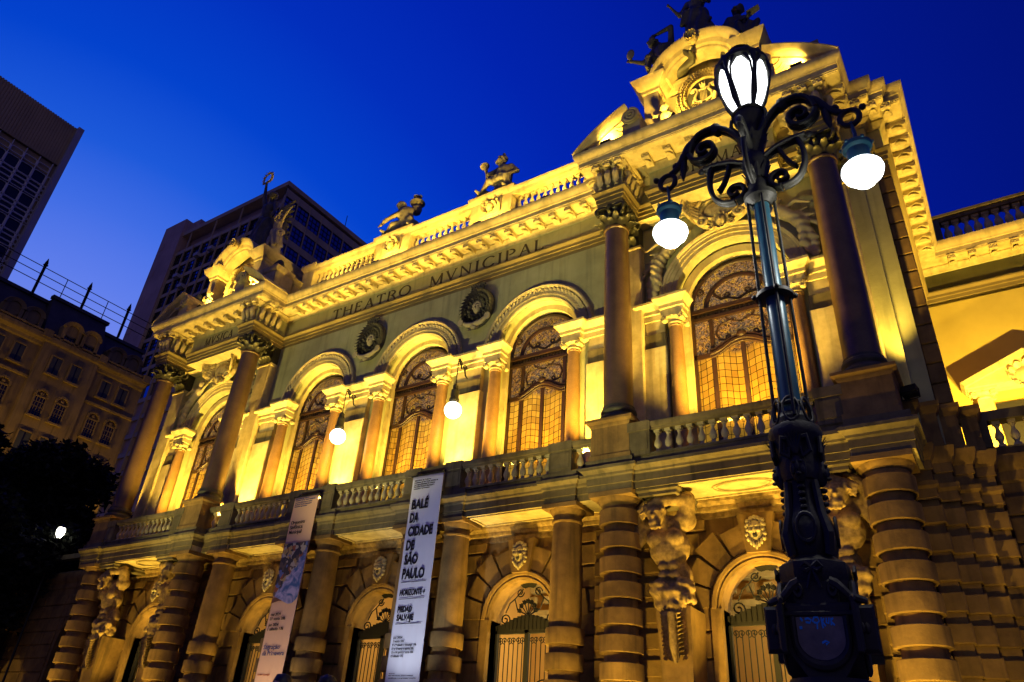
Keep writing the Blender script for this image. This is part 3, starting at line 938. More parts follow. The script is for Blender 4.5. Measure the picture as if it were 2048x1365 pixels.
# ------------------------------------------------------------------ balustrades
BZ0, BZ1 = 8.0, 8.62
BAL = None
def baluster(parent, x, y, z=0.0, s=1.0):
    global BAL
    if BAL is None:
        mb = MB(); mb.box(-.075, .075, -.075, .075, 0, .07)
        mb.lathe([(.055, .07), (.06, .09), (.045, .12), (.05, .15), (.085, .22), (.09, .27), (.075, .33), (.045, .40), (.038, .46), (.045, .50), (.06, .51), (.06, .53), (.05, .55)], (0, 0, 0), 14)
        mb.box(-.075, .075, -.075, .075, .55, .62)
        me = mb.build('baluster', M_BALU, None)
        BAL = me.data; bpy.data.objects.remove(me)
    o = bpy.data.objects.new('baluster', BAL); o.location = (x, y, z or BZ0); o.scale = (s, s, s)
    link(o, parent)
    return o
def balustrade(x0, x1, y, groups, posts, zt=8.86):
    mb = MB()
    mb.sweep([(-.17, 8.62), (.14, 8.62), (.15, 8.66), (.18, 8.68), (.2, 8.74), (.2, 8.80), (.16, 8.82), (-.16, 8.82)], [(x0, y), (x1, y)])
    mb.box(x0, x1, y - .17, y + .17, 7.96, 8.02)
    for a, b in posts:
        mb.box(a, b, y - .19, y + .19, 7.98, 8.62)
        mb.box(a - .02, b + .02, y - .215, y + .18, 8.60, 8.84)
        mb.box(a + .06, b - .06, y - .205, y, 8.1, 8.52)
    o = T(mb, 'balustrade', M_BAND)
    for a, b in groups:
        n = max(1, round((b - a) / .275))
        for i in range(n):
            baluster(o, a + (b - a) * (i + .5) / n, y)
    return o
YB = -1.14
balustrade(-7.8, 7.8, YB, ((-1.47, 1.47), (2.03, 2.97), (-2.97, -2.03), (3.53, 6.42), (-6.42, -3.53), (7.08, 7.76), (-7.76, -7.08)),
           ((1.47, 2.03), (2.97, 3.53), (-2.03, -1.47), (-3.53, -2.97), (6.42, 7.08), (-7.08, -6.42)))
for s in (-1, 1):
    balustrade(s * C0 - 2.45, s * C0 + 2.45, -1.46, ((s * C0 - 1.9, s * C0 + 1.9),), ((s * C0 - 2.45, s * C0 - 1.9), (s * C0 + 1.9, s * C0 + 2.45)))

# ------------------------------------------------------------------ lower columns
mb = MB()
mb.lathe([(.46, GZ), (.46, .3), (.5, .34), (.5, .5), (.45, .55)], (1.75, -.86, 0), 28)
z = .55; prof = [(.41, .55)]
k = 0
while z < 4.1:
    prof += [(.365, z - .002), (.45, z), (.457, z + .014), (.457, z + .345), (.45, z + .36), (.365, z + .362)]
    z += .56
prof += [(.395, 4.48), (.39, 5.6), (.36, 6.72), (.36, 6.74), (.395, 6.76), (.405, 6.79), (.395, 6.82), (.36, 6.83), (.36, 6.95), (.40, 6.98), (.45, 7.06), (.46, 7.09)]
mb.lathe(prof, (1.75, -.86, 0), 32)
mb.box(1.75 - .5, 1.75 + .5, -.86 - .48, -.86 + .48, 7.09, 7.2)
tus = T(mb, 'tuscan_column', M_BROWN)
for x in (-1.75, 3.25, -3.25, 6.76, -6.76): copy_part(tus, theatre, (x - 1.75, 0, 0))

mb = MB()
mb.lathe([(.56, GZ), (.56, .35), (.6, .4), (.6, .6), (.5, .68)], (CA, YC, 0), 32)
prof = [(.45, .62)]; z = .86
while z < 6.5:
    top = min(z + .36, 6.9)
    prof += [(.38, z - .003), (.478, z), (.486, z + .014), (.486, top - .014), (.478, top), (.38, top + .003)]
    z += .56
prof += [(.42, 6.62), (.45, 6.66), (.46, 6.70), (.45, 6.76), (.41, 6.78), (.41, 6.92), (.46, 6.96), (.52, 7.04), (.53, 7.08)]
mb.lathe(prof, (CA, YC, 0), 36)
mb.box(CA - .56, CA + .56, -1.68, -.55, 7.08, 7.2)
band = T(mb, 'banded_column', M_BROWN)
for x in (CB, -CA, -CB): copy_part(band, theatre, (x - CA, 0, 0))

# ------------------------------------------------------------------ stepped rusticated piers at the outer corners and between centre and pavilion
def step_pier(x0, x1, y, z0, z1, mb):
    mb.box(x0, x1, y + .07, y + .8, z0, z1)
    for a, b in course_zs(z0, z1):
        mb.cbox(x0 - .0, x1 + .05, y, y + .75, a + .20, b, .02)
for x0, x1, y in ((14.62, 14.98, -.36), (14.98, 15.33, -.08), (15.33, 15.69, .20), (15.69, 16.05, .48)):
    mb = MB()
    step_pier(x0, x1, y, GZ, 6.6, mb)
    mb.sweep([(0, 6.6), (.02, 6.62), (.02, 6.8), (.08, 6.86), (.08, 6.95), (0, 6.96), (0, 7.2), (.03, 7.2), (.03, 7.4), (.10, 7.5), (.14, 7.62), (.16, 7.72), (0, 7.74)], [(x0, y + .4), (x0, y), (x1, y), (x1, y + .6)])
    mb.box(x0 + .005, x1 - .005, y + .006, y + .8, 6.6, 7.95)
    mb.box(x0 + .02, x1 - .02, y + .03, y + .7, 7.9, 8.7)
    mb.sweep([(0, 8.55), (.04, 8.6), (.1, 8.7), (.1, 8.8), (0, 8.82)], [(x0 + .02, y + .5), (x0 + .02, y + .03), (x1 - .02, y + .03), (x1 - .02, y + .6)])
    mirror(T(mb, 'stepped_pier', M_BROWN))
for x0, x1, yf in ((7.3, 7.72, -.42), (8.0, 9.0, -.40), (13.6, 14.6, -.40)):
    mb = MB()
    for a, b in course_zs(GZ, 6.7): mb.cbox(x0, x1, yf, 0, a + .2, b, .02)
    mb.box(x0 + .02, x1 - .02, yf + .06, 0, GZ, 6.75)
    mirror(T(mb, 'stepped_pier', M_BROWN))
# upper stepped strips and quoins
mb = MB()
mb.box(14.6, 15.0, -.1, .6, 7.9, 16.165); mb.box(15.0, 15.35, .18, .8, 7.9, 16.165)
mirror(T(mb, 'corner_strip', M_WALL))
mb = MB()
z = 7.9; i = 0
while z < 16.1:
    mb.cbox(15.35, 15.70, .47, 1.2 if i % 2 else 1.5, z + .02, min(z + .5, 16.16), .02); z += .52; i += 1
mb.box(15.36, 15.68, .52, 8.6, 7.9, 16.16)
mirror(T(mb, 'quoin', M_BROWN))

# ------------------------------------------------------------------ main entablature
HALF = [(7.95, 0), (7.95, -1.62), (8.78, -1.62), (8.78, -.5), (9.42, -.5), (9.42, -1.0), (13.15, -1.0), (13.15, -.5), (13.79, -.5), (13.79, -1.62), (14.62, -1.62),
        (14.62, -.1), (15.0, -.1), (15.0, .18), (15.35, .18), (15.35, .47), (15.70, .47), (15.70, 8.5), (26, 8.5)]
FULL = [(-x, y) for x, y in HALF[::-1]] + HALF
ARCH = [(0, 16.17), (0, 16.30), (.03, 16.31), (.03, 16.45), (.06, 16.46), (.06, 16.57), (.12, 16.63), (.14, 16.65), (.14, 16.70), (.0, 16.72),
        (0, 17.44), (.03, 17.46), (.05, 17.52), (.13, 17.60), (.16, 17.64), (.16, 17.695), (0, 17.70)]
def inset(path, d):
    P = [Vector(p) for p in path]; r = []
    for i in range(len(P)):
        d0 = (P[i] - P[i - 1]).normalized() if i else None
        d1 = (P[i + 1] - P[i]).normalized() if i < len(P) - 1 else None
        n0 = Vector((d0.y, -d0.x)) if d0 else Vector((d1.y, -d1.x)); n1 = Vector((d1.y, -d1.x)) if d1 else n0
        o_ = (n0 + n1) / max(.2, 1 + n0.dot(n1))
        r.append(tuple(P[i] - o_ * d))
    return r
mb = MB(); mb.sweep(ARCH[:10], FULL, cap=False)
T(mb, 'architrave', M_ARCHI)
mb = MB(); mb.sweep(ARCH[9:], FULL, cap=False)
frieze = T(mb, 'frieze', M_WALL)
bm_ = MB(); bm_.sweep([(.001, 17.45)] + [(u + .004, z) for u, z in ARCH[11:]], FULL, cap=False)
bm_.build('bed_moulding', M_CREAM, frieze)
mb = MB()
mb.slab(inset(HALF[:17], .012) + [(15.688, 1.2), (7.962, 1.2)], 16.18, 17.69)
sb = T(mb, 'entablature_beam', M_CREAM); mirror(sb)
mb = MB(); mb.box(-7.95, 7.95, .01, .9, 16.2, 18.2); T(mb, 'upper_wall', M_WALL)
# consoles on the blocks above the giant columns
for x0, x1 in ((7.95, 8.78), (13.79, 14.62)):
    mb = MB()
    for i in range(3):
        x = x0 + .15 + (x1 - x0 - .3) * i / 2
        mb.tube([(x, -1.63, 17.42), (x, -1.76, 17.34), (x, -1.78, 17.2), (x, -1.70, 17.0), (x, -1.66, 16.86), (x, -1.70, 16.78)], [.05, .10, .11, .09, .07, .08], 8)
        mb.leaf((x, -1.72, 16.9), (0, -.2, 1), (0, -1, 0), .38, .2, .3)
    for i in range(4):
        y = -1.45 + .3 * i
        if x1 < 10 or True:
            for xx, sg in ((x1, 1), (x0, -1)):
                mb.tube([(xx, y, 17.42), (xx + sg * .13, y, 17.34), (xx + sg * .15, y, 17.2), (xx + sg * .07, y, 17.0), (xx + sg * .03, y, 16.86), (xx + sg * .07, y, 16.78)], [.05, .09, .10, .08, .06, .07], 8)
                mb.leaf((xx + sg * .1, y, 16.9), (sg * .2, 0, 1), (sg, 0, 0), .38, .2, .3)
    mirror(T(mb, 'frieze_console', M_BALU))

# ------------------------------------------------------------------ cornice with its modillions
EDGE = [(7.3, -.86), (7.3, -2.1), (15.3, -2.1), (15.3, -.87), (15.8, -.87), (15.8, -.6), (16.13, -.6), (16.13, -.27), (16.5, -.27), (16.5, 7.7), (26, 7.7)]
EDGEF = [(-x, y) for x, y in EDGE[::-1]] + EDGE
COR = [(-.3, 17.72), (-.17, 17.72), (-.17, 17.76), (-.15, 17.77), (-.15, 17.93), (-.12, 17.95), (-.11, 17.99), (-.08, 18.03), (-.03, 18.10), (0, 18.19), (0, 18.28), (-.03, 18.31), (-.3, 18.34)]
mb = MB(); mb.sweep(COR, EDGEF, cap=False)
cornice = T(mb, 'cornice', M_CREAM)
mb = MB()
inn = [(7.5, -.66), (7.5, -1.9), (15.1, -1.9), (15.1, -.67), (15.6, -.67), (15.6, -.4), (15.93, -.4), (15.93, -.07), (16.3, -.07), (16.3, 7.9), (26, 7.9)]
mb.slab([(-x, y) for x, y in inn[::-1]] + inn + [(26, 20), (-26, 20)], 17.70, 18.30)
mb.build('cornice_soffit', M_CREAM, cornice)
MOD = None
def modillion(x, y, rz):
    global MOD
    if MOD is None:
        b = MB()
        pr = [(0, 0), (0, -.17), (-.04, -.20), (-.12, -.2), (-.18, -.16), (-.26, -.12), (-.34, -.14), (-.40, -.19), (-.46, -.2), (-.50, -.16), (-.50, -.06), (-.48, 0)]
        b.prism_x(pr, -.115, .115)
        b.box(-.14, .14, -.53, 0, -.03, 0)
        for s in (-1, 1):
            b.tube([(s * .115, -.43, -.12), (s * .125, -.43, -.12)], [.065, .03], 10)
            b.tube([(s * .115, -.09, -.11), (s * .125, -.09, -.11)], [.075, .03], 10)
        b.leaf((0, -.12, -.205), (0, -1, 0), (0, 0, -1), .36, .17, .25, 4)
        for i, (u, w) in enumerate(((-.06, -.06), (.06, -.06), (0, -.11))):
            b.ell((u, -.505, w), (.03, .02, .03), nu=6, nv=4)
        o = b.build('modillion', M_CREAM, None); MOD = o.data; bpy.data.objects.remove(o)
    o = bpy.data.objects.new('modillion', MOD)
    o.location = (x, y, 17.715); o.rotation_euler = (0, 0, rz)
    link(o, cornice)
for i in range(24): modillion(-6.9 + .6 * i, -.15, 0)
for s in (-1, 1):
    for x in (8.0, 8.38, 8.76, 13.8, 14.2, 14.6): modillion(s * x, -1.42 if True else 0, 0)
    for i in range(6): modillion(s * (9.55 + i * .69), -1.14, 0)
    for y in (-.9, -1.35): modillion(s * 7.93, y, s * -pi / 2)
    for y in (-1.35, -.9): modillion(s * 14.64, y, s * pi / 2)
    modillion(s * 15.3, -.22, 0); modillion(s * 15.66, .06, 0); modillion(s * 15.98, .30, 0)
    for i in range(11): modillion(s * 15.86, .75 + .62 * i, s * pi / 2)
    for i in range(8): modillion(s * (16.8 + i * .62), 8.36, 0)

# ------------------------------------------------------------------ serif inscriptions
def serif_text(txt, x0, x1, z, h, y, name):
    mb = MB(); th = h * .115; tn = h * .045
    def stroke(p, q, w):
        p = Vector(p); q = Vector(q); d = (q - p).normalized(); nn = Vector((-d.y, d.x)) * w / 2
        return [p - nn, q - nn, q + nn, p + nn]
    glyphs = {
        'T': (.62, [((.31, 0), (.31, 1), 1), ((.0, .98), (.62, .98), 0), ((.02, .82), (.02, 1), 0), ((.60, .82), (.60, 1), 0)], [(.31, 0)]),
        'H': (.74, [((.1, 0), (.1, 1), 1), ((.64, 0), (.64, 1), 1), ((.1, .52), (.64, .52), 0)], [(.1, 0), (.64, 0), (.1, 1), (.64, 1)]),
        'E': (.56, [((.1, 0), (.1, 1), 1), ((.1, .02), (.54, .02), 0), ((.1, .98), (.5, .98), 0), ((.1, .52), (.4, .52), 0), ((.52, 0), (.52, .16), 0), ((.48, .84), (.48, 1), 0), ((.38, .44), (.38, .6), 0)], [(.1, 0)]),
        'A': (.72, [((.08, 0), (.37, 1), 0), ((.37, 1), (.64, 0), 1), ((.18, .36), (.52, .36), 0)], [(.08, 0), (.64, 0)]),
        'R': (.68, [((.1, 0), (.1, 1), 1), ((.36, .5), (.64, 0), 1)], [(.1, 0), (.66, 0)]),
        'O': (.82, [], []), 'C': (.72, [], []), 'S': (.5, [], []), 'D': (.76, [((.1, 0), (.1, 1), 1)], []), 'P': (.6, [((.1, 0), (.1, 1), 1)], [(.1, 0)]),
        'M': (.9, [((.1, 0), (.1, 1), 0), ((.1, 1), (.45, .02), 1), ((.45, .02), (.8, 1), 0), ((.8, 0), (.8, 1), 1)], [(.1, 0), (.8, 0)]),
        'V': (.72, [((.06, 1), (.36, 0), 1), ((.36, 0), (.64, 1), 0)], [(.06, 1), (.64, 1)]),
        'N': (.76, [((.1, 0), (.1, 1), 0), ((.1, 1), (.66, 0), 1), ((.66, 0), (.66, 1), 0)], [(.1, 0), (.66, 1)]),
        'I': (.3, [((.15, 0), (.15, 1), 1)], [(.15, 0), (.15, 1)]),
        'L': (.54, [((.1, 0), (.1, 1), 1), ((.1, .02), (.52, .02), 0), ((.5, 0), (.5, .16), 0)], [(.1, 1)]),
    }
    gap = .20
    tot = sum(glyphs[c][0] + gap if c != ' ' else .62 for c in txt) - gap
    sc = (x1 - x0) / (tot * h)
    x = x0
    def arcw(cx, cz, rx, rz, a0, a1, n=18):
        out_ = []
        for i in range(n):
            t0 = a0 + (a1 - a0) * i / n; t1 = a0 + (a1 - a0) * (i + 1) / n
            def wd(t): return tn + (th - tn) * abs(cos(t)) ** 1.2
            P = []
            for t, sg in ((t0, -1), (t1, -1), (t1, 1), (t0, 1)):
                k = sg * wd(t) / 2
                P.append((x + (cx * h + (rx * h + k) * cos(t)) * sc, z + cz * h + (rz * h + k) * sin(t)))
            out_.append(P)
        return out_
    for c in txt:
        if c == ' ': x += .62 * h * sc; continue
        w, st, se = glyphs[c]
        polys = []
        for p, q, k in st:
            wd = th if k else tn
            polys.append([(x + a.x * sc, z + a.y) for a in stroke((p[0] * h, p[1] * h), (q[0] * h, q[1] * h), wd)])
        for sx, sz in se:
            dz = tn if sz == 0 else -tn
            polys.append([(x + (sx * h - .11 * h) * sc, z + sz * h), (x + (sx * h + .11 * h) * sc, z + sz * h), (x + (sx * h + .05 * h) * sc, z + sz * h + dz), (x + (sx * h - .05 * h) * sc, z + sz * h + dz)])
        if c == 'O': polys += arcw(.41, .5, .37, .49, 0, 2 * pi, 30)
        if c == 'C': polys += arcw(.42, .5, .37, .49, pi * .22, pi * 1.78, 24)
        if c == 'D': polys += arcw(.22, .5, .48, .48, -pi / 2, pi / 2, 18)
        if c == 'P': polys += arcw(.22, .73, .32, .25, -pi / 2, pi / 2, 14)
        if c == 'R': polys += arcw(.22, .75, .32, .24, -pi / 2, pi / 2, 14)
        if c == 'S': polys += arcw(.26, .74, .19, .23, pi * .2, pi * 1.5, 14) + arcw(.26, .27, .22, .25, -pi * .85, pi * .5, 14)
        for i, p in enumerate(polys):
            yy = y - .0015 * (i % 5)
            ar = sum(p[k][0] * p[(k + 1) % len(p)][1] - p[(k + 1) % len(p)][0] * p[k][1] for k in range(len(p)))
            if ar < 0: p = p[::-1]
            mb.prism(p, yy - .012, yy + .02)
        x += (w + gap) * h * sc
    return mb.build(name, M_LETTER, frieze, smooth=False)
serif_text('THEATRO', -5.1, -.92, 16.84, .46, -.006, 'inscription')
serif_text('MVNICIPAL', .02, 5.06, 16.84, .46, -.006, 'inscription')
serif_text('MVSICA', -12.2, -10.28, 16.92, .38, -1.006, 'inscription')
serif_text('DRAMA', 10.36, 12.22, 16.92, .38, -1.006, 'inscription')

# ------------------------------------------------------------------ parapet over the centre
mb = MB()
PY = .12
mb.box(-7.9, 7.9, PY, PY + .5, 18.25, 19.2)
mb.sweep([(0, 19.12), (.05, 19.16), (.07, 19.24), (.03, 19.3), (0, 19.3)], [(-7.9, PY), (7.9, PY)])
mb.box(-7.9, 7.9, PY + .004, PY + .5, 19.19, 19.3)
mb.sweep([(-.06, 20.08), (.0, 20.08), (.02, 20.12), (.03, 20.22), (.08, 20.28), (.10, 20.34), (.10, 20.42), (.07, 20.46), (-.5, 20.46)], [(-7.9, PY), (7.9, PY)])
mb.box(-7.9, 7.9, PY + .05, PY + .45, 20.08, 20.44)
for x0, x1 in ((-3.45, -1.55), (1.55, 3.45), (7.2, 7.9), (-7.9, -7.2)):
    mb.box(x0, x1, PY - .03, PY + .5, 19.2, 20.3)
    mb.sweep([(0, 20.22), (.04, 20.28), (.10, 20.36), (.12, 20.44), (.12, 20.54), (0, 20.56)], [(x0, PY + .5), (x0, PY - .03), (x1, PY - .03), (x1, PY + .5)])
    mb.box(x0 - .02, x1 + .02, PY - .05, PY + .55, 20.3, 20.552)
    mb.box(x0 + .15, x1 - .15, PY - .0, PY + .7, 20.55, 20.68)
par_ = T(mb, 'parapet', M_CREAM)
for x0, x1 in ((-1.5, 1.5), (3.5, 7.15), (-7.15, -3.5)):
    n = round((x1 - x0) / .29)
    for i in range(n): baluster(par_, x0 + (x1 - x0) * (i + .5) / n, PY + .25, 19.3, 1.6).scale = (1.0, 1.0, 1.26)
rnd = random.Random(5)
for cx in (-2.5, 2.5):
    mb = MB()
    mb.box(cx - .46, cx + .46, PY - .08, PY, 19.45, 20.15)
    for i in range(40):
        a = rnd.uniform(0, 2 * pi); r_ = rnd.uniform(.06, .36)
        mb.leaf((cx + r_ * cos(a), PY - .08, 19.82 + r_ * sin(a) * .75), (cos(a + .6), -.35, sin(a + .6)), (0, -1, 0), .2, .13, .6, 3)
    mb.ell((cx, PY - .12, 19.82), (.17, .1, .2), nu=10, nv=7)
    mb.build('carved_panel', M_CREAM, par_)

# ------------------------------------------------------------------ pavilion attics: broken segmental pediment, aedicule, emblem
AZ, AR = 14.6, 5.44
def pediment(a0, a1, sgn):
    mb = MB()
    prof = [(AR - .34, -.8), (AR - .34, -1.70), (AR - .30, -1.78), (AR - .28, -1.86), (AR - .22, -1.88), (AR - .18, -1.93), (AR - .14, -2.02), (AR - .07, -2.08), (AR, -2.14), (AR + .03, -2.14), (AR + .03, -.8)]
    mb.arch(prof, C0, AZ, a0, a1, 16)
    n = 12
    pts = [(C0 + (AR - .32) * cos(a0 + (a1 - a0) * i / n), AZ + (AR - .32) * sin(a0 + (a1 - a0) * i / n)) for i in range(n + 1)]
    xs = sorted((pts[0][0], pts[-1][0]))
    poly = [p for p in pts if p[1] > 18.3] + [(pts[-1][0], 18.3)]
    poly = [(poly[0][0], 18.3)] + poly
    ar = sum(poly[k][0] * poly[(k + 1) % len(poly)][1] - poly[(k + 1) % len(poly)][0] * poly[k][1] for k in range(len(poly)))
    if ar < 0: poly = poly[::-1]
    mb.prism(poly, -1.25, -.8)
    o = T(mb, 'broken_pediment', M_CREAM)
    v = MB()
    cx = C0 - sgn * 2.02; cz = 19.12
    v.tube([(cx, -2.02, cz), (cx, -1.0, cz)], [.30, .30], 20)
    v.tube(spiral((cx, -2.03, cz), .29, .03, pi / 2, -sgn * 2.2, 40), .045, 6)
    v.box(cx - .3, cx + .3, -1.95, -1.0, 18.3, cz - .2)
    for i in range(5): v.leaf((cx - sgn * .1, -1.95 + i * .2, cz - .28), (-sgn, 0, -.3), (0, -1, 1), .5, .2, .5)
    v.build('volute', M_BALU, o)
    return o
aL0, aL1 = atan2(3.7, -3.985), atan2(5.0, -2.135)
pl = pediment(aL0, aL1, 1)
pr_ = pediment(pi - aL1, pi - aL0, -1)
mirror(pl); mirror(pr_)
# side pedestals with shell finials
for x in (8.35, 14.22):
    mb = MB()
    mb.box(x - .5, x + .5, -1.35, -.4, 18.3, 19.6)
    mb.sweep([(0, 19.5), (.06, 19.55), (.1, 19.65), (.1, 19.75), (0, 19.77)], [(x - .5, -.4), (x - .5, -1.35), (x + .5, -1.35), (x + .5, -.4)])
    mb.box(x - .55, x + .55, -1.4, -.4, 19.65, 19.76)
    pd = T(mb, 'attic_pedestal', M_CREAM)
    sh = MB()
    for i in range(9):
        a = pi * (i + .5) / 9
        sh.tube([(x, -1.0, 20.22), (x + .25 * cos(a), -1.12, 20.25 + .3 * sin(a)), (x + .44 * cos(a), -1.0, 20.25 + .55 * sin(a))], [.05, .09, .08], 6)
    sh.ell((x, -.98, 20.4), (.3, .12, .3))
    sh.v = [(p[0], p[1], p[2] - .45) for p in sh.v]
    sh.build('shell_finial', M_DARKST, pd)
    mirror(pd)
# attic body
mb = MB()
mb.box(C0 - 1.95, C0 + 1.95, -.54, 3.0, 18.2, 21.0)
mb.box(7.9, 14.67, -.3, 4.0, 18.2, 19.55); mb.box(8.6, 14.0, .3, 4.4, 19.5, 20.2)
ab = T(mb, 'attic', M_CREAM)
m2 = MB()
ATC = [(0, 20.72), (.04, 20.74), (.05, 20.9), (.14, 20.98), (.18, 21.1), (.26, 21.2), (.28, 21.3), (0, 21.32)]
m2.sweep(ATC, [(C0 - 1.95, 3.0), (C0 - 1.95, -.54), (C0 + 1.95, -.54), (C0 + 1.95, 3.0)], cap=False)
m2.sweep([(0, 19.35), (.05, 19.4), (.08, 19.55), (.16, 19.62), (0, 19.64)], [(7.9, 4.0), (7.9, -.3), (14.67, -.3), (14.67, 4.0)], cap=False)
m2.sweep([(0, 18.3), (.1, 18.3), (.1, 18.6), (.04, 18.7), (0, 18.7)], [(C0 - 1.95, 3.0), (C0 - 1.95, -.75), (C0 + 1.95, -.75), (C0 + 1.95, 3.0)], cap=False)
for s in (-1, 1):
    m2.box(C0 + s * 1.95 - .03, C0 + s * 1.95 + .03, .5, .95, 19.9, 20.75)
m2.build('attic_cornice', M_CREAM, ab)
# aedicule front with curved head
f = MB()
FY = -1.15
for s in (-1, 1):
    x = C0 + s * 1.62
    f.box(x - .25, x + .25, FY - .05, -.7, 18.3, 20.8)
    f.sweep([(0, 20.72), (.05, 20.76), (.06, 20.88), (.14, 20.94), (.22, 21.06), (.3, 21.2), (.32, 21.3), (0, 21.33)], [(x - .27, -.6), (x - .27, FY - .05), (x + .27, FY - .05), (x + .27, -.6)])
    f.slab([(x - .27, FY - .05), (x + .27, FY - .05), (x + .27, -.6), (x - .27, -.6)], 20.7, 21.3)
FE = FY + .46
f.box(C0 - 1.4, C0 + 1.4, FE + .08, -.5, 18.3, 21.0)
f.arch([(.9, FE + .08), (1.56, FE + .08), (1.56, -.5), (.9, -.5)], C0, 20.75, radians(6), radians(174), 24)
f.arch([(0, FE + .09), (1.2, FE + .09)], C0, 20.75, radians(5), radians(175), 24)
hd_ = [(1.06, -.7), (1.06, FY), (1.10, FY - .06), (1.16, FY - .08), (1.20, FY - .16), (1.32, FY - .22), (1.38, FY - .32), (1.50, FY - .4), (1.56, FY - .42), (1.58, FY - .42), (1.58, -.6)]
f.arch(hd_, C0, 20.75, radians(19), radians(161), 30)
ae = T(f, 'aedicule', M_CREAM)
e = MB()
e.arch([(0.0, FE - .10), (.60, FE - .10), (.62, FE + .05)], C0, 20.1, 0, 2 * pi, 40, True, ex=.95, ez=1.25)
e.build('oval_plaque', M_DARKST, ae)
w = MB()
for i in range(150):
    a = 2 * pi * i / 50; k = (i // 50 - 1) * .09
    p = (C0 + (.72 + k) * cos(a), FE - .14, 20.1 + (.95 + k) * sin(a))
    w.leaf(p, (-sin(a) + k * 4 * cos(a), -.45, cos(a) + k * 4 * sin(a)), (0, -1, 0), .2, .13, .7, 3)
w.arch([(.60, FE), (.62, FE - .1), (.72, FE - .15), (.82, FE - .1), (.86, FE)], C0, 20.1, 0, 2 * pi, 40, True, ex=.97, ez=1.28)
w.build('wreath', M_RELIEF, ae)
ly = MB(); yy = FE - .16
for s in (-1, 1):
    ly.tube([(C0 + s * .07, yy, 19.82), (C0 + s * .26, yy, 19.9), (C0 + s * .28, yy, 20.1), (C0 + s * .17, yy, 20.3), (C0 + s * .22, yy, 20.48), (C0 + s * .34, yy, 20.5)], [.035, .05, .05, .04, .035, .03], 8)
    ly.tube(spiral((C0 + s * .34, yy, 20.42), .08, .02, pi / 2, -s * 1.2, 14), .03, 6)
    ly.tube(spiral((C0 + s * .30, yy, 19.98), .07, .02, 0, s * 1.2, 14), .03, 6)
for k in range(-2, 3): ly.tube([(C0 + k * .045, yy, 19.85), (C0 + k * .045, yy, 20.36)], .012, 4)
ly.box(C0 - .2, C0 + .2, yy - .03, yy + .03, 20.34, 20.39)
for k in range(-1, 2): ly.leaf((C0, yy, 20.4), (k * .5, -.1, 1), (0, -1, 0), .24, .09, .3, 3)
for i in range(16):
    a = pi + pi * (i + .5) / 16
    ly.leaf((C0 + .36 * cos(a), yy, 19.86 + .34 * sin(a)), (-sin(a), -.3, cos(a) * .6 + .2), (0, -1, 0), .22, .15, .4, 3)
    ly.ell((C0 + rnd.uniform(-.3, .3), yy, 19.62 + rnd.uniform(-.08, .08)), (.09, .05, .06), nu=7, nv=5)
ly.build('lyre', M_BALU, ae)
kb = MB()
for i in range(12):
    a = 2 * pi * i / 12
    kb.leaf((C0 + .05 * cos(a), FY - .46, 22.0 + .05 * sin(a)), (cos(a), -.4, sin(a)), (0, -1, 0), .3, .18, .6, 3)
kb.ell((C0, FY - .4, 22.0), (.2, .14, .22))
kb.build('carved_boss', M_RELIEF, ae)
ch = MB()
for s in (-1, 1):
    x = C0 + s * 1.15
    for i in range(7):
        ch.tube([(x - s * .3 + i * .08 * s, FY - .12, 18.35), (x - s * .1 + s * i * .03, FY - .22, 18.75), (x + s * (.02 * i - .08), FY - .16, 19.1 + .05 * i)], [.07, .07, .05], 6)
    ch.ell((x, FY - .2, 19.2), (.17, .15, .24)); ch.ell((x + s * .0, FY - .26, 19.55), (.12, .12, .14)); 
    for i in range(6): ch.ell((x + .11 * cos(i), FY - .24, 19.6 + .1 * sin(i)), .055, nu=6, nv=5)
    ch.tube([(x + s * .12, FY - .2, 19.35), (x + s * .32, FY - .3, 19.3), (x + s * .4, FY - .25, 19.55)], [.06, .05, .04], 7)
    ch.tube([(x - s * .12, FY - .2, 19.35), (x - s * .3, FY - .22, 19.1)], [.06, .05], 7)
    for i in range(5): ch.leaf((x + s * .25, FY - .1, 18.5 + i * .12), (s * 1, -.3, .3), (0, -1, 0), .35, .18, .6)
for i in range(14):
    a = pi + pi * (i + .5) / 14
    ch.leaf((C0 + .95 * cos(a), FY - .14, 19.2 + .75 * sin(a)), (-sin(a), -.3, cos(a)), (0, -1, 0), .34, .2, .5)
ch.build('garland_figure', M_RELIEF, ae)
for q in (ab, ae): mirror(q)

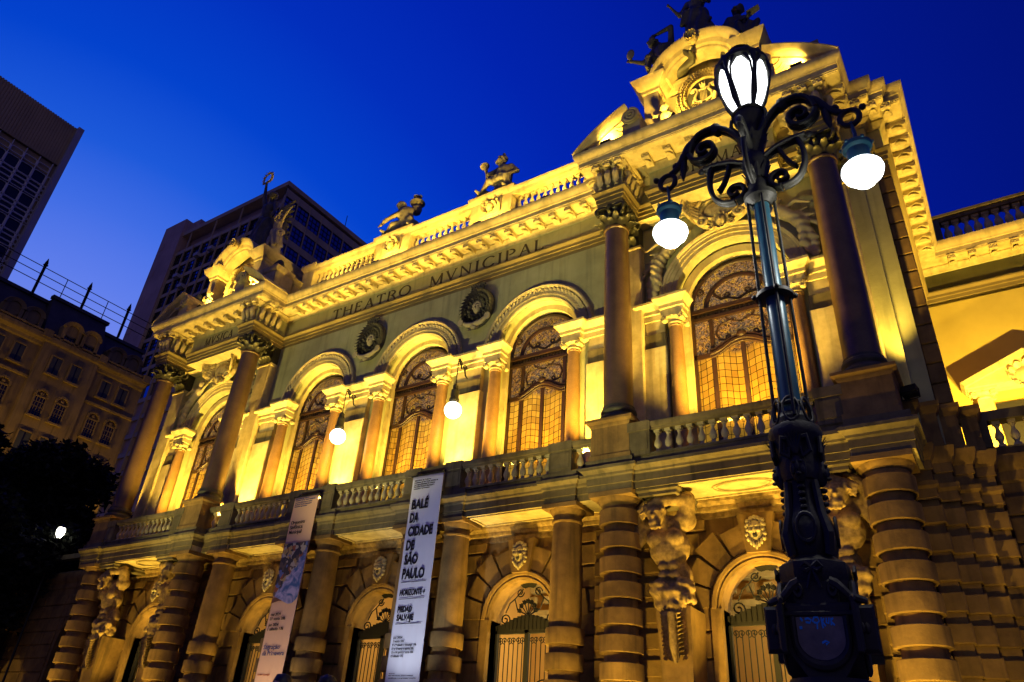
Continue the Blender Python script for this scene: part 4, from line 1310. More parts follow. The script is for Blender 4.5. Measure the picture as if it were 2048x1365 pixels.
# ------------------------------------------------------------------ cartouche and reclining relief figures over the pavilion windows
c = MB()
zc = 15.78; yc = -.34
c.ell((C0, yc, zc), (.50, .14, .33), nu=24, nv=12)
n = 40
c.arch([(.50, yc + .05), (.52, yc - .08), (.57, yc - .11), (.62, yc - .06), (.64, yc + .1)], C0, zc, 0, 2 * pi, 40, True, ex=1.0, ez=.68)
c.arch([(.70, yc + .15), (.74, yc), (.80, yc - .02), (.84, yc + .15)], C0, zc, 0, 2 * pi, 40, True, ex=1.0, ez=.72)
for i in range(24):
    a = 2 * pi * i / 24
    if sin(a) < .75: c.ell((C0 + .67 * cos(a), yc - .02, zc + .47 * sin(a)), .05, nu=6, nv=5)
for s in (-1, 1):
    c.tube(spiral((C0 + s * .55, yc - .1, zc - .38), .17, .03, pi * .6, s * 1.5, 22), [.06 - .03 * i / 22 for i in range(23)], 7)
    c.tube(spiral((C0 + s * .72, yc - .1, zc + .42), .2, .04, -pi / 2, -s * 1.5, 22), [.07 - .04 * i / 22 for i in range(23)], 7)
    for i in range(6):
        t = i / 5
        c.leaf((C0 + s * (.62 + .18 * t), yc - .02, zc - .28 + .62 * t), (s * (1 - .3 * t), -.5, .25 + t), (0, -1, 0), .55 - .1 * t, .22, .9)
        c.tube(bez((C0 + s * .55, yc, zc - .3 + .6 * t), (C0 + s * .9, yc - .25, zc - .25 + .6 * t), (C0 + s * 1.1, yc - .3, zc + .1 + .5 * t), (C0 + s * (.98 - .1 * t), yc - .42, zc + .34 + .28 * t), 8), [.06, .07, .07, .07, .06, .05, .05, .04, .03], 6)
for i in range(5):
    c.leaf((C0 + (i - 2) * .12, yc, zc + .36), ((i - 2) * .3, -.4, 1), (0, -1, 0), .42, .2, .8)
c.ell((C0, yc - .1, zc - .52), (.16, .12, .18)); c.ell((C0, yc - .2, zc - .53), (.04, .06, .07))
for i in range(12):
    a = 2 * pi * i / 12
    c.leaf((C0 + .14 * cos(a), yc - .06, zc - .54 + .16 * sin(a)), (cos(a), -.35, sin(a)), (0, -1, 0), .2, .13, .6, 3)
for s in (-1, 1): c.tube(spiral((C0 + s * .3, yc - .05, zc - .62), .1, .02, pi / 2, s * 1.3, 14), .04, 6)
mirror(T(c, 'cartouche', M_RELIEF))

def spandrel(s):
    g = MB(); y = -.16
    def P(u, v, d=0): return (C0 + s * u, y - d, v)
    cone(g, P(1.55, 15.15), P(1.95, 14.72), .20, .17); cone(g, P(1.95, 14.72), P(2.12, 14.35), .17, .18)
    cone(g, P(2.1, 14.35), P(2.05, 13.85, .05), .15, .12); cone(g, P(2.05, 13.85, .05), P(2.25, 13.4), .11, .07)
    cone(g, P(2.15, 14.3), P(2.35, 13.9), .14, .11); cone(g, P(2.35, 13.9), P(2.3, 13.45), .1, .07)
    g.ell(P(1.48, 15.45, .06), (.14, .14, .17)); cone(g, P(1.52, 15.2), P(1.48, 15.4), .07, .07)
    for i in range(7): g.ell(P(1.48 + .13 * cos(i), 15.5 + .1 * sin(i), .05), .06, nu=6, nv=5)
    cone(g, P(1.7, 15.15), P(2.0, 15.3, .08), .08, .06); cone(g, P(2.0, 15.3, .08), P(2.3, 15.12, .1), .06, .045); g.ell(P(2.35, 15.1, .1), (.06, .04, .05))
    cone(g, P(1.42, 15.1), P(1.2, 15.28, .06), .08, .06); cone(g, P(1.2, 15.28, .06), P(1.0, 15.42, .05), .06, .045)
    for i in range(9):
        t = i / 8
        cone(g, P(1.95 + .25 * t, 14.6 - .1 * t, .06), P(2.3 + .35 * t - .3 * t * t, 14.1 - .75 * t, .04 * (i % 2)), .07, .04)
    for i in range(5):
        cone(g, P(1.7 + .1 * i, 14.9), P(2.3 + .12 * i, 15.0 - .3 * i, .03), .06, .03)
    g.box(min(C0 + s * 1.3, C0 + s * 2.4), max(C0 + s * 1.3, C0 + s * 2.4), -.05, .02, 14.2, 15.0) if False else None
    def fold(co, nn): return .018 * sin(co.z * 26 + co.x * 17 + 3 * sin(co.x * 4)) if co.z < 14.8 else 0
    return sculpt('spandrel_figure', g, M_BALU, theatre, .035, 1, fold)
mirror(spandrel(-1)); mirror(spandrel(1))

# ------------------------------------------------------------------ atlantes carrying the pavilion balcony
def atlas(s):
    bx = C0 - s * 1.78
    g = MB()
    def P(u, v, d): return (bx + s * u, -d, v)
    # torso
    g.ell(P(.02, 5.30, .72), (.40, .30, .42)); g.ell(P(-.06, 5.95, .84), (.50, .33, .48)); g.ell(P(-.12, 6.42, .82), (.52, .30, .30))
    g.ell(P(-.30, 6.12, 1.06), (.24, .14, .20)); g.ell(P(.14, 6.12, 1.06), (.24, .14, .20))
    for i, z in enumerate((5.72, 5.5, 5.3)):
        g.ell(P(-.16, z, 1.02), (.14, .09, .10)); g.ell(P(.10, z, 1.02), (.14, .09, .10))
    # head bowed forward and turned
    cone(g, P(-.15, 6.5, .9), P(-.18, 6.58, 1.1), .17, .17)
    g.ell(P(-.2, 6.62, 1.25), (.20, .24, .24), (radians(35), 0, 0)); g.ell(P(-.19, 6.55, 1.48), (.045, .07, .06))
    g.ell(P(-.18, 6.42, 1.36), (.14, .12, .13)); g.ell(P(-.2, 6.66, 1.45), (.15, .05, .04))
    rr = random.Random(3)
    for i in range(26):
        a = rr.uniform(0, 2 * pi); g.ell(P(-.2 + .2 * cos(a), 6.72 + .14 * sin(a), 1.2 + .18 * rr.uniform(-1, 1)), .065, nu=6, nv=5)
    for i in range(12): g.ell(P(-.18 + rr.uniform(-.13, .13), 6.34 + rr.uniform(-.06, .06), 1.36 + rr.uniform(-.06, .08)), .055, nu=6, nv=5)
    # near arm: shoulder up, forearm folded over the head
    g.ell(P(.36, 6.55, .86), .26); cone(g, P(.38, 6.55, .86), P(.52, 6.98, 1.06), .21, .17); cone(g, P(.52, 6.98, 1.06), P(-.12, 6.93, 1.28), .17, .12)
    cone(g, P(-.12, 6.93, 1.28), P(-.42, 6.8, 1.28), .11, .09)
    for k in range(4): cone(g, P(-.42, 6.86 - k * .06, 1.3), P(-.62 + .03 * k, 6.74 - k * .07, 1.3 - .02 * k), .042, .032)
    cone(g, P(-.36, 6.76, 1.36), P(-.5, 6.62, 1.42), .042, .032)
    # far arm: elbow low, forearm up to the block
    g.ell(P(-.56, 6.48, .82), .24); cone(g, P(-.56, 6.5, .82), P(-.82, 6.05, 1.02), .19, .16); cone(g, P(-.82, 6.05, 1.02), P(-.66, 6.85, 1.05), .15, .10)
    cone(g, P(-.66, 6.85, 1.05), P(-.52, 7.0, 1.05), .09, .08)
    for k in range(4): cone(g, P(-.5, 7.0, 1.0 + .05 * k), P(-.34, 7.08, 1.0 + .06 * k), .04, .03)
    g.ell(P(-.05, 7.1, .85), (.46, .25, .08))
    # cloth round the hips, knotted
    for i in range(14):
        t = i / 13
        cone(g, P(-.42 + .84 * t, 5.02 + .1 * sin(t * 9), .95 + .14 * sin(pi * t)), P(-.3 + .7 * t + .1 * sin(i * 2.3), 4.5 + .2 * t + .16 * sin(i * 1.7), .86 + .2 * sin(pi * t)), .12, .07)
    for i in range(6): cone(g, P(-.44 + .16 * i, 5.12 - .03 * i, 1.0 + .05 * sin(i)), P(-.2 + .12 * i, 4.95 - .05 * i, 1.1), .085, .07)
    g.ell(P(.02, 4.85, .75), (.46, .32, .35))
    for i in range(5): cone(g, P(-.05 + .05 * i, 4.6, 1.02), P(.12 - .08 * i, 4.25 - .05 * i, .98), .07, .04)
    def fold(co, nn):
        return .022 * sin(co.z * 24 + co.x * 9 + 2.5 * sin(co.x * 5)) if co.z < 5.1 else 0.0
    o = sculpt('atlas_figure', g, M_ATLAS, theatre, .028, 1, fold)
    # tapering herm below and the block above
    h = MB()
    zt, zb = 4.62, .6
    for (w0, d0, y0) in ((.38, .62, 0),):
        v = []
        for z, w, d in ((zt, .40, 1.02), (zb, .24, .74)):
            v += [(bx + s * .02 - w, -.0, z), (bx + s * .02 + w, -.0, z), (bx + s * .02 + w, -d, z), (bx + s * .02 - w, -d, z)]
        h.add(v, [(0, 1, 2, 3), (7, 6, 5, 4), (0, 4, 5, 1), (1, 5, 6, 2), (2, 6, 7, 3), (3, 7, 4, 0)])
    h.box(bx - .38, bx + .38, -.82, 0, GZ, .62)
    h.build('herm_pedestal', M_BROWN, o)
    lf = MB()
    for i in range(11):
        t = i / 10
        z = 4.5 - .85 * t; w = .30 * (1 - .45 * t)
        d = 1.03 - .07 * (4.62 - z)
        for q in (-1, 1): lf.leaf((bx + s * .02 + q * .07, -d, z), (q * .9, -.4, -.6), (0, -1, 0), .36 * (1.1 - .5 * t), .2, .8, 3); lf.leaf((bx + s * .02 + q * .2, -d + .01, z), (q * .25, -.3, -1), (0, -1, 0), .22, .12, .7, 3)
    lf.tube([(bx + s * .02, -1.05, 4.5), (bx + s * .02, -1.05, 3.8), (bx + s * .02, -.97, 3.5)], [.12, .09, .04], 7)
    lf.build('acanthus_drop', M_ATLAS, o)
    bl = MB(); x0, x1 = bx - .42 - .06 * s, bx + .42 - .06 * s
    bl.box(x0, x1, -1.42, -.1, 7.05, 7.2)
    bl.sweep([(0, 7.0), (.05, 7.03), (.05, 7.1), (.1, 7.14), (.1, 7.2), (0, 7.2)], [(x0, -.1), (x0, -1.42), (x1, -1.42), (x1, -.1)])
    bl.build('impost_block', M_BAND, o)
    return o
mirror(atlas(1)); mirror(atlas(-1))

# ------------------------------------------------------------------ side wings and body of the house
def wing():
    mb = MB()
    mb.box(15.68, 26, 8.5, 9.2, GZ, 17.7)
    o = T(mb, 'wing_wall', stone('ochre_stucco', (.50, .41, .10), (.42, .34, .08), .85, .8, .12, 20) if not bpy.data.materials.get('ochre_stucco') else bpy.data.materials['ochre_stucco'])
    # window with a carved triangular pediment
    p = MB()
    wx = 17.85
    p.prism([(wx - 1.75, 12.62), (wx + 1.75, 12.62), (wx + 1.75, 12.8), (wx, 13.5), (wx - 1.75, 12.8)], 7.85, 8.5)
    p.prism([(wx - 1.85, 12.78), (wx - 1.75, 12.62), (wx, 13.36), (wx + 1.75, 12.62), (wx + 1.85, 12.78), (wx, 13.58)], 7.72, 8.5)
    for q in (-1, 1):
        p.box(wx + q * 1.3 - .2, wx + q * 1.3 + .2, 8.15, 8.5, 8, 12.3)
        ionic(p, wx + q * 1.3, 8.3, 12.3, .2)
        p.box(wx + q * 1.3 - .4, wx + q * 1.3 + .4, 7.95, 8.5, 12.55, 12.66)
    p.ell((wx, 7.9, 12.75), (.42, .14, .32))
    for i in range(12):
        a = 2 * pi * i / 12
        p.leaf((wx + .4 * cos(a), 7.85, 12.75 + .3 * sin(a)), (cos(a), -.4, sin(a)), (0, -1, 0), .3, .2, .6, 3)
    p.build('window_pediment', M_CREAM, o)
    gl = MB(); gl.box(wx - 1.05, wx + 1.05, 8.42, 8.49, 8.6, 12.2); gl.build('window_pane', M_IRON, o)
    # roof balustrade
    b = MB()
    b.box(16.4, 26, 8.15, 8.65, 18.28, 18.52); b.box(16.4, 26, 8.2, 8.6, 19.42, 19.62); b.box(16.36, 26, 8.12, 8.66, 19.58, 19.68)
    b.box(16.4, 16.75, 8.15, 8.65, 18.5, 19.5); b.box(19.6, 20.3, 8.15, 8.65, 18.5, 19.5)
    bo = b.build('roof_balustrade', M_BAND, o)
    for i in range(9): baluster(bo, 16.93 + .31 * i, 8.4, 18.5, 1.5)
    # porch terrace
    t = MB()
    t.box(16.05, 26, 1.05, 8.5, 7.2, 7.95)
    t.sweep([(0, 7.2), (.03, 7.25), (.03, 7.45), (.1, 7.55), (.16, 7.7), (.16, 7.78), (.05, 7.82), (.05, 7.95), (0, 7.95)], [(16.0, 1.05), (26, 1.05)])
    wall_arch(t, 16.03, 20.2, GZ, 7.2, 18.1, 1.95, 4.6, GZ, 1.06, .6)
    t.box(20.2, 26, 1.06, 1.6, GZ, 7.2)
    for a, b in course_zs(GZ, 6.9):
        for x0, x1 in ((20.25, 22), (22.02, 24), (24.02, 26)): t.cbox(x0, x1, 1.0, 1.1, a + .04, b, .02)
        hw = 2.0 if (a + b) / 2 < 4.6 else sqrt(max(0, 2.05 ** 2 - ((a + b) / 2 - 4.6) ** 2))
        if hw < 1.95: t.cbox(18.1 + hw, 20.2, 1.0, 1.1, a + .04, b, .02); t.cbox(16.1, 18.1 - hw, 1.0, 1.1, a + .04, b, .02)
    po = t.build('porch_terrace', M_BROWN, o)
    bb = MB(); bb.box(16.0, 26, .98, 1.3, 8.62, 8.84); bb.box(16.0, 26, 1.0, 1.28, 7.94, 8.0); bb.box(16.02, 16.2, .97, 1.3, 8, 8.62)
    bbo = bb.build('terrace_balustrade', M_BAND, o)
    for i in range(9): baluster(bbo, 16.36 + .29 * i, 1.14)
    gg = MB(); gg.prism([(16.1, GZ)] + [(18.1 - 2.02 * cos(pi * i / 24), 4.6 + 2.02 * sin(pi * i / 24)) for i in range(25)] + [(20.1, GZ)], 1.62, 1.66)
    gg.build('porch_glazing', plain('dark_blue_glass', (.02, .04, .09), .15), o)
    return o
wg = wing(); mirror(wg)
mb = MB(); mb.box(-26, 26, 9.2, 40, GZ, 17.9); mb.box(-15.6, 15.6, 4.4, 9.3, GZ, 17.69); mb.box(-16, 16, 1.3, 30, 18.2, 18.45)
T(mb, 'rear_block', M_ROOF)

# ================================================================== STATUES
M_DBRZ = stone('weathered_bronze', (.11, .10, .06), (.05, .05, .035), .55, 4, .3, 20, metal=.15)
def person_body(mb, J, s=1.0, female=False, wide=1.0):
    """limbs, trunk and head from a dictionary of joints (metres)"""
    r = lambda x: x * s
    pel, che, nec, hea = (Vector(J[k]) for k in ('pelvis', 'chest', 'neck', 'head'))
    mb.ell(pel, (r(.17) * wide, r(.13), r(.15)))
    cone(mb, pel, che, r(.145) * wide, r(.17) * wide)
    mb.ell(che, (r(.20) * wide, r(.14), r(.19)))
    cone(mb, che, nec, r(.12), r(.065)); cone(mb, nec, hea, r(.06), r(.06))
    mb.ell(hea, (r(.085), r(.10), r(.12)))
    for S in 'LR':
        sh, el, ha = (Vector(J[k + S]) for k in ('shoulder', 'elbow', 'hand'))
        cone(mb, che.lerp(sh, .5), sh, r(.10), r(.075)); cone(mb, sh, el, r(.065), r(.05)); cone(mb, el, ha, r(.048), r(.032))
        d = (ha - el).normalized()
        mb.ell(ha + d * r(.04), (r(.04), r(.035), r(.045)))
        side = d.cross(Vector((0, 1, 0)))
        if side.length < .1: side = Vector((1, 0, 0))
        side.normalize()
        for k in range(4):
            q = ha + d * r(.06) + side * r(.022) * (k - 1.5)
            cone(mb, q, q + d * r(.075 - .01 * abs(k - 1.4)) - Vector((0, 0, r(.01))), r(.011), r(.008), 6)
        cone(mb, ha + side * r(.03), ha + side * r(.06) + d * r(.05), r(.012), r(.009), 6)
        hp, kn, ft = (Vector(J[k + S]) for k in ('hip', 'knee', 'foot'))
        cone(mb, hp, kn, r(.10), r(.07)); cone(mb, kn, ft, r(.062), r(.04))
        toe = Vector(J.get('toe' + S, ft + Vector((0, -r(.16), -r(.03)))))
        cone(mb, ft, toe, r(.042), r(.03))

def statue(name, base, J, mat, extra, label, s=1.0, female=False, vox=.035, fold=None, smooth=2):
    root = empty(name, base)
    tag(root, label, 'statue', 'roof statues of the theatre')
    g = MB()
    B = Vector(base)
    JJ = {k: tuple(B + Vector(v)) for k, v in J.items()}
    person_body(g, JJ, s, female)
    P = lambda x, y, z: tuple(B + Vector((x, y, z)))
    more = extra(g, P, JJ)
    o = sculpt('body', g, mat, root, vox, smooth, fold)
    for nm, bld, m_ in (more or []):
        bld.build(nm, m_, root)
    return root

def hair(g, p, r, n, seed, sp=(1, 1, 1)):
    rr = random.Random(seed)
    for i in range(n):
        d = Vector((rr.uniform(-1, 1), rr.uniform(-.4, 1), rr.uniform(-.1, 1))).normalized()
        g.ell(Vector(p) + Vector((d.x * r * sp[0], d.y * r * sp[1], d.z * r * sp[2])), r * .34, nu=6, nv=5)

def face(g, p, s, fy=-1):
    """nose, brow, chin on a head facing -Y"""
    x, y, z = p
    g.ell((x, y + fy * .105 * s, z - .01 * s), (.018 * s, .03 * s, .035 * s), nu=6, nv=5)
    g.ell((x, y + fy * .09 * s, z + .035 * s), (.06 * s, .03 * s, .018 * s), nu=8, nv=5)
    g.ell((x, y + fy * .075 * s, z - .085 * s), (.04 * s, .035 * s, .035 * s), nu=8, nv=5)
    g.ell((x, y + fy * .088 * s, z - .05 * s), (.03 * s, .02 * s, .012 * s), nu=8, nv=5)

# --- Victory with the wreath, on the left pavilion
def ex_victory(g, P0, J):
    s = 2.2
    P = lambda x, y, z: P0(x * VK, y * VK, z * VK)
    face(g, J['head'], s); hair(g, J['head'], .2, 24, 3)
    # billowing dress
    for i in range(16):
        a = 2 * pi * i / 16
        cone(g, P(.1 + .24 * cos(a), .0 + .2 * sin(a), 2.0), P(.05 + .62 * cos(a) + .12 * sin(i * 2.1), .15 + .45 * sin(a), .25 + .15 * sin(i * 1.7)), .2, .23)
    g.ell(P(.05, .1, 1.0), (.68, .54, 1.3))
    # wings
    for q in (1,):
        for i in range(8):
            t = i / 7
            cone(g, P(.35, .3, 2.8 - .1 * i), P(.75 + .12 * t, .5, 3.3 - 1.9 * t), .14, .08)
    # cloud-like base
    for c in ((-.6, 0, .1), (.5, .1, .05), (0, -.1, 0), (-.95, .05, .3), (.9, 0, .2), (-.9, .1, .0)): g.ell(P(*c), (.68, .6, .48))
    w = MB()
    hx = Vector(J['handL'])
    for i in range(16):
        a = 2 * pi * i / 16
        c = hx + Vector((-.02 + .30 * cos(a), 0, .40 + .33 * sin(a)))
        w.leaf(c, (-sin(a), .3 * sin(i), cos(a)), (cos(a), -.4, sin(a)), .28, .13, .6, 3)
        w.leaf(c, (-sin(a) + .5 * cos(a), -.4, cos(a) + .5 * sin(a)), (0, -1, 0), .17, .08, .6, 3)
    ring = [hx + Vector((-.02 + .30 * cos(2 * pi * i / 20), 0, .40 + .33 * sin(2 * pi * i / 20))) for i in range(21)]
    w.tube(ring, .03, 6)
    return [('laurel_wreath', w, M_BALU)]
fold_s = lambda co, nn: .03 * sin(co.x * 14 + co.y * 9 + 2 * sin(co.z * 3)) if True else 0
VB = (-12.05, .0, 21.95)
VK = 1.36
statue('victory_statue', VB, dict((k_, tuple(VK * q_ for q_ in v_)) for k_, v_ in dict(pelvis=(.08, 0, 2.0), chest=(0, 0, 2.75), neck=(.02, 0, 3.1), head=(.10, -.06, 3.38),
       shoulderL=(-.30, 0, 2.98), elbowL=(-.52, -.05, 3.6), handL=(-.66, -.05, 4.35), shoulderR=(.34, 0, 2.92), elbowR=(.55, -.1, 2.45), handR=(.72, -.25, 2.05),
       hipL=(-.12, 0, 1.9), kneeL=(-.18, -.1, 1.1), footL=(-.25, 0, .3), hipR=(.25, 0, 1.9), kneeR=(.3, -.1, 1.1), footR=(.3, .1, .3)).items()), M_DBRZ, ex_victory,
       'dark winged bronze figure lifting a laurel wreath high above the MVSICA pavilion', 2.2, vox=.055,
       fold=lambda co, nn: .035 * sin(co.x * 15 + 2.2 * sin(co.z * 2.2)) if co.z < 25.2 else 0)
def ex_dancer(g, P, J):
    face(g, J['head'], 1.35); hair(g, J['head'], .16, 18, 8)
    for i in range(12):
        a = 2 * pi * i / 12
        cone(g, P(.0 + .16 * cos(a), .16 * sin(a), 1.35), P(.1 + .38 * cos(a) + .1 * sin(i * 2.6), .3 * sin(a), .25 + .2 * sin(i * 1.9)), .12, .09)
    for i in range(8):
        t = i / 7
        cone(g, P(-.2 + .3 * t, -.15, 1.35), P(.35 + .35 * t, -.2, 1.25 - .9 * t + .2 * sin(t * 6)), .09, .07)
    cone(g, P(.5, -.2, 1.2), P(.75, -.1, 1.05), .1, .07); cone(g, P(.75, -.1, 1.05), P(.7, -.15, .6), .07, .06)
    g.ell(P(0, 0, .1), (.55, .4, .25))
statue('kneeling_statue', (-10.45, -.25, 22.0), dict(pelvis=(0, 0, 1.35), chest=(-.02, 0, 1.85), neck=(0, 0, 2.12), head=(.02, -.05, 2.34),
       shoulderL=(-.22, 0, 2.02), elbowL=(.02, -.3, 2.05), handL=(.45, -.35, 2.3), shoulderR=(.22, 0, 2.02), elbowR=(.5, -.1, 2.18), handR=(.9, -.15, 2.5),
       hipL=(-.1, 0, 1.3), kneeL=(-.1, -.2, .8), footL=(-.1, 0, .25), hipR=(.12, 0, 1.3), kneeR=(.2, -.2, .8), footR=(.2, .1, .25)), M_BALU, ex_dancer,
       'pale draped figure reaching out both arms beside the winged bronze figure', 1.3, vox=.045,
       fold=lambda co, nn: .03 * sin(co.x * 18 + 2.5 * sin(co.z * 3)) if co.z < 23.5 else 0)

# --- putto with a vase
def ex_putto(g, P, J):
    face(g, J['head'], 1.7); hair(g, J['head'], .19, 20, 4)
    g.ell(P(-.05, .1, .25), (.75, .42, .30)); g.ell(P(.5, .05, .3), (.4, .35, .28))
    for i in range(10): g.ell(P(-.85 + .14 * i, -.12 + .06 * sin(i * 2), .22 + .12 * sin(i * 1.7)), .16)
    g.ell(P(-.55, .25, .75), (.28, .3, .42))
    v = MB()
    bx, by, bz = P(.42, .25, 1.45)
    v.lathe([(.1, -.3), (.2, -.2), (.24, 0), (.2, .12), (.14, .2), (.3, .28), (.34, .34), (.3, .40), (.15, .44), (.2, .52), (.12, .62)], (bx, by, bz), 18)
    for i in range(9):
        a = i * .7; v.leaf((bx + .05 * cos(a), by + .05 * sin(a), bz + .6), (cos(a), sin(a), 1), (0, -1, 0), .26, .16, .7, 3)
    return [('stone_vase', v, M_STAT)]
statue('putto_statue', (-2.45, .42, 20.62), dict(pelvis=(.22, 0, .55), chest=(.12, -.05, 1.05), neck=(.02, -.08, 1.3), head=(-.12, -.16, 1.55),
       shoulderL=(-.15, -.1, 1.22), elbowL=(-.5, -.3, .95), handL=(-.85, -.35, .72), shoulderR=(.38, 0, 1.2), elbowR=(.0, -.36, .9), handR=(-.55, -.42, .8),
       hipL=(.12, -.05, .5), kneeL=(-.3, -.3, .45), footL=(-.7, -.2, .2), hipR=(.36, 0, .5), kneeR=(.62, -.2, .5), footR=(.7, -.1, .15)), M_STAT, ex_putto,
       'crouching stone child holding a vase on its shoulder, on the parapet', 2.05, vox=.035, smooth=1)
# --- seated trumpet figure
def ex_trump(g, P, J):
    face(g, J['head'], 1.55); hair(g, J['head'], .19, 20, 9, (1, 1, 1.3))
    g.ell(P(.2, .1, .25), (.6, .4, .3)); g.ell(P(-.75, .0, .22), (.36, .3, .3))
    g.ell(P(-1.05, -.05, .12), (.22, .2, .16))
    for i in range(12): g.ell(P(-.4 + .1 * i * .7, -.3, .7 + .1 * sin(i * 2.3)), .12)
    g.ell(P(.05, .05, 2.02), (.16, .16, .15)); cone(g, P(.05, .05, 2.1), P(.02, .05, 2.28), .07, .08)
    t = MB()
    h = Vector(P(-.52, -.2, .75))
    t.tube([h, h + Vector((-.06, 0, .5)), h + Vector((-.14, 0, .85)), h + Vector((-.18, 0, .95)), h + Vector((-.2, 0, 1.0))], [.05, .055, .075, .14, .2], 14)
    return [('trumpet', t, M_STAT)]
statue('trumpeter_statue', (2.6, .42, 20.62), dict(pelvis=(.2, 0, .6), chest=(.18, -.02, 1.15), neck=(.1, -.05, 1.45), head=(.02, -.12, 1.72),
       shoulderL=(-.12, -.05, 1.35), elbowL=(-.42, -.3, 1.05), handL=(-.48, -.22, 1.0), shoulderR=(.46, 0, 1.36), elbowR=(.78, .0, 1.0), handR=(.45, -.2, .82),
       hipL=(.08, -.05, .55), kneeL=(-.3, -.38, .62), footL=(-.75, -.25, .2), hipR=(.34, 0, .55), kneeR=(.5, -.35, .6), footR=(.5, -.2, .1)), M_STAT, ex_trump,
       'seated stone figure holding up a trumpet on the parapet', 2.0, vox=.035, smooth=1)

# --- three figures on the right pavilion
def ex_mirror(g, P, J):
    face(g, J['head'], 1.5); hair(g, J['head'], .18, 18, 5)
    for i in range(9):
        t = i / 8
        cone(g, P(.15 + .5 * t, .1, .55), P(.35 + .75 * t, .1 - .2 * t, .12), .14, .1)
    g.ell(P(.25, .15, .3), (.65, .4, .35))
    m_ = MB()
    h = Vector(J['handL'])
    m_.tube([h, h + Vector((-.04, 0, .18))], [.03, .03], 8)
    m_.ell(h + Vector((-.07, 0, .42)), (.15, .04, .26), nu=16, nv=10)
    return [('hand_mirror', m_, M_STAT)]
statue('mirror_statue', (10.0, -.95, 21.45), dict((k_, tuple(1.3 * q_ for q_ in v_)) for k_, v_ in dict(pelvis=(.12, 0, .6), chest=(.08, 0, 1.05), neck=(.0, -.05, 1.3), head=(-.16, -.12, 1.42),
       shoulderL=(-.14, -.05, 1.18), elbowL=(-.42, -.15, .75), handL=(-.72, -.2, .95), shoulderR=(.3, 0, 1.22), elbowR=(.36, -.1, 1.78), handR=(-.08, -.15, 1.66),
       hipL=(.05, -.05, .55), kneeL=(-.2, -.4, .55), footL=(-.2, -.35, .05), hipR=(.26, 0, .5), kneeR=(.6, -.25, .55), footR=(.9, -.2, .1)).items()), M_DBRZ, ex_mirror,
       'reclining bronze figure lifting an arm over its head and holding a hand mirror', 1.9, vox=.04)
def ex_muse(g, P, J):
    face(g, J['head'], 1.6); hair(g, J['head'], .2, 20, 6)
    for i in range(14):
        a = 2 * pi * i / 14
        cone(g, P(.24 * cos(a), .2 * sin(a), 2.0), P(.08 + .50 * cos(a) + .06 * sin(i * 2.7), .36 * sin(a), .12), .15, .13)
    g.ell(P(.08, 0, 1.1), (.42, .32, 1.05))
    for i in range(7): cone(g, P(-.35 + .1 * i, -.25, 2.15 - .05 * i), P(-.45 + .16 * i, -.3, 1.4 - .05 * i), .08, .06)
    for i in range(6): cone(g, P(-.2, .2, 2.3), P(-.5 - .02 * i, .2, 1.5 - .1 * i), .1, .07)
statue('standing_muse_statue', (11.3, -.75, 22.2), dict(pelvis=(.0, 0, 1.95), chest=(.02, 0, 2.6), neck=(.02, 0, 2.95), head=(.02, -.06, 3.25),
       shoulderL=(-.3, 0, 2.8), elbowL=(-.55, -.15, 2.15), handL=(-.85, -.3, 2.75), shoulderR=(.32, 0, 2.8), elbowR=(.5, -.1, 2.3), handR=(.35, -.4, 2.1),
       hipL=(-.12, 0, 1.85), kneeL=(-.15, -.12, 1.0), footL=(-.2, 0, .12), hipR=(.15, 0, 1.85), kneeR=(.2, -.2, 1.0), footR=(.2, 0, .12)), M_DBRZ, ex_muse,
       'tall standing bronze figure in a long dress above the lyre emblem', 1.6, vox=.05,
       fold=lambda co, nn: .03 * sin(co.x * 17 + 2.2 * sin(co.z * 2)) if co.z < 24.2 else 0)
def ex_reader(g, P, J):
    face(g, J['head'], 1.55); hair(g, J['head'], .19, 26, 7, (1, 1, 1.1))
    for i in range(14):
        a = 2 * pi * i / 14
        cone(g, P(-.05 + .26 * cos(a), .2 * sin(a), 1.35), P(-.05 + .42 * cos(a), .32 * sin(a), .1), .17, .15)
    g.ell(P(-.05, 0, .7), (.42, .34, .7))
    for i in range(6): cone(g, P(.2, -.25, .7 - .05 * i), P(.72 - .04 * i, -.35, .62 - .09 * i), .13, .1)
    b = MB()
    h = Vector(P(.52, -.45, .98))
    b.add([h + Vector(q) for q in ((-.05, -.14, 0), (.34, -.1, .13), (.34, .1, .13), (-.05, .14, 0), (-.05, -.14, .02), (.34, -.1, .15), (.34, .1, .15), (-.05, .14, .02))],
          [(0, 3, 2, 1), (4, 5, 6, 7), (0, 1, 5, 4), (1, 2, 6, 5), (2, 3, 7, 6), (3, 0, 4, 7)])
    return [('open_book', b, M_STAT)]
statue('reading_statue', (12.55, -.8, 21.4), dict(pelvis=(-.05, 0, .8), chest=(-.02, 0, 1.35), neck=(.04, -.05, 1.62), head=(.16, -.1, 1.86),
       shoulderL=(-.3, 0, 1.5), elbowL=(-.2, -.3, 1.1), handL=(.3, -.4, .95), shoulderR=(.28, 0, 1.5), elbowR=(.42, -.25, 1.1), handR=(.48, -.42, .98),
       hipL=(-.12, -.05, .7), kneeL=(.2, -.45, .7), footL=(.25, -.45, .1), hipR=(.1, 0, .7), kneeR=(.5, -.35, .68), footR=(.6, -.35, .1)), M_DBRZ, ex_reader,
       'seated bronze figure in a heavy cloak reading an open book, above the street lamp', 1.55, vox=.045,
       fold=lambda co, nn: .022 * sin(co.x * 19 + 2 * sin(co.z * 3)) if co.z < 22.9 else 0)

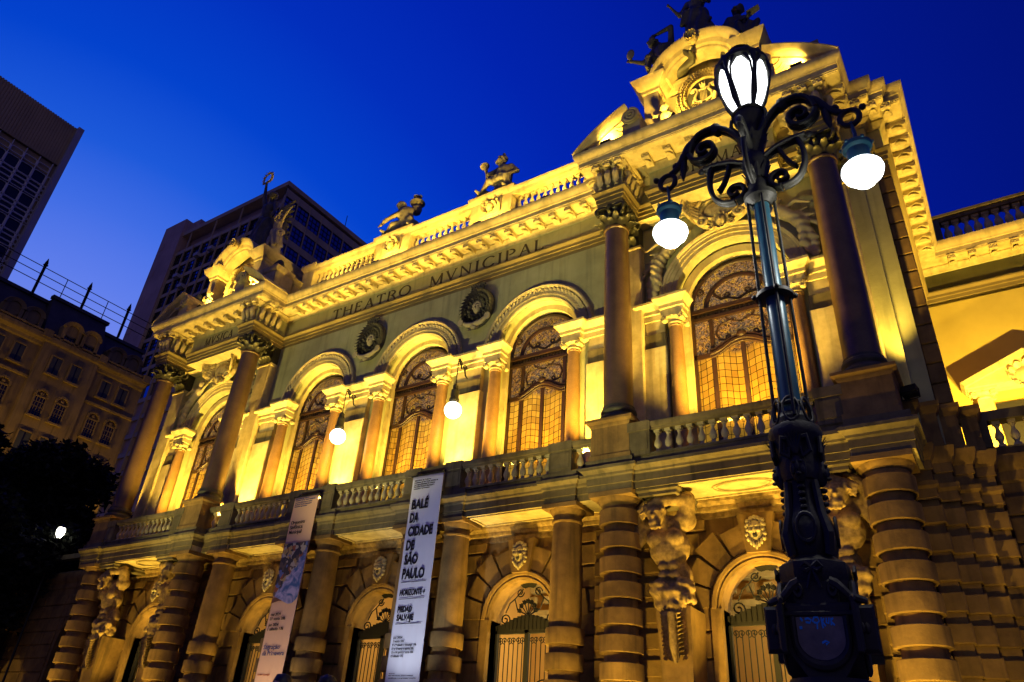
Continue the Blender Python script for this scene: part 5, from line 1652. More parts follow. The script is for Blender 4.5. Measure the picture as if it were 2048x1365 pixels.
# ================================================================== BANNERS
def txt_mesh(parent, txt, x, z, h, y, mat, sx=1.0, bold=0.0, name='lettering'):
    cu = bpy.data.curves.new('t', 'FONT'); cu.body = txt; cu.size = 1.0; cu.offset = bold; cu.extrude = 0.004; cu.resolution_u = 3
    ob = bpy.data.objects.new('t', cu); COL.objects.link(ob)
    me = bpy.data.meshes.new_from_object(ob.evaluated_get(bpy.context.evaluated_depsgraph_get()))
    bpy.data.objects.remove(ob); bpy.data.curves.remove(cu)
    me.name = name
    k = h / .70
    for v in me.vertices:
        v.co = Vector((x + v.co.x * k * sx, y - v.co.z, z + v.co.y * k))
    me.materials.clear(); me.materials.append(mat)
    o = bpy.data.objects.new(name, me)
    link(o, parent)
    return o
def txt_fit(parent, txt, x, z, h, y, mat, width, bold=0.0):
    o = txt_mesh(parent, txt, 0, z, h, y, mat, 1.0, bold)
    xs = [v.co.x for v in o.data.vertices]
    w = max(xs) - min(xs); x0 = min(xs)
    for v in o.data.vertices: v.co.x = x + (v.co.x - x0) * width / w
    return o
def banner(name, x0, x1, zt, zb, label, mat):
    root = empty(name, ((x0 + x1) / 2, -1.5, zb))
    tag(root, label, 'banner', 'banners hanging from the balcony')
    mb = MB()
    nx, nz = 24, 50; v = []; f = []
    for j in range(nz + 1):
        for i in range(nx + 1):
            u = i / nx; w = j / nz
            amp = .012 * (.3 + w)
            v.append((x0 + (x1 - x0) * u, -1.5 + amp * sin(u * 19 + .8 * sin(w * 7)) * sin(pi * u) + .003 * sin(w * 40), zt + (zb - zt) * w))
    n0 = len(v)
    for p in list(v): pass
    for j in range(nz):
        for i in range(nx):
            a = j * (nx + 1) + i
            f.append((a, a + 1, a + nx + 2, a + nx + 1))
    mb.add(v, f)
    c = mb.build('banner_cloth', mat, root)
    so = c.modifiers.new('s', 'SOLIDIFY'); so.thickness = .004; so.offset = 1
    p = MB(); p.tube([(x0 - .06, -1.5, zt), (x1 + .06, -1.5, zt)], .025, 8); p.tube([(x0 - .04, -1.5, zb), (x1 + .04, -1.5, zb)], .02, 8)
    for q in (x0 + .05, x1 - .05): p.tube([(q, -1.5, zt), (q, -1.34, zt + .12)], .012, 5)
    p.build('banner_pole', M_IRON, root)
    return root
M_BWHITE = plain('white_banner_cloth', (.72, .74, .86), .8)
M_BPINK = plain('salmon_banner_cloth', (.74, .47, .34), .8)
M_INK = plain('black_print', (.008, .008, .01), .7)
M_INKB = plain('blue_print', (.05, .07, .25), .7)
M_INKR = plain('orange_print', (.45, .12, .05), .7)
wb = banner('white_banner', 1.93, 3.05, 8.52, 1.6, 'tall white banner with large black lettering hanging from the balcony', M_BWHITE)
YT = -1.526
for i, (t, w) in enumerate((('Ministério da Cultura,', .60), ('Prefeitura de São Paulo, através da', .86), ('Secretaria Municipal de Cultura,', .76), ('Fundação Theatro Municipal e', .74), ('Sustenidos apresentam', .58))):
    txt_fit(wb, t, 2.03, 8.345 - .062 * i, .036, YT, M_INK, w, .008)
for t, z, w in (('BALÉ', 7.52, .60), ('DA', 7.135, .30), ('CIDADE', 6.75, .87), ('DE', 6.365, .29), ('SÃO', 5.975, .47), ('PAULO', 5.59, .76)):
    txt_fit(wb, t, 2.04, z, .265, YT, M_INK, w, .034)
txt_fit(wb, 'HORIZONTE +', 2.05, 5.15, .155, YT, M_INK, .86, .03)
txt_fit(wb, 'PIEDAD', 2.05, 4.725, .15, YT, M_INK, .49, .03)
txt_fit(wb, 'SALVAJE', 2.05, 4.52, .15, YT, M_INK, .57, .03)
rl = MB()
for z in (5.49, 5.055, 4.43): rl.box(2.04, 2.9, YT - .004, YT + .004, z, z + .014)
rl.build('printed_rule', M_INK, wb)
for t, z, w in (('jun 2024', 4.075, .30), ('7 sexta 20h', 3.985, .37), ('8 e 9 sábado e domingo 17h', 3.895, .79), ('11 e 12 terça e quarta 20h', 3.805, .72), ('13 e 14 quinta e sexta 20h', 3.72, .72), ('15 sábado 17h', 3.63, .4)):
    txt_fit(wb, t, 2.04, z, .056, YT, M_INK, w, .004)
for t, z, w in (('www', 3.24, .2), ('Mais informações: theatro municipal', 3.19, .8), ('classificação e programação completa', 3.13, .9)): txt_fit(wb, t, 2.05, z, .022, YT, M_INK, w)
pk = banner('salmon_banner', -3.06, -1.95, 8.52, 1.6, 'tall salmon pink banner with a blue picture hanging from the balcony', M_BPINK)
for i, (t, w) in enumerate((('Ministério da Cultura,', .60), ('Prefeitura de São Paulo, através da', .90), ('Secretaria Municipal de Cultura,', .78), ('Fundação Theatro Municipal e', .76), ('Sustenidos apresentam', .58))):
    txt_fit(pk, t, -2.97, 8.43 - .066 * i, .036, YT, M_INKB, w, .008)
for t, z, w in (('Orquestra', 7.61, .62), ('Sinfônica', 7.455, .56), ('Municipal', 7.295, .56)): txt_fit(pk, t, -2.96, z, .115, YT, M_INK, w, .002)
for t, z, w in (('mai 2024', 4.84, .42), ('31 sexta 20h', 4.715, .66), ('jun 2024', 4.545, .42), ('1 sábado 17h', 4.425, .66)): txt_fit(pk, t, -2.95, z, .085, YT, M_INK, w, .002)
for t, z, w in (('Sagração', 3.91, .68), ('da Primavera', 3.74, .92)): txt_fit(pk, t, -2.95, z, .125, YT, M_INKB, w, .002)
txt_fit(pk, 'theatro municipal', -2.95, 3.21, .045, YT, M_INKR, .5, .004)
# printed picture: a crowd of colours over a flowing blue dress
def print_mat():
    mt, n, l, b = mat_new('printed_picture')
    geo = n.new('ShaderNodeNewGeometry'); sx = n.new('ShaderNodeSeparateXYZ'); l.new(geo.outputs['Position'], sx.inputs[0])
    cb = n.new('ShaderNodeCombineXYZ'); l.new(sx.outputs['X'], cb.inputs['X']); l.new(sx.outputs['Z'], cb.inputs['Y'])
    vo = n.new('ShaderNodeTexVoronoi'); vo.inputs['Scale'].default_value = 7.5; vo.inputs['Randomness'].default_value = 1
    nz = n.new('ShaderNodeTexNoise'); nz.inputs['Scale'].default_value = 5; nz.inputs['Detail'].default_value = 3
    l.new(cb.outputs[0], nz.inputs['Vector'])
    ad = n.new('ShaderNodeMixRGB'); ad.blend_type = 'ADD'; ad.inputs['Fac'].default_value = .25; l.new(cb.outputs[0], ad.inputs[1]); l.new(nz.outputs['Color'], ad.inputs[2])
    l.new(ad.outputs[0], vo.inputs['Vector'])
    sp = n.new('ShaderNodeSeparateColor'); l.new(vo.outputs['Color'], sp.inputs[0])
    r1 = n.new('ShaderNodeValToRGB'); cr_ = r1.color_ramp; cr_.interpolation = 'CONSTANT'
    cols = [(0, (.03, .03, .05)), (.42, (.10, .07, .07)), (.55, (.45, .40, .34)), (.68, (.30, .09, .04)), (.78, (.42, .30, .12)), (.88, (.10, .14, .40))]
    cr_.elements[0].position = 0; cr_.elements[0].color = (*cols[0][1], 1); cr_.elements[1].position = .88; cr_.elements[1].color = (*cols[-1][1], 1)
    for p, c in cols[1:-1]:
        e = cr_.elements.new(p); e.color = (*c, 1)
    l.new(sp.outputs[0], r1.inputs['Fac'])
    r2 = n.new('ShaderNodeValToRGB'); r2.color_ramp.elements[0].position = .38; r2.color_ramp.elements[0].color = (.045, .12, .36, 1); r2.color_ramp.elements[1].position = .62; r2.color_ramp.elements[1].color = (.40, .38, .68, 1)
    nz2 = n.new('ShaderNodeTexNoise'); nz2.inputs['Scale'].default_value = 3.2; nz2.inputs['Detail'].default_value = 5; nz2.inputs['Distortion'].default_value = 1.2
    l.new(cb.outputs[0], nz2.inputs['Vector']); l.new(nz2.outputs['Fac'], r2.inputs['Fac'])
    # diagonal boundary
    m1 = n.new('ShaderNodeMath'); m1.operation = 'MULTIPLY_ADD'; m1.inputs[1].default_value = 1.25; m1.inputs[2].default_value = 9.15
    l.new(sx.outputs['X'], m1.inputs[0])
    m2 = n.new('ShaderNodeMath'); m2.operation = 'SUBTRACT'; l.new(m1.outputs[0], m2.inputs[0]); l.new(sx.outputs['Z'], m2.inputs[1])
    m3 = n.new('ShaderNodeMath'); m3.operation = 'MULTIPLY_ADD'; m3.inputs[1].default_value = .6; l.new(nz.outputs['Fac'], m3.inputs[0]); l.new(m2.outputs[0], m3.inputs[2])
    st = n.new('ShaderNodeMapRange'); st.inputs['From Min'].default_value = .22; st.inputs['From Max'].default_value = .34; l.new(m3.outputs[0], st.inputs['Value'])
    mx = n.new('ShaderNodeMixRGB'); l.new(st.outputs[0], mx.inputs['Fac']); l.new(r1.outputs['Color'], mx.inputs[1]); l.new(r2.outputs['Color'], mx.inputs[2])
    l.new(mx.outputs[0], b.inputs['Base Color']); b.inputs['Roughness'].default_value = .7
    return mt
pm = MB()
xs0, xs1 = -3.058, -1.952
bot = [(xs0, 5.42), (-2.9, 5.38), (-2.7, 5.30), (-2.5, 5.22), (-2.32, 5.16), (-2.15, 5.17), (-2.02, 5.26), (xs1, 5.36)]
pm.prism([*bot, (xs1, 7.0), (xs0, 7.0)], YT - .002, YT + .004)
pm.build('printed_picture', print_mat(), pk, smooth=False)
st_ = MB(); st_.prism([(xs0, 5.20), (-2.75, 5.27), (-2.6, 5.255), (-2.75, 5.36), (xs0, 5.36)], YT - .001, YT + .005); st_.build('printed_sash', plain('brown_print', (.16, .07, .05), .7), pk, smooth=False)

# ================================================================== GROUND
M_PAVE = stone('granite_paving', (.16, .15, .14), (.10, .095, .09), .8, 2, .3, 20)
M_ASPH = stone('asphalt', (.05, .05, .05), (.035, .035, .035), .85, 4, .3, 30)
mb = MB(); mb.box(-400, 400, -400, 400, GZ - .6, GZ - .16)
tag(mb.build('ground', M_ASPH, None), kind='structure')
mb = MB(); mb.box(-46, 60, -40, 60, GZ - .159, GZ - .002)
tag(mb.build('pavement', M_PAVE, None), kind='structure')

# ================================================================== STREET LAMP in the foreground
AX, AY = 14.70, -11.82
def white_glass(name, es, col=(.93, .97, 1.0)):
    return plain(name, (.9, .92, .95), .3, emit=col, es=es)
M_LANT = white_glass('lit_lantern_glass', 5)
M_BOWL = white_glass('lit_pendant_glass', 5, (.88, .97, 1.0))
lamp = empty('street_lamp', (AX, AY, GZ))
tag(lamp, 'tall ornate iron street lamp with a lit lantern, two scrolled arms and hanging bowl lights', 'street lamp')
def LP(x, y, z): return (AX + x, AY + y, z)
rz = Matrix.Rotation(radians(7), 3, 'Z')
def squeeze(mb_, k=.62):
    mb_.v = [(AX + (p[0] - AX) * k, AY + (p[1] - AY) * k, p[2]) for p in mb_.v]
    return mb_
def rot(mb_):
    c = Vector((AX, AY, 0))
    mb_.v = [tuple(c + rz @ (Vector(p) - c)) for p in mb_.v]
    return mb_
b = MB()
b.lathe([(.46, GZ), (.46, .1), (.40, .2), (.38, .9), (.42, 1.0), (.40, 1.1), (.36, 1.2), (.36, 1.62), (.40, 1.66), (.37, 1.72), (.35, 1.78), (.39, 1.84), (.36, 1.9)], (AX, AY, 0), 24)
for k in range(12):
    a = 2 * pi * k / 12
    b.tube([LP(.37 * cos(a), .37 * sin(a), 1.2), LP(.38 * cos(a), .38 * sin(a), 1.6)], [.04, .05], 6)
squeeze(b); base = b.build('lamp_base', M_LAMPIRON, lamp)
q = MB()
def cartou(q, ry):
    t = MB()
    # plate with ears, scrolled top and medallion frame
    t.cbox(AX - .29, AX + .29, AY - .33, AY + .0, 2.10, 2.30, .015)
    for s in (-1, 1):
        t.cbox(AX + s * .40 - .085, AX + s * .40 + .085, AY - .36, AY - .30, 2.02, 2.28, .02)
        t.ell((AX + s * .40, AY - .365, 2.15), (.03, .02, .03), nu=8, nv=6)
        t.tube([(AX + s * .44, AY - .31, 2.30), (AX + s * .30, AY - .33, 2.33), (AX + s * .2, AY - .33, 2.40), (AX + s * .14, AY - .33, 2.42)], [.02, .03, .035, .03], 7)
        t.tube(spiral((AX + s * .15, AY - .33, 2.375), .05, .012, pi / 2, -s * 1.3, 14), .018, 6)
    t.cbox(AX - .2, AX + .2, AY - .31, AY, 2.28, 2.44, .02)
    n = 28
    fr_ = []
    for i in range(n + 1):
        a = pi + pi * i / n
        fr_.append((AX + .235 * cos(a), AY - .345, 2.10 + .145 * sin(a)))
    t.tube([(AX - .235, AY - .345, 2.22)] + fr_ + [(AX + .235, AY - .345, 2.22)], .03, 8)
    t.tube([(AX - .3, AY - .345, 2.235), (AX + .3, AY - .345, 2.235)], .016, 6)
    t.prism([(AX - .3, 2.24), (AX - .3, 2.03), (AX - .16, 1.90), (AX + .16, 1.90), (AX + .3, 2.03), (AX + .3, 2.24)], AY - .325, AY)
    # ribbon bow
    for s in (-1, 1):
        t.tube([(AX, AY - .35, 2.5), (AX + s * .06, AY - .37, 2.53), (AX + s * .10, AY - .36, 2.5), (AX + s * .05, AY - .37, 2.48), (AX, AY - .35, 2.5)], .016, 5)
        t.tube([(AX, AY - .35, 2.5), (AX + s * .03, AY - .36, 2.44), (AX + s * .06, AY - .35, 2.38)], .014, 5)
    R = Matrix.Rotation(ry, 3, 'Z'); c = Vector((AX, AY, 0))
    t.v = [tuple(c + R @ (Vector(p) - c)) for p in t.v]
    q.merge(t)
for k in range(4): cartou(q, radians(7) + k * pi / 2)
squeeze(q); q.build('cartouche_box', M_LAMPIRON, lamp)
pl_ = MB(); pl_.prism([(AX - .215, 2.225)] + [(AX + .215 * cos(pi + pi * i / 20), 2.10 + .125 * sin(pi + pi * i / 20)) for i in range(21)] + [(AX + .215, 2.225)], AY - .342, AY - .33)
squeeze(rot(pl_)).build('notice_plate', stone('grimy_plate', (.26, .24, .18), (.14, .13, .10), .6, 8, .1), lamp)
M_SPRAY = plain('blue_spray_paint', (.04, .45, .95), .6)
gr = MB(); yy = AY - .346
def sp(pts, w=.007): gr.tube([(AX + x, yy, z) for x, z in pts], w, 5, flat=.3)
sp([(-.165, 2.212), (-.145, 2.195)], .009); sp([(-.18, 2.158), (-.155, 2.158)], .009)
sp([(-.125, 2.205), (-.095, 2.21), (-.07, 2.20), (-.085, 2.185), (-.12, 2.19)]); sp([(-.06, 2.19), (-.04, 2.215), (-.01, 2.215), (.0, 2.195), (-.02, 2.182), (-.05, 2.19)])
sp([(-.02, 2.182), (-.025, 2.15)]); sp([(.02, 2.215), (.022, 2.17), (.028, 2.155)]); sp([(.022, 2.185), (.045, 2.21)]); sp([(.03, 2.185), (.05, 2.165)])
sp([(.065, 2.212), (.06, 2.185), (.08, 2.18), (.09, 2.212)]); sp([(.105, 2.21), (.10, 2.17)]); sp([(.10, 2.195), (.125, 2.21)]); sp([(.1, 2.19), (.13, 2.17)]); sp([(.0, 2.075), (.03, 2.085), (.06, 2.08), (.03, 2.068)])
squeeze(rot(gr)).build('spray_graffiti', M_SPRAY, lamp)
s_ = MB()
s_.lathe([(.32, 2.42), (.35, 2.48), (.34, 2.55), (.26, 2.58), (.22, 2.60), (.25, 2.64), (.27, 2.72), (.26, 2.80), (.22, 2.88), (.185, 2.98), (.175, 3.04), (.17, 3.1), (.20, 3.12)], (AX, AY, 0), 8)
for k in range(4):
    a = pi / 4 + k * pi / 2 + radians(7)
    s_.tube([LP(.25 * cos(a), .25 * sin(a), 2.6), LP(.28 * cos(a), .28 * sin(a), 2.72), LP(.22 * cos(a), .22 * sin(a), 2.86), LP(.19 * cos(a), .19 * sin(a), 3.08)], [.05, .06, .045, .04], 7)
    a = k * pi / 2 + radians(7) - pi / 2
    d = Vector((cos(a), sin(a), 0)); sd = Vector((-sin(a), cos(a), 0))
    # ring ornament low on the shaft, mask and squared scrolls above
    c = Vector(LP(0, 0, 2.76)) + d * .265
    s_.tube([c + sd * (.09 * cos(t * .42)) + Vector((0, 0, .09 * sin(t * .42))) for t in range(16)], .016, 6)
    for j in range(4): s_.ell(Vector(LP(0, 0, 2.9 + .045 * j)) + d * .2, (.04, .04, .018), nu=8, nv=5)
    m0 = Vector(LP(0, 0, 3.16)) + d * .19
    s_.ell(m0, (.085, .085, .10), nu=12, nv=8); s_.ell(m0 + d * .085 - Vector((0, 0, .0)), (.02, .02, .03), nu=6, nv=5)
    for t in (-1, 1):
        s_.ell(m0 + d * .07 + sd * .035 * t + Vector((0, 0, .035)), (.025, .025, .012), nu=6, nv=5)
        s_.ell(m0 + d * .06 + sd * .05 * t - Vector((0, 0, .02)), .032, nu=6, nv=5)
        s_.tube([Vector(LP(0, 0, 3.36)) + d * .24 + sd * .03 * t, Vector(LP(0, 0, 3.37)) + d * .25 + sd * .13 * t, Vector(LP(0, 0, 3.27)) + d * .24 + sd * .15 * t, Vector(LP(0, 0, 3.24)) + d * .23 + sd * .07 * t, Vector(LP(0, 0, 3.30)) + d * .24 + sd * .06 * t], .024, 6)
    s_.ell(m0 + d * .08 - Vector((0, 0, .05)), (.035, .03, .012), nu=6, nv=5)
    for j in range(-2, 3): s_.leaf(Vector(LP(0, 0, 3.26)) + d * .24, sd * .35 * j + Vector((0, 0, 1)), d, .17, .05, .4, 3)
s_.lathe([(.19, 3.1), (.22, 3.16), (.21, 3.26), (.24, 3.36), (.27, 3.40), (.285, 3.44), (.27, 3.48), (.20, 3.50), (.165, 3.52), (.17, 3.56), (.14, 3.60)], (AX, AY, 0), 24)
squeeze(s_); s_.build('lamp_pedestal', M_LAMPIRON, lamp)
rg = MB()
for k in range(6):
    a = 2 * pi * k / 6 + radians(40)
    d = Vector((cos(a), sin(a), 0)); sd = Vector((-sin(a), cos(a), 0))
    c = Vector(LP(0, 0, 3.60)) + d * .19
    rg.tube([c + sd * (.085 * cos(t * .45)) + Vector((0, 0, .095 * sin(t * .45))) + d * (-.02 * sin(t * .45)) for t in range(15)], .013, 6)
rg.tube([LP(.15 * cos(t * .3), .15 * sin(t * .3), 3.66) for t in range(22)], .018, 6)
squeeze(rg); rg.build('ring_collar', M_LAMPIRON, lamp)
p = MB()
p.lathe([(.085, 3.5), (.075, 3.7), (.068, 4.6), (.064, 4.62), (.062, 5.6)], (AX, AY, 0), 20)
p.build('lamp_pole', M_POLE, lamp)
r = MB()
for k in range(4):
    a = 2 * pi * k / 4 + radians(20)
    r.tube([LP(.115 * cos(a), .115 * sin(a), 3.55), LP(.105 * cos(a), .105 * sin(a), 5.62)], .013, 6)
for z in (4.6,):
    r.lathe([(.08, z - .02), (.14, z - .015), (.14, z + .015), (.08, z + .02)], (AX, AY, 0), 20)
    for k in range(4):
        a = 2 * pi * k / 4 + radians(20); r.ell(LP(.15 * cos(a), .15 * sin(a), z), .022, nu=8, nv=6)
r.build('guard_rods', M_LAMPIRON, lamp)
h = MB()
h.lathe([(.075, 5.52), (.13, 5.58), (.135, 5.62), (.09, 5.66), (.095, 5.72), (.075, 5.78), (.085, 5.86), (.12, 5.96), (.115, 6.02), (.08, 6.08), (.10, 6.2), (.13, 6.27), (.105, 6.30), (.07, 6.33), (.075, 6.38), (.10, 6.45), (.13, 6.52), (.135, 6.56), (.11, 6.60), (.10, 6.62)], (AX, AY, 0), 20)
for k in range(10):
    a = 2 * pi * k / 10
    h.leaf(LP(.08 * cos(a), .08 * sin(a), 5.78), (cos(a) * .1, sin(a) * .1, 1), (cos(a), sin(a), 0), .16, .06, .2)
    h.leaf(LP(.10 * cos(a), .10 * sin(a), 6.2), (cos(a) * .15, sin(a) * .15, 1), (cos(a), sin(a), 0), .12, .06, .3)
h.build('lamp_hub', M_LAMPIRON, lamp)
def arm(s, name):
    b = MB()
    def A(u, z, y=0): return LP(s * u, y - .02, z)
    for dy, rr in ((-.03, .022), (.03, .022), (0, .017)):
        up = .03 if dy == 0 else 0
        main = bez(A(.05, 6.12, dy), A(.12, 6.62 + up, dy), A(.52, 6.70 + up, dy), A(.56, 6.36 + up, dy), 18)
        b.tube(main, [rr * (1.25 - .3 * abs(i - 9) / 9) for i in range(19)], 7)
        sc_ = [A(.425 + (.135 - .115 * t) * cos(-t * 2 * pi * 1.45), 6.34 + (.135 - .115 * t) * sin(-t * 2 * pi * 1.45), dy) for t in [i / 26 for i in range(27)]]
        b.tube(sc_, [rr * (1.2 - .5 * i / 26) for i in range(27)], 7)
        lo = bez(A(.36, 6.12, dy * .7), A(.44, 5.94, dy * .7), A(.42, 5.62, dy * .7), A(.2, 5.63, dy * .7), 16)
        b.tube(lo, rr * .95, 7)
        s2 = [A(.19 + (.10 - .085 * t) * cos(-pi / 2 - t * 2 * pi * 1.3), 5.73 + (.10 - .085 * t) * sin(-pi / 2 - t * 2 * pi * 1.3), dy * .7) for t in [i / 22 for i in range(23)]]
        b.tube(s2, [rr * (1.1 - .5 * i / 22) for i in range(23)], 7)
        b.tube(bez(A(.05, 5.98, dy), A(.2, 6.1, dy), A(.3, 6.1, dy), A(.44, 6.1, dy), 8), rr, 6)
        b.tube(bez(A(.20, 6.10, dy * .6), A(.24, 5.95, dy * .6), A(.28, 5.84, dy * .6), A(.33, 5.80, dy * .6), 8), rr * .8, 6)
    b.tube(bez(A(.52, 6.48), A(.62, 6.40), A(.66, 6.22), A(.76, 6.20), 12), [.045, .05, .05, .045, .04, .04, .035, .035, .035, .03, .03, .03, .03], 8)
    b.tube([A(.79 + .075 * cos(t * .42), 6.12 + .085 * sin(t * .42)) for t in range(16)], .024, 7)
    b.ell(A(.9, 6.19), .03, nu=8, nv=6); b.ell(A(.70, 6.28), .035, nu=8, nv=6)
    for k in range(0):
        t = k / 6
        b.leaf(A(.1 + .4 * t, 6.44 + .12 * sin(pi * t)), (s * (1 - .3 * t), -.2, .25 - .9 * t), (0, -.5, .6), .16, .10, .3)
        b.leaf(A(.55 + .2 * t, 6.34 - .14 * t), (s * 1, -.3, -.3), (0, -1, .3), .12, .07, .3)
    b.tube([A(.27, 6.50), A(.30, 6.56), A(.34, 6.57)], [.045, .06, .045], 8)
    b.ell(A(.30, 6.56), (.045, .06, .06), nu=8, nv=6); b.ell(A(.46, 6.10), (.04, .03, .03), nu=8, nv=6)
    b.tube([A(.62, 6.3), A(.63, 6.2), A(.64, 6.08)], [.03, .035, .012], 6)
    b.tube([A(.06, 6.3), A(.16, 6.5), A(.15, 6.58), A(.11, 6.58)], [.03, .02, .018, .02], 6)
    return b.build(name, M_LAMPIRON, lamp)
arm(-1, 'scroll_arm'); arm(1, 'scroll_arm')
fb = MB()
for dy in (-1, 1):
    fb.tube(bez(LP(0, dy * .05, 6.1), LP(0, dy * .2, 6.3), LP(0, dy * .4, 6.3), LP(0, dy * .42, 6.1), 12), .024, 7)
    fb.tube(bez(LP(0, dy * .3, 6.05), LP(0, dy * .4, 5.9), LP(0, dy * .36, 5.64), LP(0, dy * .18, 5.64), 12), .022, 7)
    fb.tube([LP(0, dy * (.18 + (.09 - .07 * t) * cos(-pi / 2 + t * 8)), 5.73 + (.09 - .07 * t) * sin(-pi / 2 + t * 8)) for t in [i / 20 for i in range(21)]], .02, 6)
    fb.tube([LP(0, dy * (.34 + (.08 - .06 * t) * cos(t * 8)), 6.1 + (.08 - .06 * t) * sin(-t * 8)) for t in [i / 20 for i in range(21)]], .02, 6)
fb.build('scroll_bracket', M_LAMPIRON, lamp)
for s in (-1, 1):
    x, y = AX + s * .79, AY - .03
    k = MB(); k.tube([(x, y, 6.06), (x + .01, y, 5.92), (x, y, 5.80)], .014, 6)
    k.lathe([(.03, 5.84), (.10, 5.80), (.115, 5.78), (.11, 5.75), (.085, 5.73), (.085, 5.57), (.11, 5.55)], (x, y, 0), 18)
    for j in range(6): k.ell((x + .115 * cos(j * 1.05), y + .115 * sin(j * 1.05), 5.785), .016, nu=6, nv=5)
    pf = k.build('pendant_housing', M_POLE, lamp)
    g = MB()
    g.lathe([(.085, 5.585), (.125, 5.575), (.15, 5.545), (.155, 5.515), (.14, 5.47), (.10, 5.43), (.085, 5.42), (.075, 5.395), (.045, 5.375), (.01, 5.37)][::-1], (x, y, 0), 28)
    g.build('pendant_bowl', M_BOWL, pf)
    L = bpy.data.lights.new('pendant_light', 'POINT'); L.energy = 50; L.color = (1.0, .96, .88); L.shadow_soft_size = .12
    lo = bpy.data.objects.new('pendant_light', L); lo.location = (x, y, 5.2); COL.objects.link(lo); par(lo, pf)
def lz(mb_):
    mb_.v = [(p[0], p[1], 6.60 + (p[2] - 6.8) * .93) for p in mb_.v]
ln = MB()
ln.lathe([(.10, 6.72), (.13, 6.78), (.15, 6.80)], (AX, AY, 0), 12)
NP = 6
prof = [(.11, 6.80), (.165, 6.98), (.21, 7.16), (.232, 7.30), (.228, 7.40), (.21, 7.46)]
for k in range(NP):
    a = 2 * pi * (k + .5) / NP + radians(-20)
    ln.tube([LP(r_ * 1.04 * cos(a), r_ * 1.04 * sin(a), z) for r_, z in prof], [.02, .014, .012, .014, .03, .04], 7)
ln.lathe([(.215, 7.41), (.25, 7.43), (.255, 7.47), (.235, 7.51), (.19, 7.55), (.15, 7.60), (.12, 7.65), (.10, 7.68), (.12, 7.71), (.09, 7.75), (.03, 7.78), (.02, 7.82)], (AX, AY, 0), 24)
for k in range(12):
    a = 2 * pi * k / 12; ln.leaf(LP(.24 * cos(a), .24 * sin(a), 7.46), (-cos(a) * .3, -sin(a) * .3, 1), (cos(a), sin(a), 0), .09, .08, .2)
# web of metal between the teardrop panes
for k in range(NP):
    a = 2 * pi * (k + .5) / NP + radians(-20)
    for q_ in (-1, 1):
        ln.tube([LP(.115 * cos(a), .115 * sin(a), 6.82), LP(.17 * cos(a + q_ * .12), .17 * sin(a + q_ * .12), 6.95), LP(.215 * cos(a + q_ * .08), .215 * sin(a + q_ * .08), 7.15), LP(.228 * cos(a + q_ * .12), .228 * sin(a + q_ * .12), 7.30), LP(.22 * cos(a + q_ * .3), .22 * sin(a + q_ * .3), 7.41)], [.02, .012, .009, .012, .03], 6)
lz(ln); lf_ = ln.build('lantern_frame', M_LAMPIRON, lamp)
g = MB(); g.lathe([(.09, 6.80), (.152, 6.98), (.2, 7.16), (.219, 7.30), (.215, 7.40), (.19, 7.45)], (AX, AY, 0), 30)
lz(g); g.build('lantern_glass', M_LANT, lf_)

# ================================================================== GLOBE LAMPS on brackets from the piers
M_GLOBE = plain('lit_white_globe', (.9, .88, .8), .3, emit=(1, .93, .74), es=5)
def globe_lamp(x, label):
    root = empty('globe_lamp', (x, -.18, 12.5)); tag(root, label, 'wall lamp', 'globe lamps on the theatre piers')
    b = MB(); y = -.75
    b.tube([(x, -.2, 12.25), (x, -.32, 12.3), (x, -.42, 12.55), (x, -.55, 12.45), (x, -.7, 12.75), (x, y, 12.7)], .028, 7)
    b.tube(spiral((x, -.38, 12.55), .12, .03, 0, 1.3, 18, 'yz'), .022, 6); b.tube(spiral((x, -.62, 12.62), .1, .03, pi, -1.3, 18, 'yz'), .02, 6)
    b.tube([(x, y, 12.7), (x, y, 11.75)], .016, 6)
    b.build('bracket', M_IRON, root)
    k = MB(); k.lathe([(.05, 11.78), (.09, 11.72), (.09, 11.60), (.13, 11.56), (.13, 11.3), (.16, 11.26), (.16, 11.18), (.12, 11.12)], (x, y, 0), 16)
    k.build('lamp_cap', M_LAMPIRON, root)
    g = MB(); g.ell((x, y, 10.88), .275, nu=28, nv=18); g.build('globe', M_GLOBE, root)
globe_lamp(-2.5, 'round white globe lamp hanging on the pier above the salmon banner')
globe_lamp(2.5, 'round white globe lamp hanging on the pier above the white banner')

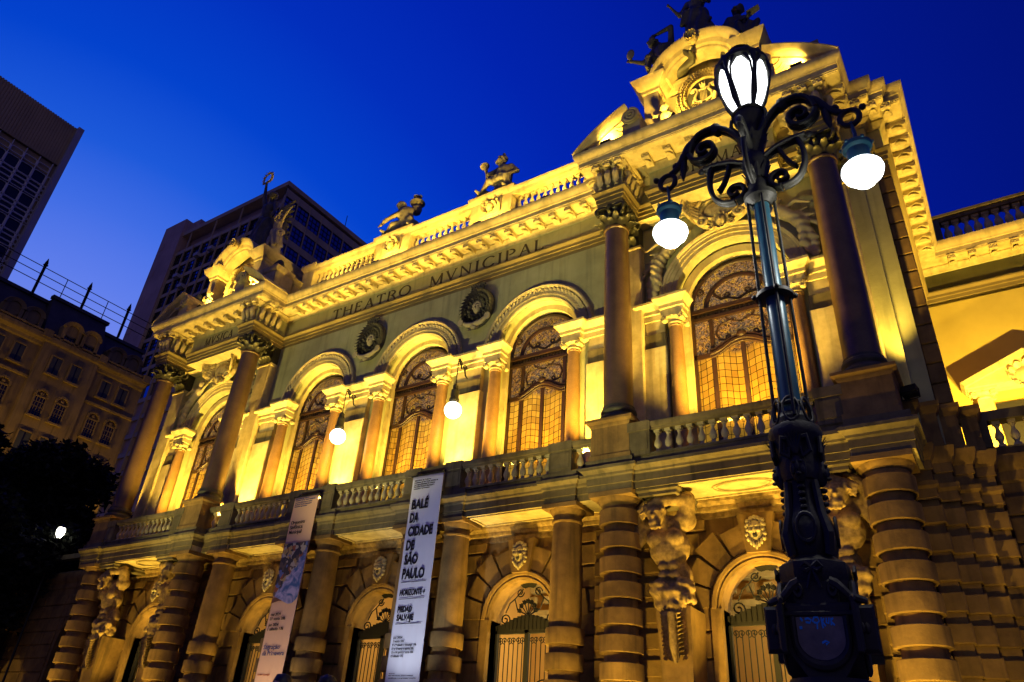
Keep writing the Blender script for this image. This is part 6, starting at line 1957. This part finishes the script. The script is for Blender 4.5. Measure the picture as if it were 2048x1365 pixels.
# ================================================================== FLOODLIGHTS
YEL = (1.0, .62, .085)
M_LENS = plain('lit_floodlight_lens', (.9, .8, .5), .3, emit=(1, .78, .25), es=3)
FL = None
def flood(loc, target, power, size, label, group, col=YEL, soft=.08, blend=.7):
    global FL
    root = empty('floodlight', (0, 0, 0))
    if FL is None:
        h = MB(); h.cbox(-.16, .16, -.12, .12, -.14, 0.02, .02)
        for i in range(5): h.box(-.15, .15, -.10 + i * .045, -.09 + i * .045, -.19, -.13)
        for s in (-1, 1): h.tube([(s * .18, 0, -.05), (s * .18, 0, -.26), (0, 0, -.28)], .014, 5)
        ho = h.build('housing', M_IRON, None)
        l_ = MB(); l_.box(-.13, .13, -.10, .10, .021, .027); lo = l_.build('lens', M_LENS, None)
        FL = (ho.data, lo.data)
        bpy.data.objects.remove(ho); bpy.data.objects.remove(lo)
    for nm, me in zip(('housing', 'lens'), FL):
        o = bpy.data.objects.new(nm, me); COL.objects.link(o); o.parent = root; KIDS.setdefault(root.name, []).append(o)
    L = bpy.data.lights.new('flood_beam', 'SPOT'); L.energy = power; L.color = col; L.spot_size = radians(size); L.spot_blend = blend; L.shadow_soft_size = soft
    lo = bpy.data.objects.new('flood_beam', L); COL.objects.link(lo); lo.parent = root
    lo.rotation_euler = (pi, 0, 0); lo.location = (0, 0, .06)
    root.location = loc
    d = (Vector(target) - Vector(loc)).normalized()
    root.rotation_mode = 'XYZ'
    root.rotation_euler = d.to_track_quat('Z', 'Y').to_euler()
    tag(root, label, 'floodlight', group)
    return root
G1 = 'floodlights standing on the balcony'
G2 = 'floodlights on top of the cornice'
FZ = .42
G3 = 'floodlights on the ground before the facade'
# balcony: at the foot of every pier and pilaster
for x, nm in ((-7.4, 'loggia end next to the MVSICA pavilion'), (-2.5, 'pier above the salmon banner'), (2.5, 'pier above the white banner'), (7.4, 'loggia end next to the DRAMA pavilion')):
    flood((x, -.94, 8.2), (x, -.42, 15.5), 3900, 86, 'yellow floodlight on the balcony at the ' + nm, G1)
for x, nm in ((-5, 'MVSICA side'), (0, 'central'), (5, 'DRAMA side')):
    flood((x, -.72, 8.2), (x, -.3, 15), 3300, 110, 'yellow floodlight on the balcony before the %s loggia window' % nm, G1)
for s, sd in ((-1, 'MVSICA'), (1, 'DRAMA')):
    for u, nm in ((-2.55, 'inner column'), (2.55, 'outer column')):
        flood((s * C0 + u, -.62, 8.25), (s * C0 + u * 1.12, -.33, 11.5), 6000, 130, 'yellow floodlight behind the %s giant column of the %s pavilion' % ('inner' if u * s < 0 else 'outer', sd), G1)
    flood((s * C0, -1.0, 8.2), (s * C0, -.5, 16), 5200, 115, 'yellow floodlight on the %s pavilion balcony before its window' % sd, G1)
for s, sd in ((-1, 'MVSICA'), (1, 'DRAMA')):
    flood((s * 14.95, -.62, 8.95), (s * 15.05, -.1, 15), 2100, 48, 'yellow floodlight at the outer corner of the %s pavilion, lighting the corner strips' % sd, G1)
# cornice
for x, nm in ((-5.4, 'balusters next to the MVSICA pavilion'), (-2.5, 'pedestal under the stone child'), (0, 'balusters between the two pedestals'), (2.5, 'pedestal under the trumpeter'), (5.4, 'balusters next to the DRAMA pavilion')):
    flood((x, -.55, 18.5), (x, .3, 20.3), 900, 150, 'yellow floodlight lighting the %s of the parapet' % nm, G2, soft=.15)
for x, nm, e in ((C0 - 2.9, 'inner end of the DRAMA', 700), (C0 + 2.9, 'outer end of the DRAMA', 700)):
    flood((x, -1.85, 18.5), (x, -1.3, 19.3), e, 150, 'yellow floodlight in the broken pediment at the %s pavilion' % nm, G2, soft=.12)
flood((C0 - .7, -1.85, 18.45), (C0 - .2, -1.1, 20.5), 1300, 140, 'yellow floodlight under the lyre emblem of the DRAMA pavilion', G2)
flood((-C0 - .7, -1.85, 18.45), (-C0 - .2, -1.1, 20.5), 1400, 140, 'yellow floodlight under the lyre emblem of the MVSICA pavilion', G2)
flood((-7.2, 1.2, 18.6), (-9.2, .8, 20.2), 600, 140, 'yellow floodlight behind the parapet beside the MVSICA pavilion', G2)
# ground
for x, y, tx, ty, e, sz, nm in (
        (-15.1, -3.5, -14.2, -1.1, 800, 58, 'outer banded column of the MVSICA pavilion'), (-11.6, -1.0, -11.4, -.85, 3000, 54, 'MVSICA door'), (-9.3, -3.5, -8.4, -1.1, 900, 58, 'inner banded column of the MVSICA pavilion'),
        (-13.6, -2.2, -13.1, -.9, 260, 80, 'outer stone giant of the MVSICA pavilion'), (-7.9, -3.2, -6.85, -.9, 560, 52, 'single column beside the MVSICA pavilion'), (-5.1, -1.0, -5.0, -.8, 1500, 52, 'door half hidden by the salmon banner'),
        (-2.5, -2.7, -2.2, -.9, 170, 80, 'paired columns behind the salmon banner'), (-.1, -1.0, .2, -.8, 1100, 52, 'door half hidden by the white banner'), (5.0, -1.0, 5.1, -.8, 3600, 54, 'arched door nearest the DRAMA pavilion'), (5.5, -3.2, 6.65, -.9, 850, 52, 'single column beside the DRAMA pavilion'),
        (7.35, -3.5, 8.25, -1.1, 950, 58, 'inner banded column of the DRAMA pavilion'), (9.2, -2.3, 9.4, -.9, 760, 80, 'inner stone giant of the DRAMA pavilion'), (11.3, -1.05, 11.4, -.9, 4400, 58, 'DRAMA door'),
        (13.0, -2.4, 13.2, -.9, 650, 80, 'outer stone giant of the DRAMA pavilion'), (13.3, -3.6, 14.2, -1.1, 1150, 58, 'outer banded column of the DRAMA pavilion'), (15.9, -2.4, 15.6, -.2, 360, 100, 'stepped piers beyond the DRAMA pavilion')):
    flood((x, y, FZ), (tx, ty, 4.2 if 'stone giant' in nm else 6.2), e * (1.3 if 'stone giant' in nm else 1), sz, 'yellow floodlight on the steps before the ' + nm, G3, soft=.06)
# broad pale floods standing further out, aimed at the upper walls
for x, tx, nm in ((-9.5, -8.0, 'MVSICA pavilion'), (-2.5, 1.0, 'loggia'), (6.0, 9.0, 'DRAMA pavilion')):
    flood((x, -9.4, FZ), (tx, 0, 15.2), 6000, 44, 'pale floodlight at the front edge of the steps facing the %s' % nm, G3, col=(1, .84, .28), blend=.9)
flood((2.9, -4.4, FZ), (2.5, -1.5, 5.6), 800, 42, 'added white floodlight on the steps that brightens the white banner', G3, col=(.92, .95, 1.0))  # lamp put in to brighten the white cloth; no such fixture known
flood((-2.0, -4.2, FZ), (-2.5, -1.5, 4.6), 420, 48, 'added warm floodlight on the steps that brightens the salmon banner', G3, col=(1, .82, .55))  # likewise an added lamp, only there to lift the salmon cloth
flood((7.7, -1.8, 18.5), (10.3, -1.2, 22.6), 1100, 50, 'yellow floodlight on the cornice corner aimed at the mirror figure', G2)
flood((-8.6, -1.7, 18.5), (-11.0, -.3, 24), 1400, 55, 'yellow floodlight on the cornice corner aimed at the winged figure', G2)
# wing terrace
flood((17.2, 6.3, 8.2), (17.2, 8.0, 15.5), 3600, 130, 'yellow floodlight on the terrace below the triangular window pediment', G1)
flood((17.9, 4.0, 8.2), (17.0, 8.2, 17), 8500, 120, 'yellow floodlight at the terrace edge beyond the DRAMA pavilion', G1)

mb = MB(); mb.box(-17, 17, -10.4, .6, GZ - .16, .0); mb.box(-17, 17, -10.0, .6, 0, .28)
st_o = mb.build('granite_steps', stone('pale_granite_steps', (.42, .39, .34), (.32, .30, .26), .8, 2, .2, 20), None); tag(st_o, 'low pale granite steps running along the foot of the theatre', 'steps')
# sodium street lamps along the street behind the trees
for sy, nm in ((-9.5, 'near end of the hotel'), (1.5, 'middle of the hotel'), (9.5, 'far end of the hotel')):
    sl = empty('sodium_street_lamp', (-33.5, sy, GZ)); tag(sl, 'orange street lamp behind the trees at the ' + nm, 'street lamp', 'orange street lamps before the hotel')
    b = MB(); b.lathe([(.1, GZ), (.07, 3), (.05, 8.4)], (-33.5, sy, 0), 8); b.tube([(-33.5, sy, 8.4), (-34.6, sy, 8.7)], .04, 6); b.box(-35.1, -34.5, sy - .12, sy + .12, 8.66, 8.8); b.build('lamp_pole', M_IRON, sl)
    g = MB(); g.box(-35.05, -34.55, sy - .09, sy + .09, 8.62, 8.655); g.build('lamp_lens', plain('lit_sodium_lens', (.9, .7, .3), .3, emit=(1, .6, .15), es=6), sl)
    L = bpy.data.lights.new('street_light', 'POINT'); L.energy = 3000; L.color = (1, .60, .10); L.shadow_soft_size = .15
    lo = bpy.data.objects.new('street_light', L); lo.location = (-34.9, sy, 8.4); COL.objects.link(lo); par(lo, sl)

# ================================================================== CITY BEHIND
M_CONC = stone('dark_ribbed_concrete', (.56, .43, .20), (.44, .33, .15), .9, .4, .1, 8)
M_FIN = stone('pale_concrete_fin', (.5, .48, .46), (.4, .4, .4), .85, .5, .1, 8)
M_GRIDW = plain('pale_window_frame', (.82, .80, .70), .7)
M_PANE = plain('dark_window_glass', (.015, .017, .022), .12)
M_PANEB = plain('sky_reflecting_glass', (.26, .27, .34), .06, metal=.9)
tower = empty('slab_tower', (-60, -15, GZ)); tag(tower, 'dark concrete tower block with blank ribbed top and pale rounded window frames', 'tower block')
mb = MB(); mb.box(-72, -52.35, -30, 1.25, GZ, 53.5)
mb.build('wall', M_CONC, tower)
mb = MB()
y = -30.0
while y < 1.2:
    mb.box(-52.4, -52.0, y, y + .17, 48.9, 53.95); y += .25
mb.box(-52.36, -52.06, -30, 1.2, 48.9, 53.9)
mb.build('ribbed_parapet', M_CONC, tower)
mb = MB(); mb.box(-72, -51.6, 1.2, 1.75, GZ, 54.0); mb.build('end_fin', M_FIN, tower)
# window bays with rounded openings
def rrect(x0, x1, z0, z1, r, n=4):
    P = []
    for cx, cz, a0 in ((x1 - r, z0 + r, -pi / 2), (x1 - r, z1 - r, 0), (x0 + r, z1 - r, pi / 2), (x0 + r, z0 + r, pi)):
        for i in range(n + 1):
            a = a0 + pi / 2 * i / n; P.append((cx + r * cos(a), cz + r * sin(a)))
    return P
def frame_bay(w, rows):
    """ring frames (YZ plane, facing +X) for one bay"""
    f = MB()
    for z0, z1 in rows:
        o_ = rrect(0.02, w - .02, z0 - .05, z1 + .05, .17); i_ = rrect(.09, w - .09, z0, z1, .13)
        n = len(o_)
        v = [(.12, a, b) for a, b in o_] + [(.12, a, b) for a, b in i_] + [(0, a, b) for a, b in i_] + [(0, a, b) for a, b in o_]
        fc = []
        for k in range(n):
            k2 = (k + 1) % n
            fc += [(k, k2, n + k2, n + k), (n + k, n + k2, 2 * n + k2, 2 * n + k), (k2, k, 3 * n + k, 3 * n + k2)]
        f.add(v, fc)
    return f
ROWS = [(.05, .42), (.54, .98), (1.10, 1.46), (1.60, 2.72)]
bayf = frame_bay(1.2, ROWS).build('window_frame', M_GRIDW, None)
bayp = MB(); bayp.box(-.05, .0, .05, 1.17, 0, 2.9); bayp = bayp.build('window', M_PANE, None)
fd, pd_ = bayf.data, bayp.data
bpy.data.objects.remove(bayf); bpy.data.objects.remove(bayp)
for j in range(11):
    for i in range(7):
        o = bpy.data.objects.new('window', pd_); o.location = (-52.26, -.35 - 1.23 * i, 44.55 - 2.93 * j)
        link(o, tower)
        q = bpy.data.objects.new('window_frame', fd); q.location = o.location; link(q, o)
nar = frame_bay(.42, ROWS).build('narrow_window_strip', M_GRIDW, None); nd = nar.data; bpy.data.objects.remove(nar)
for j in range(11):
    o = bpy.data.objects.new('narrow_window_strip', nd); o.location = (-52.24, .86, 44.55 - 2.93 * j); link(o, tower)
mb = MB()
for i in range(8): mb.box(-52.32, -52.04, -.43 - 1.23 * i + .04, -.43 - 1.23 * i + .09, 12, 48.8)
mb.box(-52.32, -52.04, .80, .86, 12, 48.8)
for i in range(7):
    f_ = frame_bay(1.2, [(47.65, 48.2)]); f_.v = [(x - 52.24, y - .35 - 1.23 * i, z) for x, y, z in f_.v]; mb.merge(f_)
mb.build('mullion_grid', M_GRIDW, tower)

# ---- office block
office = empty('office_block', (-73, 45, GZ)); tag(office, 'grey gridded office block with blue dusk reflections in its windows, behind the bronze statue', 'office block')
M_GRID = stone('grimy_concrete_grid', (.58, .46, .26), (.42, .33, .19), .85, .3, .1, 6)
M_PINK = stone('pinkish_render', (.58, .40, .29), (.42, .29, .21), .9, .25, .1, 6, streak=.4)
mb = MB(); mb.box(-86.5, -60.9, 31.3, 70, GZ, 71.0); mb.box(-86.0, -61.6, 32.6, 69, 71, 74.6)
mb.build('wall', M_PINK, office)
mb = MB(); mb.box(-86.6, -60.5, 30.9, 70, 74.6, 75.4)
for i in range(4): mb.box(-84 + 6.5 * i, -83.85 + 6.5 * i, 31.0, 31.2, 71, 74.7)
mb.build('roof_slab', M_GRID, office)
mb = MB(); mb.box(-92.2, -86.4, 30.6, 60, GZ, 78.2); mb.box(-89.5, -86.5, 33, 40, 78.2, 80)
for j in range(9): mb.box(-91.6, -90.6, 30.55, 30.7, 73 - 5.5 * j, 74.3 - 5.5 * j)
mb.build('service_tower', M_PINK, office)
wf = MB()
for a, b, c, d in ((0, 2.1, 0, .09), (0, 2.1, 2.0, 2.09), (0, .08, 0, 2.09), (2.02, 2.1, 0, 2.09), (.66, .72, 0, 2.05), (1.38, 1.44, 0, 2.05), (0, 2.1, .66, .72), (0, 2.1, 1.36, 1.42)):
    wf.box(a, b, -.05, .03, c, d)
wf = wf.build('window_frame', M_IRON, None); wp = MB(); wp.box(0, 2.1, .03, .06, 0, 2.09); wp = wp.build('window', M_PANEB, None)
wfd, wpd = wf.data, wp.data; bpy.data.objects.remove(wf); bpy.data.objects.remove(wp)
rnd = random.Random(21)
for j in range(13):
    for i in range(11):
        if (j > 3 and i > 7) or (j > 6 and i > 4) or j > 9: continue
        o = bpy.data.objects.new('window', wpd); o.location = (-86.2 + 2.33 * i, 31.18, 68.25 - 2.78 * j)
        o.rotation_euler = (radians(rnd.uniform(-2.5, 2.5)), 0, radians(rnd.uniform(-2, 2)))
        link(o, office)
        if j < 9:
            q = bpy.data.objects.new('window_frame', wfd); q.location = (-86.2 + 2.33 * i, 31.12, 68.25 - 2.78 * j); link(q, o)
mb = MB()
for i in range(12): mb.box(-86.4 + 2.33 * i, -86.2 + 2.33 * i - .02, 30.85, 31.3, 20, 71.0)
for j in range(18): mb.box(-86.4, -60.7, 31.0, 31.28, 67.55 - 2.78 * j, 68.22 - 2.78 * j)
mb.box(-86.4, -60.7, 30.95, 31.28, 70.4, 71.1)
# side facing the theatre
for i in range(18): mb.box(-60.9, -60.5, 31.0 + 2.42 * i, 31.16 + 2.42 * i, 20, 74.0)
for j in range(14): mb.box(-60.88, -60.58, 31, 70, 68.8 - 3.82 * j, 69.95 - 3.82 * j); 
mb.box(-60.88, -60.58, 31, 70, 72.7, 74.0)
mb.build('concrete_grid', M_GRID, office)
for j in range(4):
    for i in range(6):
        o = bpy.data.objects.new('window', wpd); o.location = (-60.68, 31.2 + 2.42 * i, 66.1 - 3.82 * (j - 1)); o.rotation_euler = (0, 0, pi / 2); o.scale = (1.06, 1, 1.3)
        link(o, office)
        q = bpy.data.objects.new('window_frame', wfd); q.location = o.location; q.rotation_euler = (0, 0, pi / 2); q.scale = (1.06, 1, 1.3); link(q, o)
mb = MB()
for x, z in ((-79.5, 69.9), (-76, 69.9), (-83.4, 67.1), (-81, 64.4)):
    mb.box(x, x + 1.1, 30.3, 31.0, z - 2.4, z - 1.8)
mb.build('air_conditioner_boxes', M_FIN, office)
mb = MB(); mb.tube([(-62, 44, 75), (-62, 44, 79)], .06, 5); mb.tube([(-61, 55, 75), (-61, 55, 79)], .05, 5); mb.build('aerial', M_IRON, office)

# ---- old hotel with mansard roof
hotel = empty('mansard_hotel', (-46, 2, GZ)); tag(hotel, 'old ochre hotel with a dark mansard roof, arched dormers and shuttered windows', 'hotel')
M_OCH = stone('old_ochre_plaster', (.36, .25, .085), (.22, .15, .05), .9, .5, .15, 10, streak=.5)
M_SLATE = stone('dark_mansard_slate', (.085, .075, .07), (.045, .04, .04), .8, .8, .3, 10)
M_SHUT = plain('dark_shutter', (.05, .055, .05), .7)
mb = MB(); mb.box(-56, -40.5, -24, 10.9, GZ, 27.0); mb.box(-56, -40.15, 2.6, 6.8, GZ, 26.9)
mb.build('wall', M_OCH, hotel)
rf = MB()
def mansard(y0, y1, x, z1):
    rf.add([(x, y0, 27.0), (x, y1, 27.0), (x - 1.5, y1 - .15, z1), (x - 1.5, y0 + .15, z1), (-56, y0, 27.0), (-56, y1, 27.0), (-55, y1 - .15, z1), (-55, y0 + .15, z1)],
           [(0, 1, 2, 3), (3, 2, 6, 7), (0, 3, 7, 4), (1, 5, 6, 2)])
    rf.box(x - 1.75, x - 1.3, y0, y1, z1 - .05, z1 + .22)
mansard(-24, -1.5, -40.9, 30.2); mansard(-1.5, 2.5, -40.9, 30.5); mansard(2.3, 7.0, -40.35, 30.9); mansard(7.0, 10.9, -40.9, 30.3)
ro = rf.build('mansard_roof', M_SLATE, hotel, smooth=False)
mb = MB()
mb.sweep([(0, 26.2), (.15, 26.3), (.2, 26.5), (.5, 26.7), (.55, 26.95), (.55, 27.05), (0, 27.1)], [(-40.5, 10.9), (-40.5, -24)][::-1] if False else [(-40.5, -24), (-40.5, 10.9)])
mb.sweep([(0, 23.55), (.12, 23.6), (.15, 23.75), (0, 23.8)], [(-40.5, -24), (-40.5, 10.9)])
mb.build('string_course', M_OCH, hotel)
ba = MB()
ba.box(-40.15, -39.95, -24, 10.9, 27.2, 27.32); ba.box(-40.15, -39.95, -24, 10.9, 26.85, 26.92)
for i in range(150): ba.lathe([(.05, 0), (.08, .12), (.04, .3), (.06, .36)], (-40.05, -10 + .14 * i, 26.9), 6)
for y in (-1.6, 2.5, 6.9, 10.7): ba.box(-40.3, -39.85, y - .3, y + .3, 26.85, 27.45)
ba.build('roof_balustrade', M_OCH, hotel)
def hwin(y, z0, w, h, kind, n0=0):
    n1 = len(bpy.data.meshes)
    o = MB(); o.box(-40.50, -40.45, y - w / 2, y + w / 2, z0, z0 + h)
    o = o.build('window', M_PANE, hotel, smooth=False)
    f = MB()
    for s in (-1, 1): f.box(-40.47, -40.36, y + s * w / 2 - .05, y + s * w / 2 + .05, z0 - .05, z0 + h + .05)
    f.box(-40.47, -40.36, y - w / 2, y + w / 2, z0 + h, z0 + h + .1)
    f.box(-40.47, -40.25, y - w / 2 - .12, y + w / 2 + .12, z0 - .14, z0)
    if kind == 'arch':
        for k in range(9):
            a = pi * k / 8; f.box(-40.48, -40.3, y + .52 * w * cos(a) - .07, y + .52 * w * cos(a) + .07, z0 + h + .08 + .42 * sin(a), z0 + h + .24 + .42 * sin(a))
        f.ell((-40.45, y, z0 + h + .28), (.08, .16, .16), nu=8, nv=6)
    f.build('window_frame', M_OCH, o)
    g = MB()
    if kind == 'shut':
        for s in (-1, 1):
            g.box(-40.445, -40.40, y + s * w * .27 - w * .2, y + s * w * .27 + w * .2, z0 + .04, z0 + h - .04)
        g.build('shutter', M_SHUT, o)
    else:
        for k in range(1, 4): g.box(-40.445, -40.425, y - w / 2, y + w / 2, z0 + h * k / 4 - .02, z0 + h * k / 4 + .02)
        for k in range(1, 4): g.box(-40.445, -40.425, y - w / 2 + w * k / 4 - .02, y - w / 2 + w * k / 4 + .02, z0, z0 + h)
        g.build('glazing_bars', M_OCH, o)
    return o
for y in (-7.6, -6.1, -3.8, -2.3, -.2, 1.3, 3.85, 5.35, 8.0, 9.45):
    dx = .36 if 2.6 < y < 6.8 else 0
    for a_ in ((24.35, .85, 1.4, 'shut'), (21.0, .85, 1.45, 'arch'), (18.0, .95, 1.75, 'shut'), (14.6, .95, 1.75, 'shut')):
        w_ = hwin(y, *a_); w_.location.x = dx
def dormer(y, x):
    x = x + .38
    d = MB()
    for s in (-1, 1): d.box(x - 1.2, x + .02, y + s * .56 - .12, y + s * .56 + .12, 27.1, 28.35)
    d.arch([(.42, 0), (.42, .12), (.56, .16), (.72, .22), (.78, .12), (.78, 0)], 0, 0, 0, pi, 16)
    n0 = len(d.v) - 6 * 17
    for k in range(n0, len(d.v)):
        p_ = d.v[k]; d.v[k] = (x - .15 + p_[1] * 1.3, y + p_[0], 28.3 + p_[2] * .85)
    d.tube([(x - 1.3, y, 28.3), (x - .1, y, 28.3)], [.68, .68], 16)
    o = d.build('dormer', M_OCH, ro)
    g = MB(); g.box(x - .25, x - .2, y - .45, y + .45, 27.1, 28.3); g.build('dormer_window', M_PANE, ro)
    bq = MB()
    for k in range(1, 4): bq.box(x - .2, x - .18, y - .45, y + .45, 27.1 + .3 * k - .02, 27.1 + .3 * k + .02); bq.box(x - .2, x - .18, y - .45 + .225 * k - .015, y - .45 + .225 * k + .015, 27.1, 28.3)
    bq.build('glazing_bars', M_OCH, ro)
for y, x in ((-6.2, -40.9), (-4.7, -40.9), (-.1, -40.9), (1.35, -40.9), (4.05, -40.35), (5.55, -40.35), (8.05, -40.9), (9.5, -40.9)): dormer(y, x)
fn = MB()
for z in (31.7, 32.4, 33.05): fn.tube([(-42.1, -20, z), (-42.1, 10.3, z)], .035, 5)
for y in (-8.2, -4.6, 1.0, 4.65, 8.2):
    fn.tube([(-42.1, y, 30.5), (-42.1, y, 33.2)], .11, 6); fn.lathe([(.11, 0), (.2, .12), (.12, .2), (.13, .3), (.02, .75)], (-42.1, y, 33.15), 8)
for y in (-6.4, -1.8, 2.9, 6.4): fn.tube([(-42.1, y, 30.5), (-42.1, y, 33.05)], .035, 5)
fn.build('roof_railing', M_IRON, hotel)

# ================================================================== TREES in front of the hotel
M_LEAF = stone('dark_leaf', (.012, .018, .006), (.005, .008, .003), .8, 1.5, 0)
M_TRUNK = stone('tree_bark', (.05, .04, .03), (.03, .024, .018), .9, 3, .4)
def tree(x, y, h, rad, seed, label):
    root = empty('broadleaf_tree', (x, y, GZ)); tag(root, label, 'tree', 'dark trees in front of the hotel')
    rr = random.Random(seed)
    t = MB(); t.tube([(x, y, GZ), (x + .1, y, h * .3), (x, y + .2, h * .55)], [.35, .27, .2], 9)
    tips = []
    for i in range(9):
        a = rr.uniform(0, 2 * pi); e = Vector((x + rad * .7 * cos(a), y + rad * .7 * sin(a), h * rr.uniform(.55, .92)))
        t.tube([(x, y + .1, h * rr.uniform(.32, .5)), Vector((x, y, h * .5)).lerp(e, .5) + Vector((0, 0, .3)), e], [.14, .09, .03], 6)
        tips.append(e)
    t.build('trunk', M_TRUNK, root)
    c = MB()
    lumps = [(Vector((x, y, h * .72)), rad * .7)] + [(e, rad * rr.uniform(.3, .5)) for e in tips]
    for i in range(5): lumps.append((Vector((x + rr.uniform(-rad, rad) * .7, y + rr.uniform(-rad, rad) * .7, h * rr.uniform(.6, 1.0))), rad * rr.uniform(.2, .36)))
    for cc, r_ in lumps:
        for i in range(int(650 * (r_ / 1.5) ** 1.5)):
            d = Vector((rr.gauss(0, 1), rr.gauss(0, 1), rr.gauss(0, .8))).normalized() * r_ * rr.uniform(.45, 1.12)
            q_ = cc + d
            c.leaf(q_, (rr.uniform(-1, 1), rr.uniform(-1, 1), rr.uniform(-.8, .4)), (rr.uniform(-1, 1), rr.uniform(-1, 1), 1), rr.uniform(.3, .55), rr.uniform(.2, .35), .4, 2)
    c.build('crown', M_LEAF, root, smooth=False)
tree(-29.5, -3.2, 15.2, 3.6, 1, 'broad dark tree before the shuttered ground storeys of the hotel')
tree(-29.0, 1.9, 15.6, 3.6, 2, 'tallest dark tree, under the projecting bay of the hotel')
tree(-28.0, 5.6, 13.2, 3.2, 3, 'dark tree beside the outer granite column of the MVSICA pavilion')
tree(-27.2, 8.0, 13.0, 3.0, 7, 'dark tree closing the gap between the hotel and the theatre')
tree(-30.5, -.4, 15.6, 3.6, 8, 'dense dark tree between the two broadest ones')
tree(-24.5, .6, 9.8, 2.8, 4, 'small dark tree behind the little distant street lamp')
tree(-25.0, -4.2, 11.5, 3.4, 5, 'dark low tree above the stone pillar')

# distant street lamp, stone pillar
dl = empty('distant_street_lamp', (-22, .45, GZ)); tag(dl, 'small lit street lamp glowing white before the dark trees', 'street lamp')
mb = MB(); mb.lathe([(.12, GZ), (.08, .6), (.05, 3), (.045, 9.45), (.1, 9.5), (.04, 9.55)], (-22, .45, 0), 10); mb.lathe([(.16, 10.02), (.1, 10.1), (.02, 10.2)], (-22, .45, 0), 10)
mb.build('lamp_pole', M_LAMPIRON, dl)
mb = MB(); mb.lathe([(.08, 9.55), (.17, 9.7), (.19, 9.9), (.15, 10.03)], (-22, .45, 0), 14); mb.build('lantern_glass', plain('lit_distant_glass', (.9, .9, .8), .3, emit=(1, .95, .8), es=8), dl)
sp_ = empty('stone_pillar', (-23.4, -1.2, GZ)); tag(sp_, 'dim stone pillar with a slab cap under the dark trees', 'pillar')
mb = MB(); mb.box(-24.0, -22.9, -2.0, -.9, GZ, 5.3); mb.build('shaft', M_BAND, sp_)
mb = MB(); mb.box(-24.2, -22.7, -2.2, -.7, 5.3, 5.55); mb.box(-23.8, -23.1, -1.8, -1.1, 6.1, 8.6); mb.box(-24.1, -22.8, -2.1, -.8, 5.9, 6.1); mb.box(-23.9, -23.0, -1.9, -1.0, 5.55, 5.9)
mb.build('cap', M_BAND, sp_)

# ================================================================== PEOPLE: only the tops of two heads reach into the picture
M_SKIN = plain('skin', (.35, .2, .12), .6); M_HAIR = plain('black_hair', (.012, .01, .009), .5); M_COAT = plain('dark_coat', (.02, .02, .025), .8); M_TROU = plain('dark_trousers', (.015, .016, .02), .8)
def person(x, y, gz, facing, label, seed):
    root = empty('person', (x, y, gz)); tag(root, label, 'person', 'people standing before the theatre')
    g = MB(); H = Vector((x, y, gz))
    J = dict(pelvis=(0, 0, .95), chest=(0, 0, 1.30), neck=(0, 0, 1.48), head=(0, 0, 1.62), shoulderL=(-.18, 0, 1.40), elbowL=(-.24, .02, 1.12), handL=(-.22, -.08, .88),
             shoulderR=(.18, 0, 1.40), elbowR=(.24, .02, 1.12), handR=(.22, -.06, .88), hipL=(-.09, 0, .92), kneeL=(-.1, -.02, .5), footL=(-.1, .02, .08), hipR=(.09, 0, .92), kneeR=(.1, -.02, .5), footR=(.1, .02, .08))
    R = Matrix.Rotation(facing, 3, 'Z')
    J = {k: tuple(H + R @ Vector(v)) for k, v in J.items()}
    person_body(g, J)
    f = MB(); face(f, (0, 0, 1.62), 1.0)
    for s in (-1, 1): f.ell((s * .085, 0, 1.61), (.015, .03, .04), nu=6, nv=5)
    f.v = [tuple(H + R @ Vector(p)) for p in f.v]; g.merge(f)
    o = sculpt('body', g, M_SKIN, root, .014, 1)
    hr = MB(); hr.ell((0, .018, 1.665), (.095, .105, .10)); hair(hr, (0, .01, 1.66), .085, 26, seed)
    hr.v = [tuple(H + R @ Vector(p)) for p in hr.v]
    sculpt('hair', hr, M_HAIR, o, .014, 1)
    ct = MB(); cone(ct, (0, 0, .95), (0, 0, 1.34), .19, .2); ct.ell((0, 0, 1.3), (.225, .16, .16))
    for s in (-1, 1): cone(ct, (s * .16, 0, 1.40), (s * .24, .02, 1.12), .085, .07); cone(ct, (s * .24, .02, 1.12), (s * .225, -.06, .93), .068, .055)
    ct.v = [tuple(H + R @ Vector(p)) for p in ct.v]; sculpt('coat', ct, M_COAT, o, .02, 2)
    tr = MB()
    for s in (-1, 1): cone(tr, (s * .09, 0, .92), (s * .1, -.02, .5), .115, .085); cone(tr, (s * .1, -.02, .5), (s * .1, .02, .1), .082, .065)
    tr.ell((0, 0, .95), (.175, .135, .12)); tr.v = [tuple(H + R @ Vector(p)) for p in tr.v]; sculpt('trousers', tr, M_TROU, o, .02, 2)
def on_ray(u, v, z):
    d = (RX * ((u - 1024) / 1444.7775) + DN * ((v - 682.5) / 1444.7775) + FW)
    t = (z - CAMP.z) / d.z
    return CAMP + d * t

pA = on_ray(565, 1352, 2.02); person(pA.x, pA.y, .28, radians(15), 'person with short black hair in a dark coat, below the salmon banner', 3)
pB = on_ray(655, 1350, 2.04); person(pB.x, pB.y, .28, radians(-20), 'person with black hair in a dark coat, between the salmon and white banners', 9)
